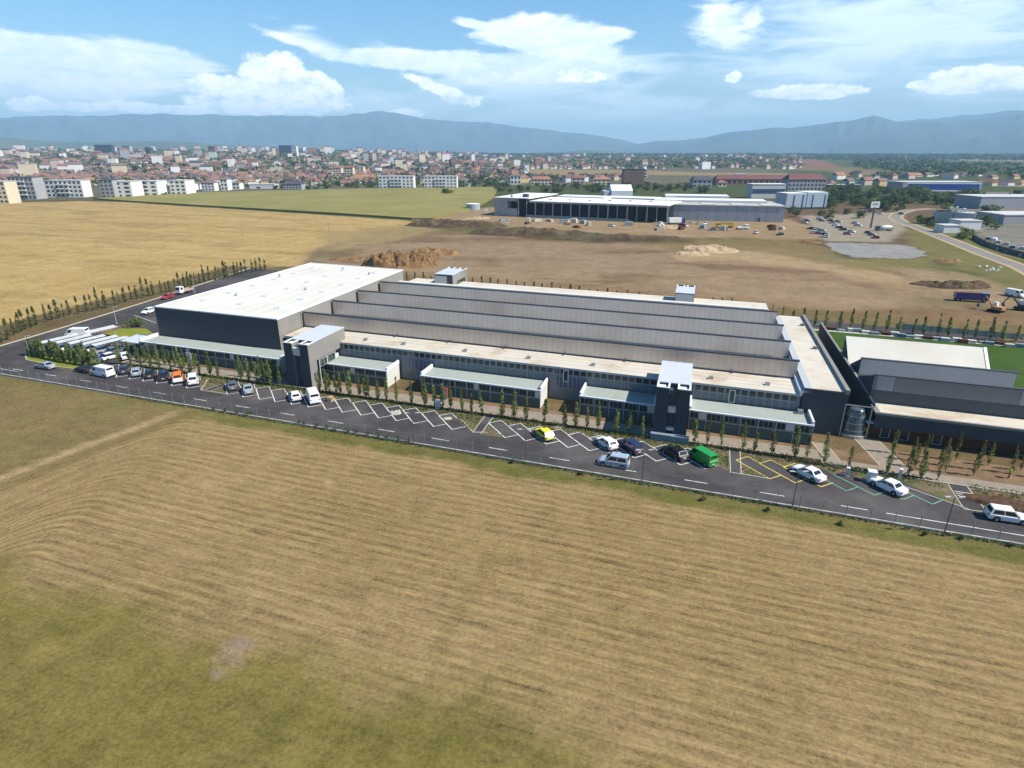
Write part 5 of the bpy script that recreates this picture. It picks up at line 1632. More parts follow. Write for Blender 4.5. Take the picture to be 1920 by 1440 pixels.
Hd = lambda du, dv: math.atan2(*(du * EX + dv * EY)[::-1])
TBL = paint('truck_blue', (.015, .035, .22)); TYE = paint('truck_yellow', (.70, .42, .02)); MWH = M['white_paint']
p_ = W(-86.2, 56.4); truck('flatbed_truck', 'truck', 'white flatbed pickup truck in front of the red car on the side road', p_[:2], Hd(-.02, -1), WHT, mat('pinkish_load', (.45, .33, .28)), 6.2, 2.0, 'flat', s=.9)
truck('tipper_truck', 'truck', 'dark blue tipper truck on the bare ground at the right', gxy(1819, 565), math.radians(-18), TBL, TBL, 8.6, 2.5, 'tipper')
truck('yellow_truck', 'truck', 'yellow truck in front of the long grey hall', gxy(1358, 427), math.radians(176), TYE, TYE, 10, 2.6, 'tipper')
truck('lorry', 'truck', 'white lorry cab right of the yellow truck', gxy(1392, 430), math.radians(5), MWH, MWH, 7, 2.5, 'flat')
truck('lorry', 'truck', 'white and blue lorry at the corner of the building site', gxy(1268, 420), math.radians(8), TBL, MWH, 9, 2.7, 'box', s=1.15)
truck('concrete_mixer', 'truck', 'concrete mixer lorry with a white drum beside the country road', gxy(1656, 433), math.radians(176), M['dark_steel'], M['white_paint'], 9, 2.5, 'mixer')
g = gxy(1902, 556); car('van', 'panel_van', 'van', 'white van on the bare ground at the right edge, behind the tipper truck', WHT, 0, 0, (.6, -.8), s=1.0, xy=g)


def excavator(label, px, py, head, col, s=1.0):
    g = gxy(px, py); t = thing('excavator', label, 'excavator', (g[0], g[1], 0), head); t.scale = (s, s, s)
    for sy in (-1, 1):
        mb = MB(); y0, y1 = sorted((sy * .75, sy * 1.3)); mb.loft([[(x, y, z) for x, z in ((-1.6, .1), (1.6, .1), (1.9, .45), (1.6, .8), (-1.6, .8), (-1.9, .45))] for y in (y0, y1)]); mb.build('track', M['tyre'], t, local=True)
    mb = MB(); mb.box(-1.9, 1.0, -1.15, 1.15, .85, 1.75); mb.build('body', col, t, local=True)
    mb = MB(); mb.hexa([(.0, -1.1, 1.76), (1.2, -1.1, 1.0), (1.2, -.1, 1.0), (.0, -.1, 1.76)], [(.1, -1.1, 2.8), (.95, -1.1, 2.8), (.95, -.1, 2.8), (.1, -.1, 2.8)]); c_ = mb.build('cab', M['white_paint'], t, local=True)
    mb = MB(); mb.face([(1.16, -1.0, 1.5), (1.16, -.2, 1.5), (1.0, -.2, 2.65), (1.0, -1.0, 2.65)]); mb.build('windscreen', M['car_glass'], t, local=True)
    for nm, a, b_, r in (('boom', (.9, .3, 1.5), (3.2, .3, 4.2), .24), ('arm', (3.2, .3, 4.2), (4.6, .3, 1.8), .18)):
        mb = MB(); mb.tube(a, b_, r, r * .7, 6); mb.build(nm, col, t, local=True)
    mb = MB(); mb.loft([[(4.4, y, 1.9), (4.9, y, 1.5), (4.6, y, .7), (4.0, y, .8)] for y in (-.2, .8)]); mb.build('bucket', M['dark_steel'], t, local=True)
    return t


excavator('pale excavator with its boom raised beside the dark blue tipper truck', 1866, 585, math.radians(120), mat('dull_orange', (.42, .22, .10)), .95)
excavator('dark excavator digging at the right edge of the bare ground', 1915, 582, math.radians(150), mat('dark_machine', (.05, .05, .06)), 1.0)
excavator('small orange excavator in front of the concrete frame building', 1064, 421, math.radians(20), mat('site_orange', (.5, .22, .05)), .9)
# dealer's car park and roads beyond: small cars, too far for their parts
def small_car(pm):
    mb = MB(); L, w = 4.3, .88
    mb.loft([ring(f * L, zb, zt, w * k) for f, zb, zt, k in SPEC['hatch']['st']])
    mb.hexa([(-1.9, -.8, .92), (1.0, -.8, .92), (1.0, .8, .92), (-1.9, .8, .92)], [(-1.45, -.66, 1.4), (.2, -.66, 1.4), (.2, .66, 1.4), (-1.45, .66, 1.4)], 1)
    mb.box(-1.4, .15, -.6, .6, 1.405, 1.46, 0)
    for x in (-1.28, 1.28):
        for y in (-.8, .8):
            mb.tube((x, y - .1, .31), (x, y + .1, .31), .31, .31, 10, 2)
    return mb.mesh('distant_car', [pm, M['car_glass'], M['tyre']])


cols = [('black', BLK), ('dark grey', GRY), ('silver', SIL), ('white', WHT), ('navy', NVY), ('red', RED)]
sm = {n_: small_car(m_) for n_, m_ in cols}
far = [(1508, 419, 2), (1513, 415, 1), (1536, 412, 2), (1541, 415, 1), (1556, 415, 0), (1560, 419, 2), (1571, 417, 1), (1603, 420, 2), (1608, 424, 2), (1580, 432, 4), (1573, 428, 0), (1588, 440, 1), (1595, 436, 2), (1541, 434, 2), (1536, 439, 1), (1547, 441, 0), (1531, 431, 3),
       (1628, 438, 0), (1634, 442, 1), (1641, 447, 5), (1690, 402, 0), (1520, 430, 0), (1526, 438, 3), (1613, 396, 3), (1620, 397, 2), (1632, 397, 5), (1640, 399, 3), (1650, 402, 3), (1545, 445, 3), (1566, 424, 3)]
for i, (px, py, k) in enumerate(far):
    g = gxy(px, py)
    o = put('distant_car', sm[cols[k][0]], None, (g[0], g[1], .02), math.radians(R.choice([-35, 145, -30]) + R.uniform(-5, 5)))
    tag(o, f'distant {cols[k][0]} car, {ordinal(i + 1)} counted in the gravel car park below the tall pylon sign', 'car', 'cars in the gravel car park')

# ---- people in yellow jackets
def person(label, px, py, face, stride=.16):
    g = G(px, py)
    J = dict(pel=(0, 0, .95), sp=(.02, 0, 1.2), ch=(.03, 0, 1.38), nk=(.03, 0, 1.50), hd=(.05, 0, 1.58), top=(.05, 0, 1.74),
             hl=(0, .10, .90), kl=(stride * .7, .10, .50), al=(stride * .4, .10, .09), tl=(stride * .4 + .16, .10, .05),
             hr=(0, -.10, .90), kr=(-stride * .2, -.10, .49), ar=(-stride, -.10, .10), tr=(-stride + .15, -.10, .05),
             sl=(.02, .19, 1.42), el=(-.05, .25, 1.14), wl=(.06, .26, .90), fl=(.10, .25, .80), sr=(.02, -.19, 1.42), er=(.03, -.26, 1.14), wr=(.16, -.24, .93), fr=(.22, -.22, .85))
    RAD = dict(pel=(.15, .12), sp=(.14, .11), ch=(.17, .12), nk=(.06, .06), hd=(.09, .10), top=(.07, .075), hl=(.10, .10), kl=(.065, .065), al=(.05, .05), tl=(.05, .04), hr=(.10, .10), kr=(.065, .065), ar=(.05, .05), tr=(.05, .04),
               sl=(.075, .075), el=(.055, .055), wl=(.04, .04), fl=(.035, .045), sr=(.075, .075), er=(.055, .055), wr=(.04, .04), fr=(.035, .045))
    E_ = [('pel', 'sp'), ('sp', 'ch'), ('ch', 'nk'), ('nk', 'hd'), ('hd', 'top'), ('pel', 'hl'), ('hl', 'kl'), ('kl', 'al'), ('al', 'tl'), ('pel', 'hr'), ('hr', 'kr'), ('kr', 'ar'), ('ar', 'tr'),
          ('ch', 'sl'), ('sl', 'el'), ('el', 'wl'), ('wl', 'fl'), ('ch', 'sr'), ('sr', 'er'), ('er', 'wr'), ('wr', 'fr')]
    ks = list(J); me = bpy.data.meshes.new('person_skeleton')
    me.from_pydata([J[k] for k in ks], [(ks.index(a), ks.index(b_)) for a, b_ in E_], [])
    o = bpy.data.objects.new('person_skeleton', me); COL.objects.link(o)
    md = o.modifiers.new('skin', 'SKIN')
    for i, k in enumerate(ks):
        me.skin_vertices[0].data[i].radius = RAD[k]
    me.skin_vertices[0].data[0].use_root = True
    o.modifiers.new('sub', 'SUBSURF').levels = 1
    dg = bpy.context.evaluated_depsgraph_get()
    bm_ = bpy.data.meshes.new_from_object(o.evaluated_get(dg))
    bpy.data.objects.remove(o)
    bm_.name = 'body'; bm_.materials.clear()
    for m_ in (M['trousers'], M['hivis'], M['skin'], M['tyre']):
        bm_.materials.append(m_)
    for pl in bm_.polygons:
        z = pl.center.z; hand = abs(pl.center.y) > .2 and z < .92
        pl.material_index = 3 if z < .10 else 2 if (z > 1.50 or hand) else 1 if z > .93 else 0
        pl.use_smooth = True
    t = thing('person', label, 'person', g, face)
    put('body', bm_, t)
    mb = MB(); rg = [[(.03 + r_ * math.cos(a_), r_ * math.sin(a_), z_) for a_ in np.linspace(0, 6.283, 12, endpoint=False)] for z_, r_ in ((1.66, .107), (1.73, .095), (1.79, .05))]
    mb.loft(rg); mb.build('hair', M['hair'], t, local=True, smooth=True)
    mb = MB(); mb.loft([[(.145, -.02, 1.645), (.145, .02, 1.645), (.135, .012, 1.70), (.135, -.012, 1.70)], [(.175, -.012, 1.645), (.175, .012, 1.645), (.15, .008, 1.69), (.15, -.008, 1.69)]]); mb.build('nose', M['skin'], t, local=True)
    return t


person('person in a yellow high-visibility jacket walking on the pavement at the right edge', 1890, 897, YAW)
person('person in a yellow high-visibility jacket standing by the glass entrance', 1618, 818, YAW - 1.4, .05)

# ---- carports and covers in the west car park
M['carport'] = mat('carport_sheet', (.50, .52, .52), .6, .1, .8, stain=((.3, .3, .28), .5, .5, .7, .6))


def carport(label, u, v, du, L=8.0, w=2.6):
    a = W(u, v); d = du * EX + EY; hd = math.atan2(d[1], d[0])
    t = thing('carport', label, 'carport', (a[0], a[1], 0), hd, 'white carports in the west car park')
    mb = MB(); mb.hexa([(-L / 2, -w / 2, 2.35), (L / 2, -w / 2, 2.35), (L / 2, w / 2, 2.55), (-L / 2, w / 2, 2.55)], [(-L / 2, -w / 2, 2.45), (L / 2, -w / 2, 2.45), (L / 2, w / 2, 2.65), (-L / 2, w / 2, 2.65)]); mb.build('canopy', M['carport'], t, local=True)
    for x in (-L / 2 + .4, 0, L / 2 - .4):
        mb = MB(); mb.tube((x, 0, 0), (x, 0, 2.38), .06, .06, 6); mb.build('post', M['alu'], t, local=True)
    return t


for i, (u, v) in enumerate([(-68.2, 1.8), (-65.0, 2.6), (-61.6, 3.4), (-58.4, 4.0), (-55.4, 4.2)]):
    carport(f'white carport roof behind the tree island, {ordinal(i + 1)} from the left', u, v, .22, 7.6, 1.2)
carport('white carport roof farther back beside the flower lawn', -66.0, 10.4, .2, 7, 1.6)
for i, (u, v, c_) in enumerate([(-66.4, 1.2, 3), (-63.3, 2.0, 0), (-60.0, 2.6, 3), (-56.8, 3.2, 2), (-53.6, 3.6, 1), (-51.2, .4, 3)]):
    p_ = W(u, v); o = put('distant_car', sm[cols[c_][0]], None, (p_[0], p_[1], .02), Hd(.25, 1))
    tag(o, f'{cols[c_][0]} car half hidden by the carports, {ordinal(i + 1)} from the left', 'car', 'cars under the carports')
T = thing('awning', 'pale blue awning at the corner of the long western annex', 'awning', W(-50.5, 6.5))
part(T, 'canopy', M['blue_roof'], lambda m: m.hexa([W(-53, 4.6, 2.5), W(-47.2, 4.6, 2.5), W(-47.2, 9.5, 2.8), W(-53, 9.5, 2.8)], [W(-53, 4.6, 2.6), W(-47.2, 4.6, 2.6), W(-47.2, 9.5, 2.9), W(-53, 9.5, 2.9)]))
for u, v in ((-52.8, 4.8), (-47.5, 4.8), (-52.8, 9.2), (-47.5, 9.2)):
    part(T, 'post', M['dark_steel'], lambda m: m.ubox(u - .06, u + .06, v - .06, v + .06, 0, 2.52))
T = thing('notice_board', 'white notice board standing before the western annex behind the saplings', 'sign', W(-31.2, 2.4))
part(T, 'panel', M['white_paint'], lambda m: m.ubox(-31.9, -30.6, 2.35, 2.42, .3, 2.9))
part(T, 'foot', M['steel'], lambda m: m.ubox(-31.9, -30.6, 2.2, 2.6, .0, .29))
# building-material packs behind the factory
mb0 = None
for i in range(14):
    px = 1686 + i * 17.0; g = G(px, 620 + i * 1.55)
    t = thing('fence_screen', f'pale green wind screen panel on the rear fence, {ordinal(i + 1)} from the left', 'screen', g, YAW + .1, 'screens on the rear fence')
    mb = MB(); mb.box(-.95, .95, -.03, .03, .5, 1.9); mb.build('panel', mat('screen_cloth', (.25, .33, .30)) if i == 0 else bpy.data.materials['screen_cloth'], t, local=True)
    mb = MB(); mb.box(-1.0, -.95, -.04, .04, 0, 2.0); mb.box(.95, 1.0, -.04, .04, 0, 2.0); mb.build('frame', M['steel'], t, local=True)
for i in range(22):
    g = G(1560 + i * 16.5 + R.uniform(-4, 4), 618 + i * 1.55 + R.uniform(-1, 2))
    o = MB(); o.box(-.9, .9, -.5, .5, 0, R.uniform(.5, 1.0)); mm = R.choice([M['concrete'], M['annex_side'], M['plinth'], M['porch_wall']])
    ob = o.build('material_pack', mm, local=True); ob.location = tuple(g); ob.rotation_euler = (0, 0, YAW + R.uniform(-.2, .2))
    tag(ob, f'low pack of building material behind the turf, {ordinal(i + 1)} from the left along the rear trees', 'building material', 'material packs behind the turf')
# ================================================================ BEYOND THE PLOT: spoil heaps, halls, town, woods, mountains
heap('earth_mound', 'big orange-brown earth mound behind the white roof', (752, 497), 16, 9, 6.2, M['heap'], 21, peaks=7, amp=.5, seg=60)
heap('earth_mound', 'lower brown mound right of the big orange one', (810, 476), 12, 7, 3.2, M['heap'], 22, peaks=4, amp=.5, seg=36)
heap('earth_mound', 'flat brown mound left of the big orange one', (655, 487), 9, 4, 1.0, M['heap'], 23, peaks=4, amp=.5)
heap('spoil_ridge', 'weedy dark spoil ridge left of the building site', (855, 424), 32, 10, 4.6, M['heap_dark'], 24, peaks=8, amp=.4, seg=44, rot=-.12)
heap('spoil_ridge', 'weedy dark spoil ridge in front of the concrete frame building', (1010, 440), 40, 9, 4.2, M['heap_dark'], 25, peaks=9, amp=.45, seg=48, rot=-.10)
heap('spoil_ridge', 'low dark spoil ridge running on to the right of the building site', (1160, 449), 36, 8, 3.2, M['heap_dark'], 26, peaks=9, amp=.5, seg=44, rot=-.05)
heap('sand_pile', 'pale sand pile in the middle of the bare ground', (1330, 471), 14, 7, 3.3, M['sand'], 27, peaks=5, amp=.3, seg=40)
heap('sand_pile', 'smaller sand pile beside the big pale one', (1295, 477), 9, 5, 2.0, M['sand'], 28, peaks=3, amp=.3)
heap('spoil_heap', 'dark grey-brown spoil heap near the tipper truck', (1795, 537), 11, 5, 2.2, M['heap_dark'], 29, peaks=5, amp=.5, seg=36)
heap('spoil_heap', 'low spoil heap left of the dark grey-brown one', (1748, 533), 8, 3.5, 1.2, M['heap_dark'], 30, peaks=4, amp=.5)
heap('spoil_heap', 'small brown heap by the car park entrance', (1520, 455), 6, 3, 1.3, M['heap'], 31, peaks=3, amp=.5)
heap('spoil_heap', 'small brown heap below the grey gravel patch', (1776, 490), 6, 3.5, 1.4, M['heap'], 32, peaks=3, amp=.5)
heap('sand_pile', 'tan sand pile at the right end of the concrete frame building', (1256, 428), 7, 4, 2.0, M['sand'], 33, peaks=3, amp=.3)
heap('spoil_heap', 'orange earth heap left of the concrete frame building', (895, 410), 9, 4, 1.6, M['sand'], 34, peaks=3, amp=.4)

WHR = mat('white_far_roof', (.72, .72, .70), .7, .05, .05, stain=((.45, .42, .38), .08, .55, .7, .5))
GREYP = ribbed('blue_grey_panels', (.36, .375, .40), 6.0, .25, .6)
CONC = mat('pale_frame_concrete', (.42, .41, .38), .9, .1, .3)
DARKIN = mat('dark_interior', (.02, .022, .03), .8, .2, .1)


def frame_box(px0, py0, px1, py1, depth):
    """plan rectangle from its two front ground corners, running back `depth` metres"""
    a, b_ = G(px0, py0)[:2], G(px1, py1)[:2]
    d = (b_ - a) / np.linalg.norm(b_ - a); n_ = np.array([-d[1], d[0]])
    if n_[1] < 0:
        n_ = -n_
    return a, b_, d, n_


class Local:
    """box maker in a plan frame (s along the front, t to the back)"""
    def __init__(self, px0, py0, px1, py1):
        self.a, self.b, self.d, self.n = frame_box(px0, py0, px1, py1, 0)
        self.L = float(np.linalg.norm(self.b - self.a))
        self.yaw = math.atan2(self.d[1], self.d[0])
        self.z = float(terrain(*self.a))

    def P(self, s, t, z=0.0):
        p_ = self.a + self.d * s + self.n * t
        return (float(p_[0]), float(p_[1]), self.z + z)

    def box(self, mb, s0, s1, t0, t1, z0, z1, mi=0):
        mb.hexa([self.P(s0, t0, z0), self.P(s1, t0, z0), self.P(s1, t1, z0), self.P(s0, t1, z0)], [self.P(s0, t0, z1), self.P(s1, t0, z1), self.P(s1, t1, z1), self.P(s0, t1, z1)], mi)


def lpart(t, name, m, fr_, *boxes):
    mb = MB()
    for q in boxes:
        fr_.box(mb, *q)
    return mb.build(name, m, t)


# concrete frame building under construction
F1 = Local(927, 404, 1250, 419)
L = F1.L; hF = height_over((927, 404), 371)
T = thing('frame_building', 'unfinished concrete frame building with dark open bays and a white roof', 'building', F1.P(L / 2, 0))
lpart(T, 'roof', WHR, F1, (-.4, L * .22, -.4, 55, hF, hF + .5), (L * .22, L + .4, -.4, 42, hF - 1.6, hF - 1.1))
lpart(T, 'back_wall', CONC, F1, (0, L, 41, 41.5, 0, hF - 1.7))
lpart(T, 'inside', DARKIN, F1, (.5, L - .5, 6, 40.8, 0, hF - 1.75))
lpart(T, 'west_wall', CONC, F1, (0, L * .085, 0, 6, 0, hF - .05), (0, .4, 6, 41, 0, hF - .05), (L * .085 + .02, L * .145, 0, .4, 0, hF * .45), (L * .085 + .02, L * .145, 0, .4, hF * .85, hF - .05))
n_ = 16
for i in range(n_ + 1):
    s = L * .15 + (L * .85 - .5) * i / n_
    lpart(T, 'column', CONC, F1, (s, s + (.7 if i % 2 == 0 else .35), 0, .6, 0, (hF - .02) if s < L * .21 else hF - 1.62))
lpart(T, 'edge_beam', CONC, F1, (L * .22, L, -.2, -.02, hF - 2.3, hF - 1.62)); lpart(T, 'sill_wall', CONC, F1, (L * .2, L * .8, .1, .35, 0, 1.5))
lpart(T, 'rear_hall', WHR, F1, (L * .25, L * .55, 42.5, 60, 0, hF - .4), (L * .5, L * .95, 60.2, 80, 0, hF - 1.5))
for k in range(6):
    lpart(T, 'roof_unit', M['cap'], F1, (L * (.30 + .11 * k), L * (.30 + .11 * k) + 1.6, 12 + (k * 37 % 17), 14 + (k * 37 % 17), hF - 1.08, hF + .3 - 1.0))
lpart(T, 'tank', M['alu'], F1, (L * .09, L * .10, 4, 6, hF + .52, hF + 2)); lpart(T, 'site_cabin', M['cap'], F1, (L * .15, L * .18, 8, 11, hF + .52, hF + 2.6))
g = G(887, 393); T = thing('round_tank', 'round pale blue water tank at the left end of the building site', 'tank', g)
mb = MB(); mb.tube((0, 0, 0), (0, 0, 4.4), 5.4, 5.4, 28); mb.build('shell', mat('tank_sheet', (.33, .40, .46), .5), T, local=True)
mb = MB(); mb.tube((0, 0, 4.4), (0, 0, 4.9), 5.5, 1.0, 28); mb.build('roof', M['white_paint'], T, local=True)
g = G(911, 398); o = MB(); o.box(-1.5, 1.5, -1.5, 1.5, 0, 1.6); o.box(-.6, .9, -1, .6, 1.61, 2.4); ob = o.build('rubble_pack', M['annex_side'], local=True); ob.location = tuple(g); tag(ob, 'pale stack of packs between the round tank and the frame building', 'building material')
# long grey hall
F2 = Local(1236, 412, 1468, 417)
hG = height_over((1468, 417), 388); L = F2.L
T = thing('grey_hall', 'long blue-grey hall with white roofs behind the yellow truck', 'building', F2.P(L / 2, 0))
lpart(T, 'wall', GREYP, F2, (0, L, 0, 48, 0, hG))
lpart(T, 'lower_roof', mat('stone_grey_roof', (.42, .41, .38), .8), F2, (-.3, L + .3, -.3, 20, hG + .02, hG + .4))
lpart(T, 'upper_roof', WHR, F2, (-4, L * .9, 20.2, 40, hG + .02, hG + 1.9)); lpart(T, 'rear_roof', WHR, F2, (L * .05, L * .62, 44, 62, 0, hG + 3.2))
lpart(T, 'door', M['cap'], F2, (L * .8, L * .8 + 1.5, -.1, -.02, 0, 2.6))
for k in range(4):
    lpart(T, 'roof_hatch', M['cream_roof'], F2, (L * (.1 + .24 * k), L * (.1 + .24 * k) + 9, 3, 16, hG + .42, hG + .7))
# silver showroom
F3 = Local(1472, 393, 1548, 392); h3 = height_over((1548, 392), 361); L = F3.L
T = thing('silver_showroom', 'silver-blue cube building with dark vertical slots', 'building', F3.P(L / 2, 0))
SB = mat('silver_blue_panel', (.42, .50, .57), .45, .05, .3, metal=.2)
lpart(T, 'wall', SB, F3, (0, L * .48, 0, 16, 1.5, h3 - .6), (L * .50, L, 0, 18, 1.5, h3)); lpart(T, 'base', M['cap'], F3, (0, L, .4, 15.5, 0, 1.48))
lpart(T, 'roof', WHR, F3, (.2, L * .47, .2, 15.8, h3 - .58, h3 - .3), (L * .505, L - .2, .2, 17.8, h3 + .02, h3 + .3))
for s in (.16, .38, .62, .92):
    lpart(T, 'slot_window', M['glass_blue'], F3, (L * s, L * s + 1.2, -.08, -.01, 1.5, h3 * .86))
F4 = Local(1408, 372, 1470, 372); h4 = height_over((1408, 372), 346); L = F4.L
T = thing('glass_office', 'white office with a blue glazed band behind the silver cubes', 'building', F4.P(L / 2, 0))
lpart(T, 'wall', M['annex_side'], F4, (0, L, 0, 14, 0, h4)); lpart(T, 'roof', WHR, F4, (-.3, L + .3, -.3, 14.3, h4 + .02, h4 + .6)); lpart(T, 'glazing', M['glass_blue'], F4, (.4, L - .4, -.1, -.01, h4 * .35, h4 * .68))
# gabled white tent hall
F5 = Local(1133, 368, 1186, 368); h5 = height_over((1160, 368), 347); L = F5.L
T = thing('tent_hall', 'white tent-roofed hall behind the concrete frame building', 'building', F5.P(L / 2, 0))
mb = MB(); mb.loft([[F5.P(s, t_, z_) for t_, z_ in ((0, 0), (0, h5 * .5), (12, h5), (24, h5 * .5), (24, 0))] for s in (L * .25, L)]); mb.build('canopy', mat('tent_fabric', (.70, .73, .74), .6), T)
lpart(T, 'side_wall', M['blue_roof'], F5, (0, L * .24, 2, 20, 0, h5 * .45))
# long red-roofed blocks
RT = mat('red_tile_roof', (.20, .10, .085), .85, .2, .05, col2=(.27, .15, .125)); RTB = mat('brown_tile_roof', (.16, .11, .095), .85, .2, .05, col2=(.22, .155, .135)); RTO = mat('orange_tile_roof', (.31, .165, .10), .85, .2, .05)
DGRF = mat('slate_roof', (.085, .085, .10), .8, .2, .05); WRF = mat('pale_flat_roof', (.50, .50, .49), .8, .1, .05)
WALLC = {'white': mat('white_render', (.72, .71, .68), .85, .05, .05), 'cream': mat('cream_render', (.62, .54, .40), .85, .05, .05), 'pink': mat('pinkish_render', (.56, .46, .40), .85, .05, .05), 'yellow': mat('ochre_render', (.56, .42, .22), .85, .05, .05),
         'grey': mat('grey_render', (.36, .36, .37), .85, .05, .05), 'mint': mat('mint_render', (.46, .56, .52), .85, .05, .05), 'brown': mat('brown_render', (.26, .15, .11), .85, .05, .05)}
ROOFC = {'red': RT, 'brown': RTB, 'orange': RTO, 'slate': DGRF, 'flat': WRF, 'maroon': mat('maroon_sheet_roof', (.13, .035, .03), .7, .2, .05)}


def gable_roof(mb, P, s0, s1, t0, t1, z, rise, hip=.0):
    mid = (t0 + t1) / 2; o = .5
    a = [P(s0 - o, t0 - o, z), P(s1 + o, t0 - o, z), P(s1 + o, t1 + o, z), P(s0 - o, t1 + o, z)]
    r = [P(s0 - o + hip, mid, z + rise), P(s1 + o - hip, mid, z + rise)]
    mb.face([a[0], a[1], r[1], r[0]]); mb.face([a[2], a[3], r[0], r[1]]); mb.face([a[1], a[2], r[1]]); mb.face([a[3], a[0], r[0]]); mb.face([a[3], a[2], a[1], a[0]])


def block(label, px0, px1, py, ytop, depth, wall, roof, storeys=0, cols=0, name='apartment_block', skew=0.0, cat='building', rise=0.0, group=None, glass='glass', balc=False):
    f = Local(px0, py, px1, py + skew)
    f.z = float(terrain(*f.a)) if py < 340 else 0.0
    h = height_over(((px0 + px1) / 2, py), ytop); L = f.L
    if rise:
        h -= rise
    t = thing(name, label, cat, f.P(L / 2, 0), 0, group)
    lpart(t, 'wall', WALLC[wall], f, (0, L, 0, depth, -1, h))
    if rise:
        mb = MB(); gable_roof(mb, f.P, 0, L, 0, depth, h + .02, rise, min(4, depth * .4)); mb.build('roof', ROOFC[roof], t)
    else:
        lpart(t, 'roof', ROOFC[roof], f, (-.25, L + .25, -.25, depth + .25, h + .02, h + .5))
    if storeys:
        fh = h / storeys; cw = L / cols
        me = win_mesh('window', cw * .55, fh * .52, 1, .08, M['alu'], M[glass], .16)
        b_ = base_of(t)
        for r_ in range(storeys):
            for c_ in range(cols):
                p_ = f.P(cw * (c_ + .22), -.02, fh * (r_ + .28))
                put('window', me, t, (p_[0] - b_[0], p_[1] - b_[1], p_[2] - b_[2]), f.yaw)
        if balc:
            for r_ in range(1, storeys):
                lpart(t, 'balcony', WALLC['white'], f, (L * .32, L * .66, -1.3, -.05, fh * r_ - .1, fh * r_ + .9))
    return t


ga = 'apartment blocks at the edge of the town'
block('grey apartment block with a dark upper floor at the far left edge of town', 24, 70, 374, 333, 14, 'grey', 'slate', 5, 6, group=ga, balc=True)
block('pale apartment block cut by the left edge of the picture', -25, 18, 382, 341, 14, 'cream', 'flat', 5, 5, group=ga, balc=True)
block('white apartment block with dark square windows and a grey balcony bay', 90, 158, 370, 339, 14, 'white', 'flat', 4, 8, group=ga, balc=True)
block('dark grey block standing for the shaded left side of the first white gable-ended one', 192, 217, 372, 338, 20, 'grey', 'slate', 5, 3, group=ga)  # white block's shaded left side, built as a separate dark grey block
block('white gable-ended block right of the dark grey one', 217, 250, 371, 341, 20, 'white', 'flat', 4, 2, group=ga)
block('white gable-ended block in the middle of three', 269, 298, 368, 340, 20, 'white', 'flat', 4, 2, group=ga)
block('white gable-ended block, the rightmost of three', 321, 351, 366, 339, 20, 'white', 'flat', 4, 3, group=ga)
block('low white block with a red roof behind the gable-ended ones', 351, 362, 357, 341, 14, 'white', 'red', 2, 2, group=ga, rise=2)
block('small white house at the crop edge', 364, 376, 355, 341, 14, 'white', 'red', 2, 2, group=ga, rise=2)
block('white block with red stripes of doors at the crop edge', 379, 403, 358, 339, 14, 'white', 'brown', 3, 4, group=ga, rise=2)
block('tall narrow white gabled house at the crop edge', 415, 428, 357, 331, 12, 'white', 'brown', 3, 2, group=ga, rise=3)
block('narrow white gabled house right of the tallest one', 437, 450, 355, 338, 12, 'white', 'brown', 2, 2, group=ga, rise=3)
block('long low white shed roof at the crop edge', 468, 514, 354, 346, 16, 'white', 'flat', group=ga, name='shed')
block('pale grey gabled block with small windows at the crop edge', 531, 566, 357, 340, 14, 'grey', 'slate', 3, 6, group=ga, rise=3)
block('tall cream block with red roof, left of two towers above the green trees', 626, 641, 336, 312, 14, 'cream', 'red', 5, 3, group=ga, rise=3)
block('tall cream block with red roof, right of two towers above the green trees', 646, 663, 337, 311, 14, 'cream', 'red', 5, 3, group=ga, rise=3)
block('cream tower block beside the two red-roofed towers', 670, 683, 336, 314, 14, 'cream', 'flat', 5, 2, group=ga)
block('stepped white apartment block with blue glass, the left of two', 711, 776, 354, 331, 16, 'white', 'flat', 4, 9, group=ga, glass='glass_blue', balc=True)
block('stepped white apartment block with blue glass, the right of two', 796, 857, 354, 331, 16, 'white', 'flat', 4, 9, group=ga, glass='glass_blue', balc=True)
block('white house with a dark roof right of the blue-glass blocks', 866, 880, 350, 342, 10, 'white', 'slate', 1, 2, rise=1.5, name='house', cat='house')
block('white house with a green glazed gable above the frame building', 957, 977, 346, 325, 10, 'white', 'brown', 2, 3, rise=3, name='house', cat='house')
block('long orange-red roofed house above the frame building', 995, 1034, 347, 331, 12, 'cream', 'orange', 2, 6, rise=3.5, name='house', cat='house')
block('dark red roofed house right of the long orange-red one', 1072, 1096, 345, 328, 12, 'pink', 'red', 2, 3, rise=4, name='house', cat='house')
block('cream house with orange roof below the brown tower block', 1112, 1144, 347, 332, 12, 'cream', 'orange', 2, 4, rise=3, name='house', cat='house')
block('brown tower block with rows of windows standing above the halls', 1168, 1207, 348, 317, 14, 'brown', 'slate', 6, 9, name='tower_block')
block('cream annex of the brown tower block', 1206, 1214, 334, 318, 14, 'cream', 'flat', 3, 1, name='tower_block')
block('slate-roofed house left of the long red roof', 1298, 1334, 352, 330, 14, 'grey', 'slate', 2, 4, rise=5, name='house', cat='house')
block('small cream gabled house under the long red roof', 1346, 1362, 350, 338, 10, 'cream', 'red', 1, 2, rise=3, name='house', cat='house')
block('very long red-roofed block behind the white hall roofs', 1342, 1482, 347, 328, 16, 'brown', 'maroon', 1, 14, rise=5.5, name='long_house')
block('pale block with a big red hipped roof behind the silver cubes', 1476, 1546, 358, 326, 18, 'grey', 'maroon', 3, 10, rise=6, name='school_building')
block('white workshop roof behind the long red roof', 1378, 1398, 332, 327, 12, 'white', 'flat', name='workshop')
block('long blue showroom with a white frame in the industrial area', 1690, 1838, 360, 342, 30, 'grey', 'flat', name='blue_showroom')
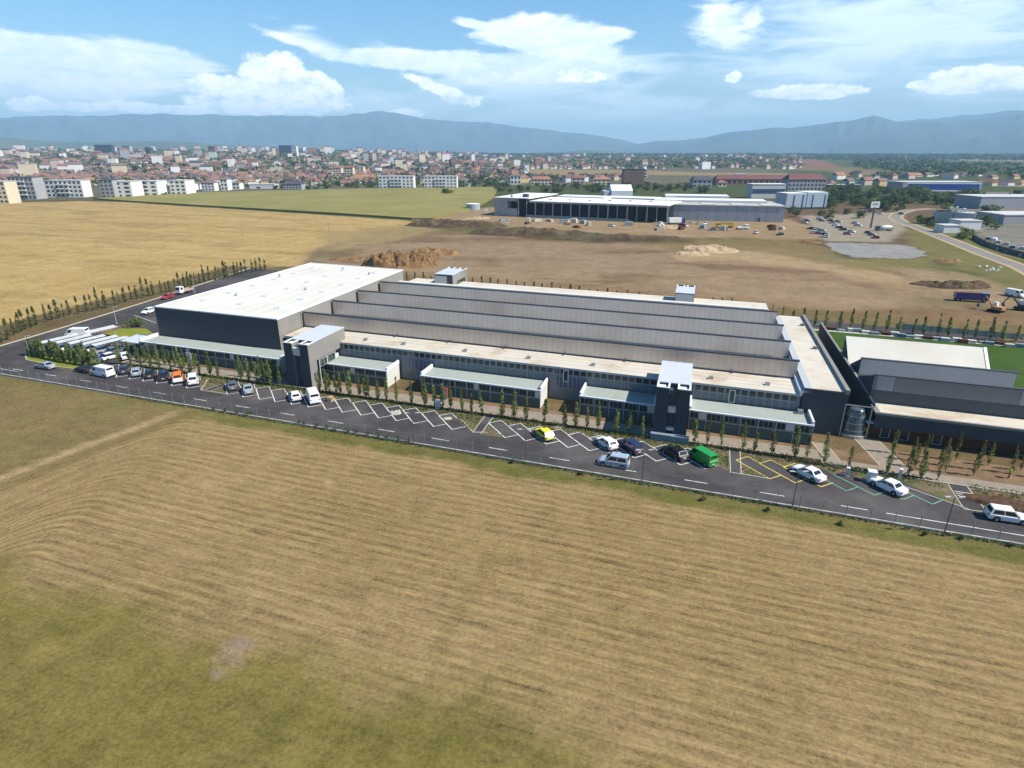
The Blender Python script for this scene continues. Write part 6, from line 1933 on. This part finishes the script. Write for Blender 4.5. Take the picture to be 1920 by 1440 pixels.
f = Local(1696, 360, 1836, 361); h = height_over((1760, 360), 342)
T = thing('facade_screen', 'deep blue glazed facade of the long showroom', 'facade', f.P(f.L / 2, -1))
lpart(T, 'glazing', mat('deep_blue_glass', (.02, .06, .34), .25), f, (2, f.L - 2, -1.3, -.9, h * .24, h * .86)); lpart(T, 'frame', M['white_paint'], f, (0, f.L, -1.45, -1.31, h * .86, h), (0, f.L, -1.45, -1.31, h * .12, h * .24))
for k, (a, b_, y, yt, dp, w_, lab) in enumerate([(1835, 1990, 392, 370, 30, 'grey', 'long pale grey warehouse in the industrial area'), (1800, 1862, 386, 374, 20, 'grey', 'low grey workshop beside the long warehouse'), (1880, 1990, 420, 404, 24, 'grey', 'grey shed at the right edge beyond the country road'),
                                        (1555, 1612, 357, 347, 14, 'brown', 'dark low shop row right of the red hipped roof'), (1612, 1660, 346, 336, 14, 'white', 'small white workshops in the industrial area')]):
    block(lab, a, b_, y, yt, dp, w_, 'flat', name='warehouse')
# silo group
F6 = Local(1748, 421, 1822, 425); h6 = height_over((1760, 421), 391); L = F6.L
T = thing('silo_building', 'pale grey silo building with rounded bays beside the country road', 'building', F6.P(L / 2, 0))
PG = mat('pale_grey_sheet', (.40, .42, .42), .6)
for k in range(4):
    mb = MB(); mb.tube(F6.P(L * (.1 + .16 * k), 4, 0), F6.P(L * (.1 + .16 * k), 4, h6 * (.86 if k else .8)), 3.0, 3.0, 16); mb.build('silo', PG, T)
lpart(T, 'wall', PG, F6, (L * .5, L, 0, 12, 0, h6 * .8), (L * .05, L * .5, 6, 12, 0, h6 * .75)); lpart(T, 'roof_plant', M['white_paint'], F6, (L * .35, L * .42, 4, 7, h6 * .87, h6 * 1.1), (L * .5, L * .56, 4, 7, h6 * .82, h6 * 1.12), (L * .68, L * .76, 4, 7, h6 * .82, h6 * 1.05))
lpart(T, 'red_trim', RT, F6, (L * .02, L * .4, 1, 7, h6 * .865, h6 * .93))
block('pale flat-roofed hut in the grass beside the country road', 1768, 1800, 437, 424, 8, 'white', 'flat', name='hut')
block('white store with a flat roof beside the silo building', 1798, 1838, 431, 415, 10, 'white', 'flat', name='hut')
# long boundary wall and yard of white goods
wl = [(1822, 447), (1850, 462), (1890, 475), (1935, 487)]
T = thing('yard_wall', 'dark stone wall along the industrial yard', 'wall', G(1870, 468))
mb = MB()
for a, c_ in zip(wl, wl[1:]):
    A_, C2 = G(*a), G(*c_); d = (C2 - A_); nn = np.array([-d[1], d[0], 0]); nn = nn / np.linalg.norm(nn) * .2
    mb.hexa([A_ - nn, C2 - nn, C2 + nn, A_ + nn], [q + np.array([0, 0, 2.2]) for q in (A_ - nn, C2 - nn, C2 + nn, A_ + nn)])
mb.build('stonework', mat('dark_stone', (.12, .12, .13), .9, .3, .3), T)
for i in range(14):
    g = G(1850 + (i % 7) * 13 + R.uniform(-4, 4), 448 + (i % 7) * 4 + (i // 7) * 12 + R.uniform(-2, 2))
    o = MB(); o.box(-2.2, 2.2, -1.0, 1.0, 0, .9); o.box(-2.0, 1.6, -.8, .8, .91, 1.2); ob = o.build('goods_stack', R.choice([M['white_paint'], M['steel'], M['glass_blue'], M['concrete']]), local=True); ob.location = tuple(g); ob.rotation_euler = (0, 0, .8)
    tag(ob, f'stack of white and grey goods in the industrial yard, {ordinal(i + 1)} counted', 'goods', 'goods in the industrial yard')
for i in range(16):
    g = G(1832 + R.uniform(0, 45), 503 + R.uniform(-3, 9)); o = MB(); s = R.uniform(.3, .7)
    o.loft([[(s * k_ * math.cos(a_), s * k_ * math.sin(a_), zz * s) for a_ in np.linspace(0, 6.28, 7, endpoint=False)] for k_, zz in ((1, -.1), (1.05, .5), (.5, .95))]); ob = o.build('boulder', M['annex_side'], local=True); ob.location = tuple(g)
    tag(ob, f'pale boulder in the grass below the country road, {ordinal(i + 1)} of the scatter', 'boulder', 'boulders below the country road')
# pylon sign
g = G(1632, 428); hs_ = height_over((1632, 428), 378)
T = thing('pylon_sign', 'tall pylon sign with a pale panel at the gravel car park', 'sign', g)
mb = MB(); mb.box(-.35, .35, -.35, .35, 0, hs_ * .8); mb.build('mast', M['dark_steel'], T, local=True)
mb = MB(); mb.box(-2.4, 2.4, -.3, .3, hs_ * .77, hs_); mb.build('panel', M['white_paint'], T, local=True)
mb = MB(); mb.box(-1.5, 1.5, -.33, -.301, hs_ * .87, hs_ * .94); mb.build('emblem', M['steel'], T, local=True)
# poles in the stubble
for px, py, yt, lab in ((90, 462, 412, 'leaning wooden pole in the wheat stubble far left'), (456, 456, 418, 'wooden pole in the wheat stubble above the tree row'), (620, 458, 418, 'wooden pole where the stubble meets the bare ground')):
    g = G(px, py); h = height_over((px, py), yt); T = thing('utility_pole', lab, 'pole', g, 0, 'poles in the stubble')
    mb = MB(); mb.tube((0, 0, 0), (-.4 if px < 100 else 0, 0, h), .16, .10, 8); mb.build('mast', mat('grey_wood', (.33, .28, .20)) if px < 100 else bpy.data.materials['grey_wood'], T, local=True)
    mb = MB(); mb.box(-.8, .8, -.06, .06, h - .5, h - .35); mb.build('crossarm', bpy.data.materials['grey_wood'], T, local=True)

# ---------------------------------------------------------------- the town
def px_of(x, y, z):
    dep = y * CP - (z - CAM_H) * SP
    return 960 + F_PX * x / dep, 720 - F_PX * (y * SP + (z - CAM_H) * CP) / dep


def front_limit(px):
    return float(np.interp(px, [-300, 0, 180, 260, 360, 600, 700, 930, 1120, 1340, 1480, 1600], [374, 368, 352, 350, 347, 351, 345, 344, 341, 322, 318, 300]))


rt = random.Random(99)
houses, trees = [], []
ca, sa = math.cos(.35), math.sin(.35)
for (d0, d1, cell, fill) in ((560, 1250, 16, .66), (1250, 2300, 21, .62), (2300, 4200, 33, .58), (4200, 6500, 56, .42)):
    n_ = int(d1 / cell) + 1
    for i in range(-n_, n_ + 1):
        for j in range(-n_, n_ + 1):
            x0, y0 = i * cell + rt.uniform(-.25, .25) * cell, j * cell + rt.uniform(-.2, .2) * cell
            x, y = x0 * ca - y0 * sa, x0 * sa + y0 * ca
            d = math.hypot(x, y)
            if y < 300 or not d0 <= d < d1:
                continue
            z = float(terrain(x, y)); px, py = px_of(x, y, z)
            if px < -160 or px > 1500 or py > front_limit(px):
                continue
            k = float(vnoise(np.array([x]), np.array([y]), 1 / 260., 77, 2)[0])
            dens = fill * (1.0 if px < 900 else .72 if px < 1250 else .5) * (1.25 if k > .45 else .55)
            if 985 < px < 1480 and 317 < py < 334:
                continue
            if px > 1100 and d > 4300:
                dens *= .4
            r = rt.random()
            if r < dens:
                houses.append((d, x, y, z, px, py))
            elif r < dens + .34:
                trees.append((d, x, y, z, px))
houses.sort()


def house_geo(d, px):
    big = rt.random() < (.075 if px < 950 else .03) and d > 1200
    if big:
        L, Dp, h = rt.uniform(14, 26), rt.uniform(10, 14), rt.choice([10, 13, 16, 16, 22, 28 if d > 1800 and px < 900 else 13])
        roof = rt.choice(['flat', 'red', 'brown', 'brown', 'slate']); wall = rt.choice(['white', 'cream', 'cream', 'pink', 'pink', 'grey', 'white', 'white', 'brown', 'mint'])
        rise = 0 if roof == 'flat' else 4
    else:
        L, Dp, h = rt.uniform(8, 13), rt.uniform(7, 9.5), rt.choice([3.2, 4.2, 5.2, 6.5])
        roof = rt.choice(['red', 'red', 'brown', 'brown', 'brown', 'brown', 'orange', 'slate']); wall = rt.choice(['white', 'white', 'cream', 'cream', 'pink', 'yellow', 'white', 'white'])
        rise = rt.uniform(2.8, 4.6)
    return L, Dp, h, roof, wall, rise, .35 + rt.choice([0, math.pi / 2]) + rt.uniform(-.12, .12)


def house_mb(x, y, z, L, Dp, h, rise, yaw, wmb, rmb, mi_w=0, mi_r=0):
    c_, s_ = math.cos(yaw), math.sin(yaw)
    P = lambda s, t, zz=0: (x + s * c_ - t * s_, y + s * s_ + t * c_, z + zz)
    wmb.hexa([P(-L / 2, -Dp / 2, -2), P(L / 2, -Dp / 2, -2), P(L / 2, Dp / 2, -2), P(-L / 2, Dp / 2, -2)], [P(-L / 2, -Dp / 2, h), P(L / 2, -Dp / 2, h), P(L / 2, Dp / 2, h), P(-L / 2, Dp / 2, h)], mi_w)
    k = len(rmb.f)
    if rise:
        gable_roof(rmb, P, -L / 2, L / 2, -Dp / 2, Dp / 2, h + .02, rise, rt.choice([0, 0, Dp * .45]))
    else:
        rmb.hexa([P(-L / 2 - .2, -Dp / 2 - .2, h + .02), P(L / 2 + .2, -Dp / 2 - .2, h + .02), P(L / 2 + .2, Dp / 2 + .2, h + .02), P(-L / 2 - .2, Dp / 2 + .2, h + .02)],
                 [P(-L / 2 - .2, -Dp / 2 - .2, h + .5), P(L / 2 + .2, -Dp / 2 - .2, h + .5), P(L / 2 + .2, Dp / 2 + .2, h + .5), P(-L / 2 - .2, Dp / 2 + .2, h + .5)])
        rmb.box(x - 1.5, x + 1.5, y - 1.5, y + 1.5, z + h + .51, z + h + 2.4)
    for i in range(k, len(rmb.f)):
        rmb.m[i] = mi_r


near_h = [q for q in houses if -60 < q[4] < 1480][:275]
ids = {id(q) for q in near_h}
rest = [q for q in houses if id(q) not in ids]
cnt = {}
order = {id(q): i for i, q in enumerate(sorted(near_h, key=lambda q: q[4]))}
for q in near_h:
    d, x, y, z, px, py = q
    L, Dp, h, roof, wall, rise, yaw = house_geo(d, px)
    wm_, rm_ = MB(), MB(); house_mb(x, y, z, L, Dp, h, rise, yaw, wm_, rm_)
    big = h > 9
    o = wm_.build('apartment_house' if big else 'town_house', WALLC[wall], origin=(x, y, z))
    rf = rm_.build('roof', ROOFC[roof], o)
    where = 'above the crop' if px < 640 and d < 1100 else 'deep in town' if px < 640 else 'above the frame building' if 920 < px < 1250 else 'above the halls' if px >= 1250 else 'beyond the crop'
    tag(o, f"{wall} {'block' if big else 'house'} with {'flat' if roof == 'flat' else roof} roof {where}, {ordinal(order[id(q)] + 1)} from the left", 'apartment block' if big else 'house', 'houses of the town')
# small shops and houses around the industrial area
for i in range(23):
    px, py = 1556 + i * 16.2 + rt.uniform(-5, 5), rt.uniform(331, 341) if i % 2 else rt.uniform(341, 350)
    if 1680 < px < 1850 and py > 338:
        py = rt.uniform(330, 336)
    g = G(px, py); L, Dp, h, roof, wall, rise, yaw = house_geo(600, 1200)
    wm_, rm_ = MB(), MB(); house_mb(g[0], g[1], 0, L * 1.5, Dp * 1.2, h, rise, yaw, wm_, rm_)
    o = wm_.build('small_shop', WALLC[wall], origin=(float(g[0]), float(g[1]), 0.0)); rm_.build('roof', ROOFC[roof], o)
    tag(o, f'{wall} building with {roof} roof among the industrial area trees, {ordinal(i + 1)} from the left', 'house', 'small buildings of the industrial area')
# clutter in front of the building site
for i in range(26):
    px = rt.uniform(935, 1480); py = 408 + (px - 927) * .034 + rt.uniform(3, 14) if px < 1250 else rt.uniform(419, 434)
    g = G(px, py); mb = MB(); sx, sy, sz = rt.uniform(1, 3.2), rt.uniform(.8, 1.6), rt.uniform(.6, 2.2)
    mb.box(-sx, sx, -sy, sy, 0, sz); mb.box(-sx * .8, sx * .5, -sy * .8, sy * .8, sz + .01, sz + .5)
    nm_ = rt.choice(['pale', 'grey', 'blue', 'brown']); o = mb.build('site_material', {'pale': M['annex_side'], 'grey': M['concrete'], 'blue': M['plinth'], 'brown': M['porch_wall']}[nm_], local=True)
    o.location = tuple(g); o.rotation_euler = (0, 0, rt.uniform(0, 3))
    tag(o, f'{nm_} pack of building material in front of the site halls, {ordinal(i + 1)} counted', 'building material', 'building material on the site')
for i, (px, py, k) in enumerate([(1285, 425, 3), (1296, 418, 3), (1308, 420, 2), (1322, 421, 3), (1418, 438, 3), (1462, 441, 0), (1335, 432, 1), (1146, 425, 3)]):
    g = gxy(px, py); o = put('distant_car', sm[cols[k][0]], None, (g[0], g[1], .02), R.uniform(0, 6))
    tag(o, f'{cols[k][0]} car parked on the building site, {ordinal(i + 1)} counted', 'car', 'cars on the building site')
# the rest of the town, too many and too small to count
rw = list(WALLC); rr2 = list(ROOFC)
tm_ = MB()
for d, x, y, z, px, py in rest:
    L, Dp, h, roof, wall, rise, yaw = house_geo(d, px)
    if d > 2300:
        L *= 1.2; Dp *= 1.15; h *= 1.1
    house_mb(x, y, z, L, Dp, h, rise, yaw, tm_, tm_, rw.index(wall), len(rw) + rr2.index(roof))
o = tm_.build('distant_town', [WALLC[k] for k in rw] + [ROOFC[k] for k in rr2], origin=(0, 0, 0)); stuff(o)
# landmarks on the skyline
for lab, p0, p1, yb, yt, w_, dist in (('dark blue tower block on the town skyline left of centre', 181, 208, 288, 272, 'darkblue', 2600), ('blue glass tower on the skyline above the crop field', 524, 545, 288, 273, 'blue', 2500), ('white tower beside the blue glass one', 546, 556, 287, 274, 'white', 2500),
                                      ('grey-blue tower block on the skyline', 231, 243, 287, 274, 'grey', 2600), ('reddish tower on the skyline', 391, 403, 288, 275, 'brown', 2500), ('thin dark chimney-like block', 273, 281, 290, 277, 'darkblue', 2300), ('white slab on the far right skyline of the town', 778, 786, 288, 282, 'white', 3500), ('narrow white tower on the far right skyline of the town', 829, 834, 289, 281, 'white', 3500)):
    if w_ == 'darkblue' and 'darkblue' not in WALLC:
        WALLC['darkblue'] = mat('dark_blue_cladding', (.05, .06, .10), .6); WALLC['blue'] = mat('blue_curtain_wall', (.03, .06, .16), .3)
    az_ = math.atan((p0 + p1 - 1920) / 2 / (F_PX / CP)); x, y = dist * math.sin(az_), dist * math.cos(az_); z = float(terrain(x, y))
    ww = (p1 - p0) / F_PX * dist * CP
    def zat(pyy):
        a_, b_ = -200., 400.
        for _ in range(40):
            m_ = (a_ + b_) / 2
            if px_of(x, y, m_)[1] > pyy: a_ = m_
            else: b_ = m_
        return a_
    zt = zat(yt)
    mb = MB(); mb.box(x - ww / 2, x + ww / 2, y, y + 18, z - 2, zt); o = mb.build('tower_block', WALLC[w_], origin=(x, y, z))
    mb = MB(); mb.box(x - ww / 2 - .3, x + ww / 2 + .3, y - .3, y + 18.3, zt + .02, zt + 1.2); mb.build('roof', ROOFC['slate'], o)
    for k in range(5):
        mb = MB(); zz = z + (zt - z) * (.25 + .15 * k); mb.box(x - ww * .46, x + ww * .46, y - .12, y - .01, zz, zz + (zt - z) * .06); mb.build('window_band', M['glass'], o)
    tag(o, lab, 'tower block', 'towers on the skyline')


# ---------------------------------------------------------------- trees beyond
def blob_tree(mb, x, y, z, r, h, rnd, mi, n=46):
    cl = [(rnd.gauss(0, r * .4), rnd.gauss(0, r * .4), h * rnd.uniform(.35, .85)) for _ in range(5)]
    for _ in range(n):
        c_ = rnd.choice(cl); s = r * rnd.uniform(.16, .30)
        P = Vector((x + c_[0] + rnd.gauss(0, r * .28), y + c_[1] + rnd.gauss(0, r * .28), z + max(.4, c_[2] + rnd.gauss(0, h * .13))))
        a = Vector((rnd.gauss(0, 1), rnd.gauss(0, 1), rnd.gauss(.4, .8))).normalized(); b_ = a.orthogonal().normalized(); c2 = a.cross(b_)
        mb.face([P - b_ * s, P + c2 * s * .8, P + b_ * s, P - c2 * s * .8], mi)


def crown_variant(seed, r, h, n, lm, size):
    rnd = random.Random(seed); tk = MB(); cr = MB()
    tk.tube((0, 0, -.5), (0, 0, h * .5), r * .09, r * .05, 7, caps=False)
    cl = [(rnd.gauss(0, r * .42), rnd.gauss(0, r * .42), h * rnd.uniform(.22, .86), rnd.uniform(.6, 1.1)) for _ in range(13)]
    for c_ in cl[:6]:
        tk.tube((0, 0, h * .38), (c_[0] * .8, c_[1] * .8, c_[2]), r * .04, r * .015, 5, caps=False)
    pts_ = []
    for _ in range(n):
        c_ = rnd.choice(cl); k_ = r * .24 * c_[3]
        pts_.append((c_[0] + rnd.gauss(0, k_), c_[1] + rnd.gauss(0, k_), max(h * .08, c_[2] + rnd.gauss(0, k_ * .9))))
    leaves(cr, pts_, size, rnd)
    return tk.mesh('trunk', M['bark']), cr.mesh('crown', lm)


BIG = [crown_variant(200 + i, 4.6, 8.5, 560, M['leaf_d'] if i % 2 == 0 else M['leaf_c'], .62) for i in range(6)]
spots = []
rt2 = random.Random(5)
for i in range(95):     # dark hedge line behind the crop field
    px = rt2.uniform(598, 935); spots.append((px, rt2.uniform(343, 352), 'in the line behind the green crop', .85))
for i in range(84):
    px = rt2.uniform(930, 1330); spots.append((px, rt2.uniform(349, 362) if px < 1240 else rt2.uniform(352, 362), 'behind the building site roofs', .8))
for i in range(62):
    px = rt2.uniform(1548, 1765); spots.append((px, rt2.uniform(360, 393), 'in the grove by the industrial area', 1.1))
for i in range(26):
    px = rt2.uniform(1765, 1915); spots.append((px, rt2.uniform(366, 400), 'between the industrial buildings', .9))
for px, py in ((1803, 447), (1812, 445), (1745, 425), (1738, 420), (1726, 419), (1690, 393), (1682, 397), (1560, 402), (1612, 409), (1850, 425), (1846, 420), (1866, 430), (1540, 405), (1552, 410), (1588, 402), (1660, 396), (670, 353), (833, 364), (842, 364), (838, 365), (1486, 400), (1492, 406)):
    spots.append((px, py, 'beside the country road and car park' if px > 1000 else 'alone at the far side of the crop', .7))
for i in range(40):
    px = rt2.uniform(190, 640); spots.append((px, front_limit(px) + rt2.uniform(1, 6) if px > 360 else rt2.uniform(352, 371), 'between the apartment blocks at the town edge', .6))
ordr = {id(s): i for i, s in enumerate(sorted(spots, key=lambda s: s[0]))}
for s in spots:
    px, py, where, sc_ = s
    g = G(px, py); tm2, cm2 = R.choice(BIG)
    t = thing('broadleaf_tree', f'distant tree {where}, {ordinal(ordr[id(s)] + 1)} from the left', 'tree', g, R.uniform(0, 6.28), 'distant broadleaf trees')
    k_ = sc_ * R.uniform(.7, 1.15); t.scale = (k_ * 1.1, k_ * 1.1, k_ * R.uniform(.75, 1.0))
    put('trunk', tm2, t); put('crown', cm2, t)
# tree masses inside the town and the far woods
tm3 = MB(); rnd = random.Random(31)
for d, x, y, z, px in trees:
    k_ = 1 if d < 1300 else 1.5 if d < 2500 else 2.3
    blob_tree(tm3, x, y, z, 5.6 * k_, 8.5 * (1 + .25 * (k_ - 1)), rnd, rnd.choice([0, 0, 1]), 40 if d < 2500 else 26)
stuff(tm3.build('town_trees', [M['leaf_c'], M['leaf_a']], origin=(0, 0, 0)))
wm3 = MB()
for _ in range(3600):
    d = 620 * math.exp(rnd.uniform(0, 2.5)); azz = math.radians(rnd.uniform(6, 50)); x, y = d * math.sin(azz), d * math.cos(azz); z = float(terrain(x, y)); px, py = px_of(x, y, z)
    if px < 1180 or px > 2250 or py > 338 or (985 < px < 1480 and 316 < py < 334):
        continue
    if 1435 < px < 1600 and 302 < py < 322:
        continue
    if float(vnoise(np.array([x]), np.array([y]), 1 / 330., 5, 2)[0]) < .40:
        continue
    blob_tree(wm3, x, y, z, rnd.uniform(5, 9) * (1 + d / 3500), rnd.uniform(7, 11), rnd, rnd.choice([0, 0, 1]), 30)
for _ in range(2200):
    d = rnd.uniform(3800, 6600); azz = math.radians(rnd.uniform(-44, 50)); x, y = d * math.sin(azz), d * math.cos(azz)
    blob_tree(wm3, x, y, float(terrain(x, y)), rnd.uniform(30, 60), rnd.uniform(9, 14), rnd, 0, 22)
stuff(wm3.build('distant_woods', [M['leaf_c'], M['leaf_d']], origin=(0, 0, 0)))

# ---------------------------------------------------------------- hills and mountains
def massif(name, prof, D, depth, m, seed, rough=1.0, samples=420, rows=26):
    """a range whose crest follows the surveyed skyline at distance D; slopes fall off in front and behind"""
    xs = np.linspace(prof[0][0], prof[-1][0], samples)
    ys = np.interp(xs, [p_[0] for p_ in prof], [p_[1] for p_ in prof])
    mb = MB(); grid = []
    for i, (px, py) in enumerate(zip(xs, ys)):
        azz = math.atan((px - 960) / (F_PX / CP))
        el_ = math.atan((HORIZON - py) / (F_PX / CP)) * math.cos(azz)
        Hc = CAM_H + D * math.tan(el_)
        col = []
        for j in range(rows):
            t_ = j / (rows - 1)
            r_ = D + (t_ - .62) * depth
            prf = min(t_ / .62, (1 - t_) / .38) ** .85 if 0 < t_ < 1 else 0
            x, y = r_ * math.sin(azz), r_ * math.cos(azz)
            sp_ = float(vnoise(np.array([azz * D * 1.0 + t_ * 300]), np.array([t_ * depth * .25]), 1 / 900., seed, 5)[0])
            sp_ = 1 - abs(sp_ - .5) * 3.4
            z = Hc * prf * (1 + rough * .62 * (sp_ - .55) * min(1, 3.2 * (1 - prf))) - 30 * (1 - prf)
            if abs(t_ - .62) < .03:
                z += Hc * .07 * rough * (float(vnoise(np.array([x * 6]), np.array([y * 6]), 1 / (depth * .28), seed + 3, 5)[0]) - .5)
            col.append((x, y, z))
        grid.append(col)
    n_ = rows
    for col in grid:
        mb.v.extend(col)
    for i in range(samples - 1):
        for j in range(rows - 1):
            mb.f.append([i * n_ + j, (i + 1) * n_ + j, (i + 1) * n_ + j + 1, i * n_ + j + 1]); mb.m.append(0)
    return structure(mb.build(name, m, origin=(0, 0, 0), smooth=True))


MT = mat('forested_mountain', (.022, .034, .028), .95, .2, .0011, col2=(.075, .085, .05))
HL = mat('wooded_hill', (.05, .075, .035), .95, .2, .002, col2=(.10, .12, .055))
massif('mountains', [(-500, 250), (-200, 236), (0, 226), (100, 222), (200, 221), (330, 219), (470, 221), (560, 223), (640, 222), (690, 218), (722, 215), (745, 217), (800, 226), (850, 231), (900, 233), (960, 238), (1010, 244), (1060, 251), (1090, 252), (1130, 257), (1170, 265), (1200, 271), (1240, 279), (1290, 286)], 14600, 5200, MT, 3)
massif('mountains', [(1150, 284), (1190, 272), (1230, 265), (1280, 264), (1320, 259), (1360, 249), (1400, 245), (1450, 243), (1500, 238), (1560, 233), (1590, 230), (1625, 221), (1650, 227), (1672, 233), (1720, 232), (1800, 229), (1870, 221), (1920, 217), (2000, 210), (2300, 225)], 12600, 5000, MT, 5)
massif('mountains', [(1560, 262), (1640, 254), (1700, 246), (1760, 240), (1800, 238), (1850, 232), (1920, 226), (2050, 222), (2300, 240)], 11000, 4000, MT, 6)
massif('mountains', [(1650, 234), (1720, 226), (1790, 222), (1850, 215), (1890, 211), (1920, 214), (2000, 222)], 15400, 4000, MT, 8)
massif('hills', [(-600, 262), (-200, 254), (0, 257), (40, 260), (80, 265), (130, 267), (200, 267), (250, 265), (320, 265), (370, 268), (420, 272), (500, 274), (600, 278), (660, 284)], 7000, 2000, HL, 9, .8)
massif('hills', [(960, 290), (1010, 286), (1060, 284), (1100, 281), (1140, 282), (1200, 286), (1260, 290)], 7600, 2000, HL, 10, .6, 90)
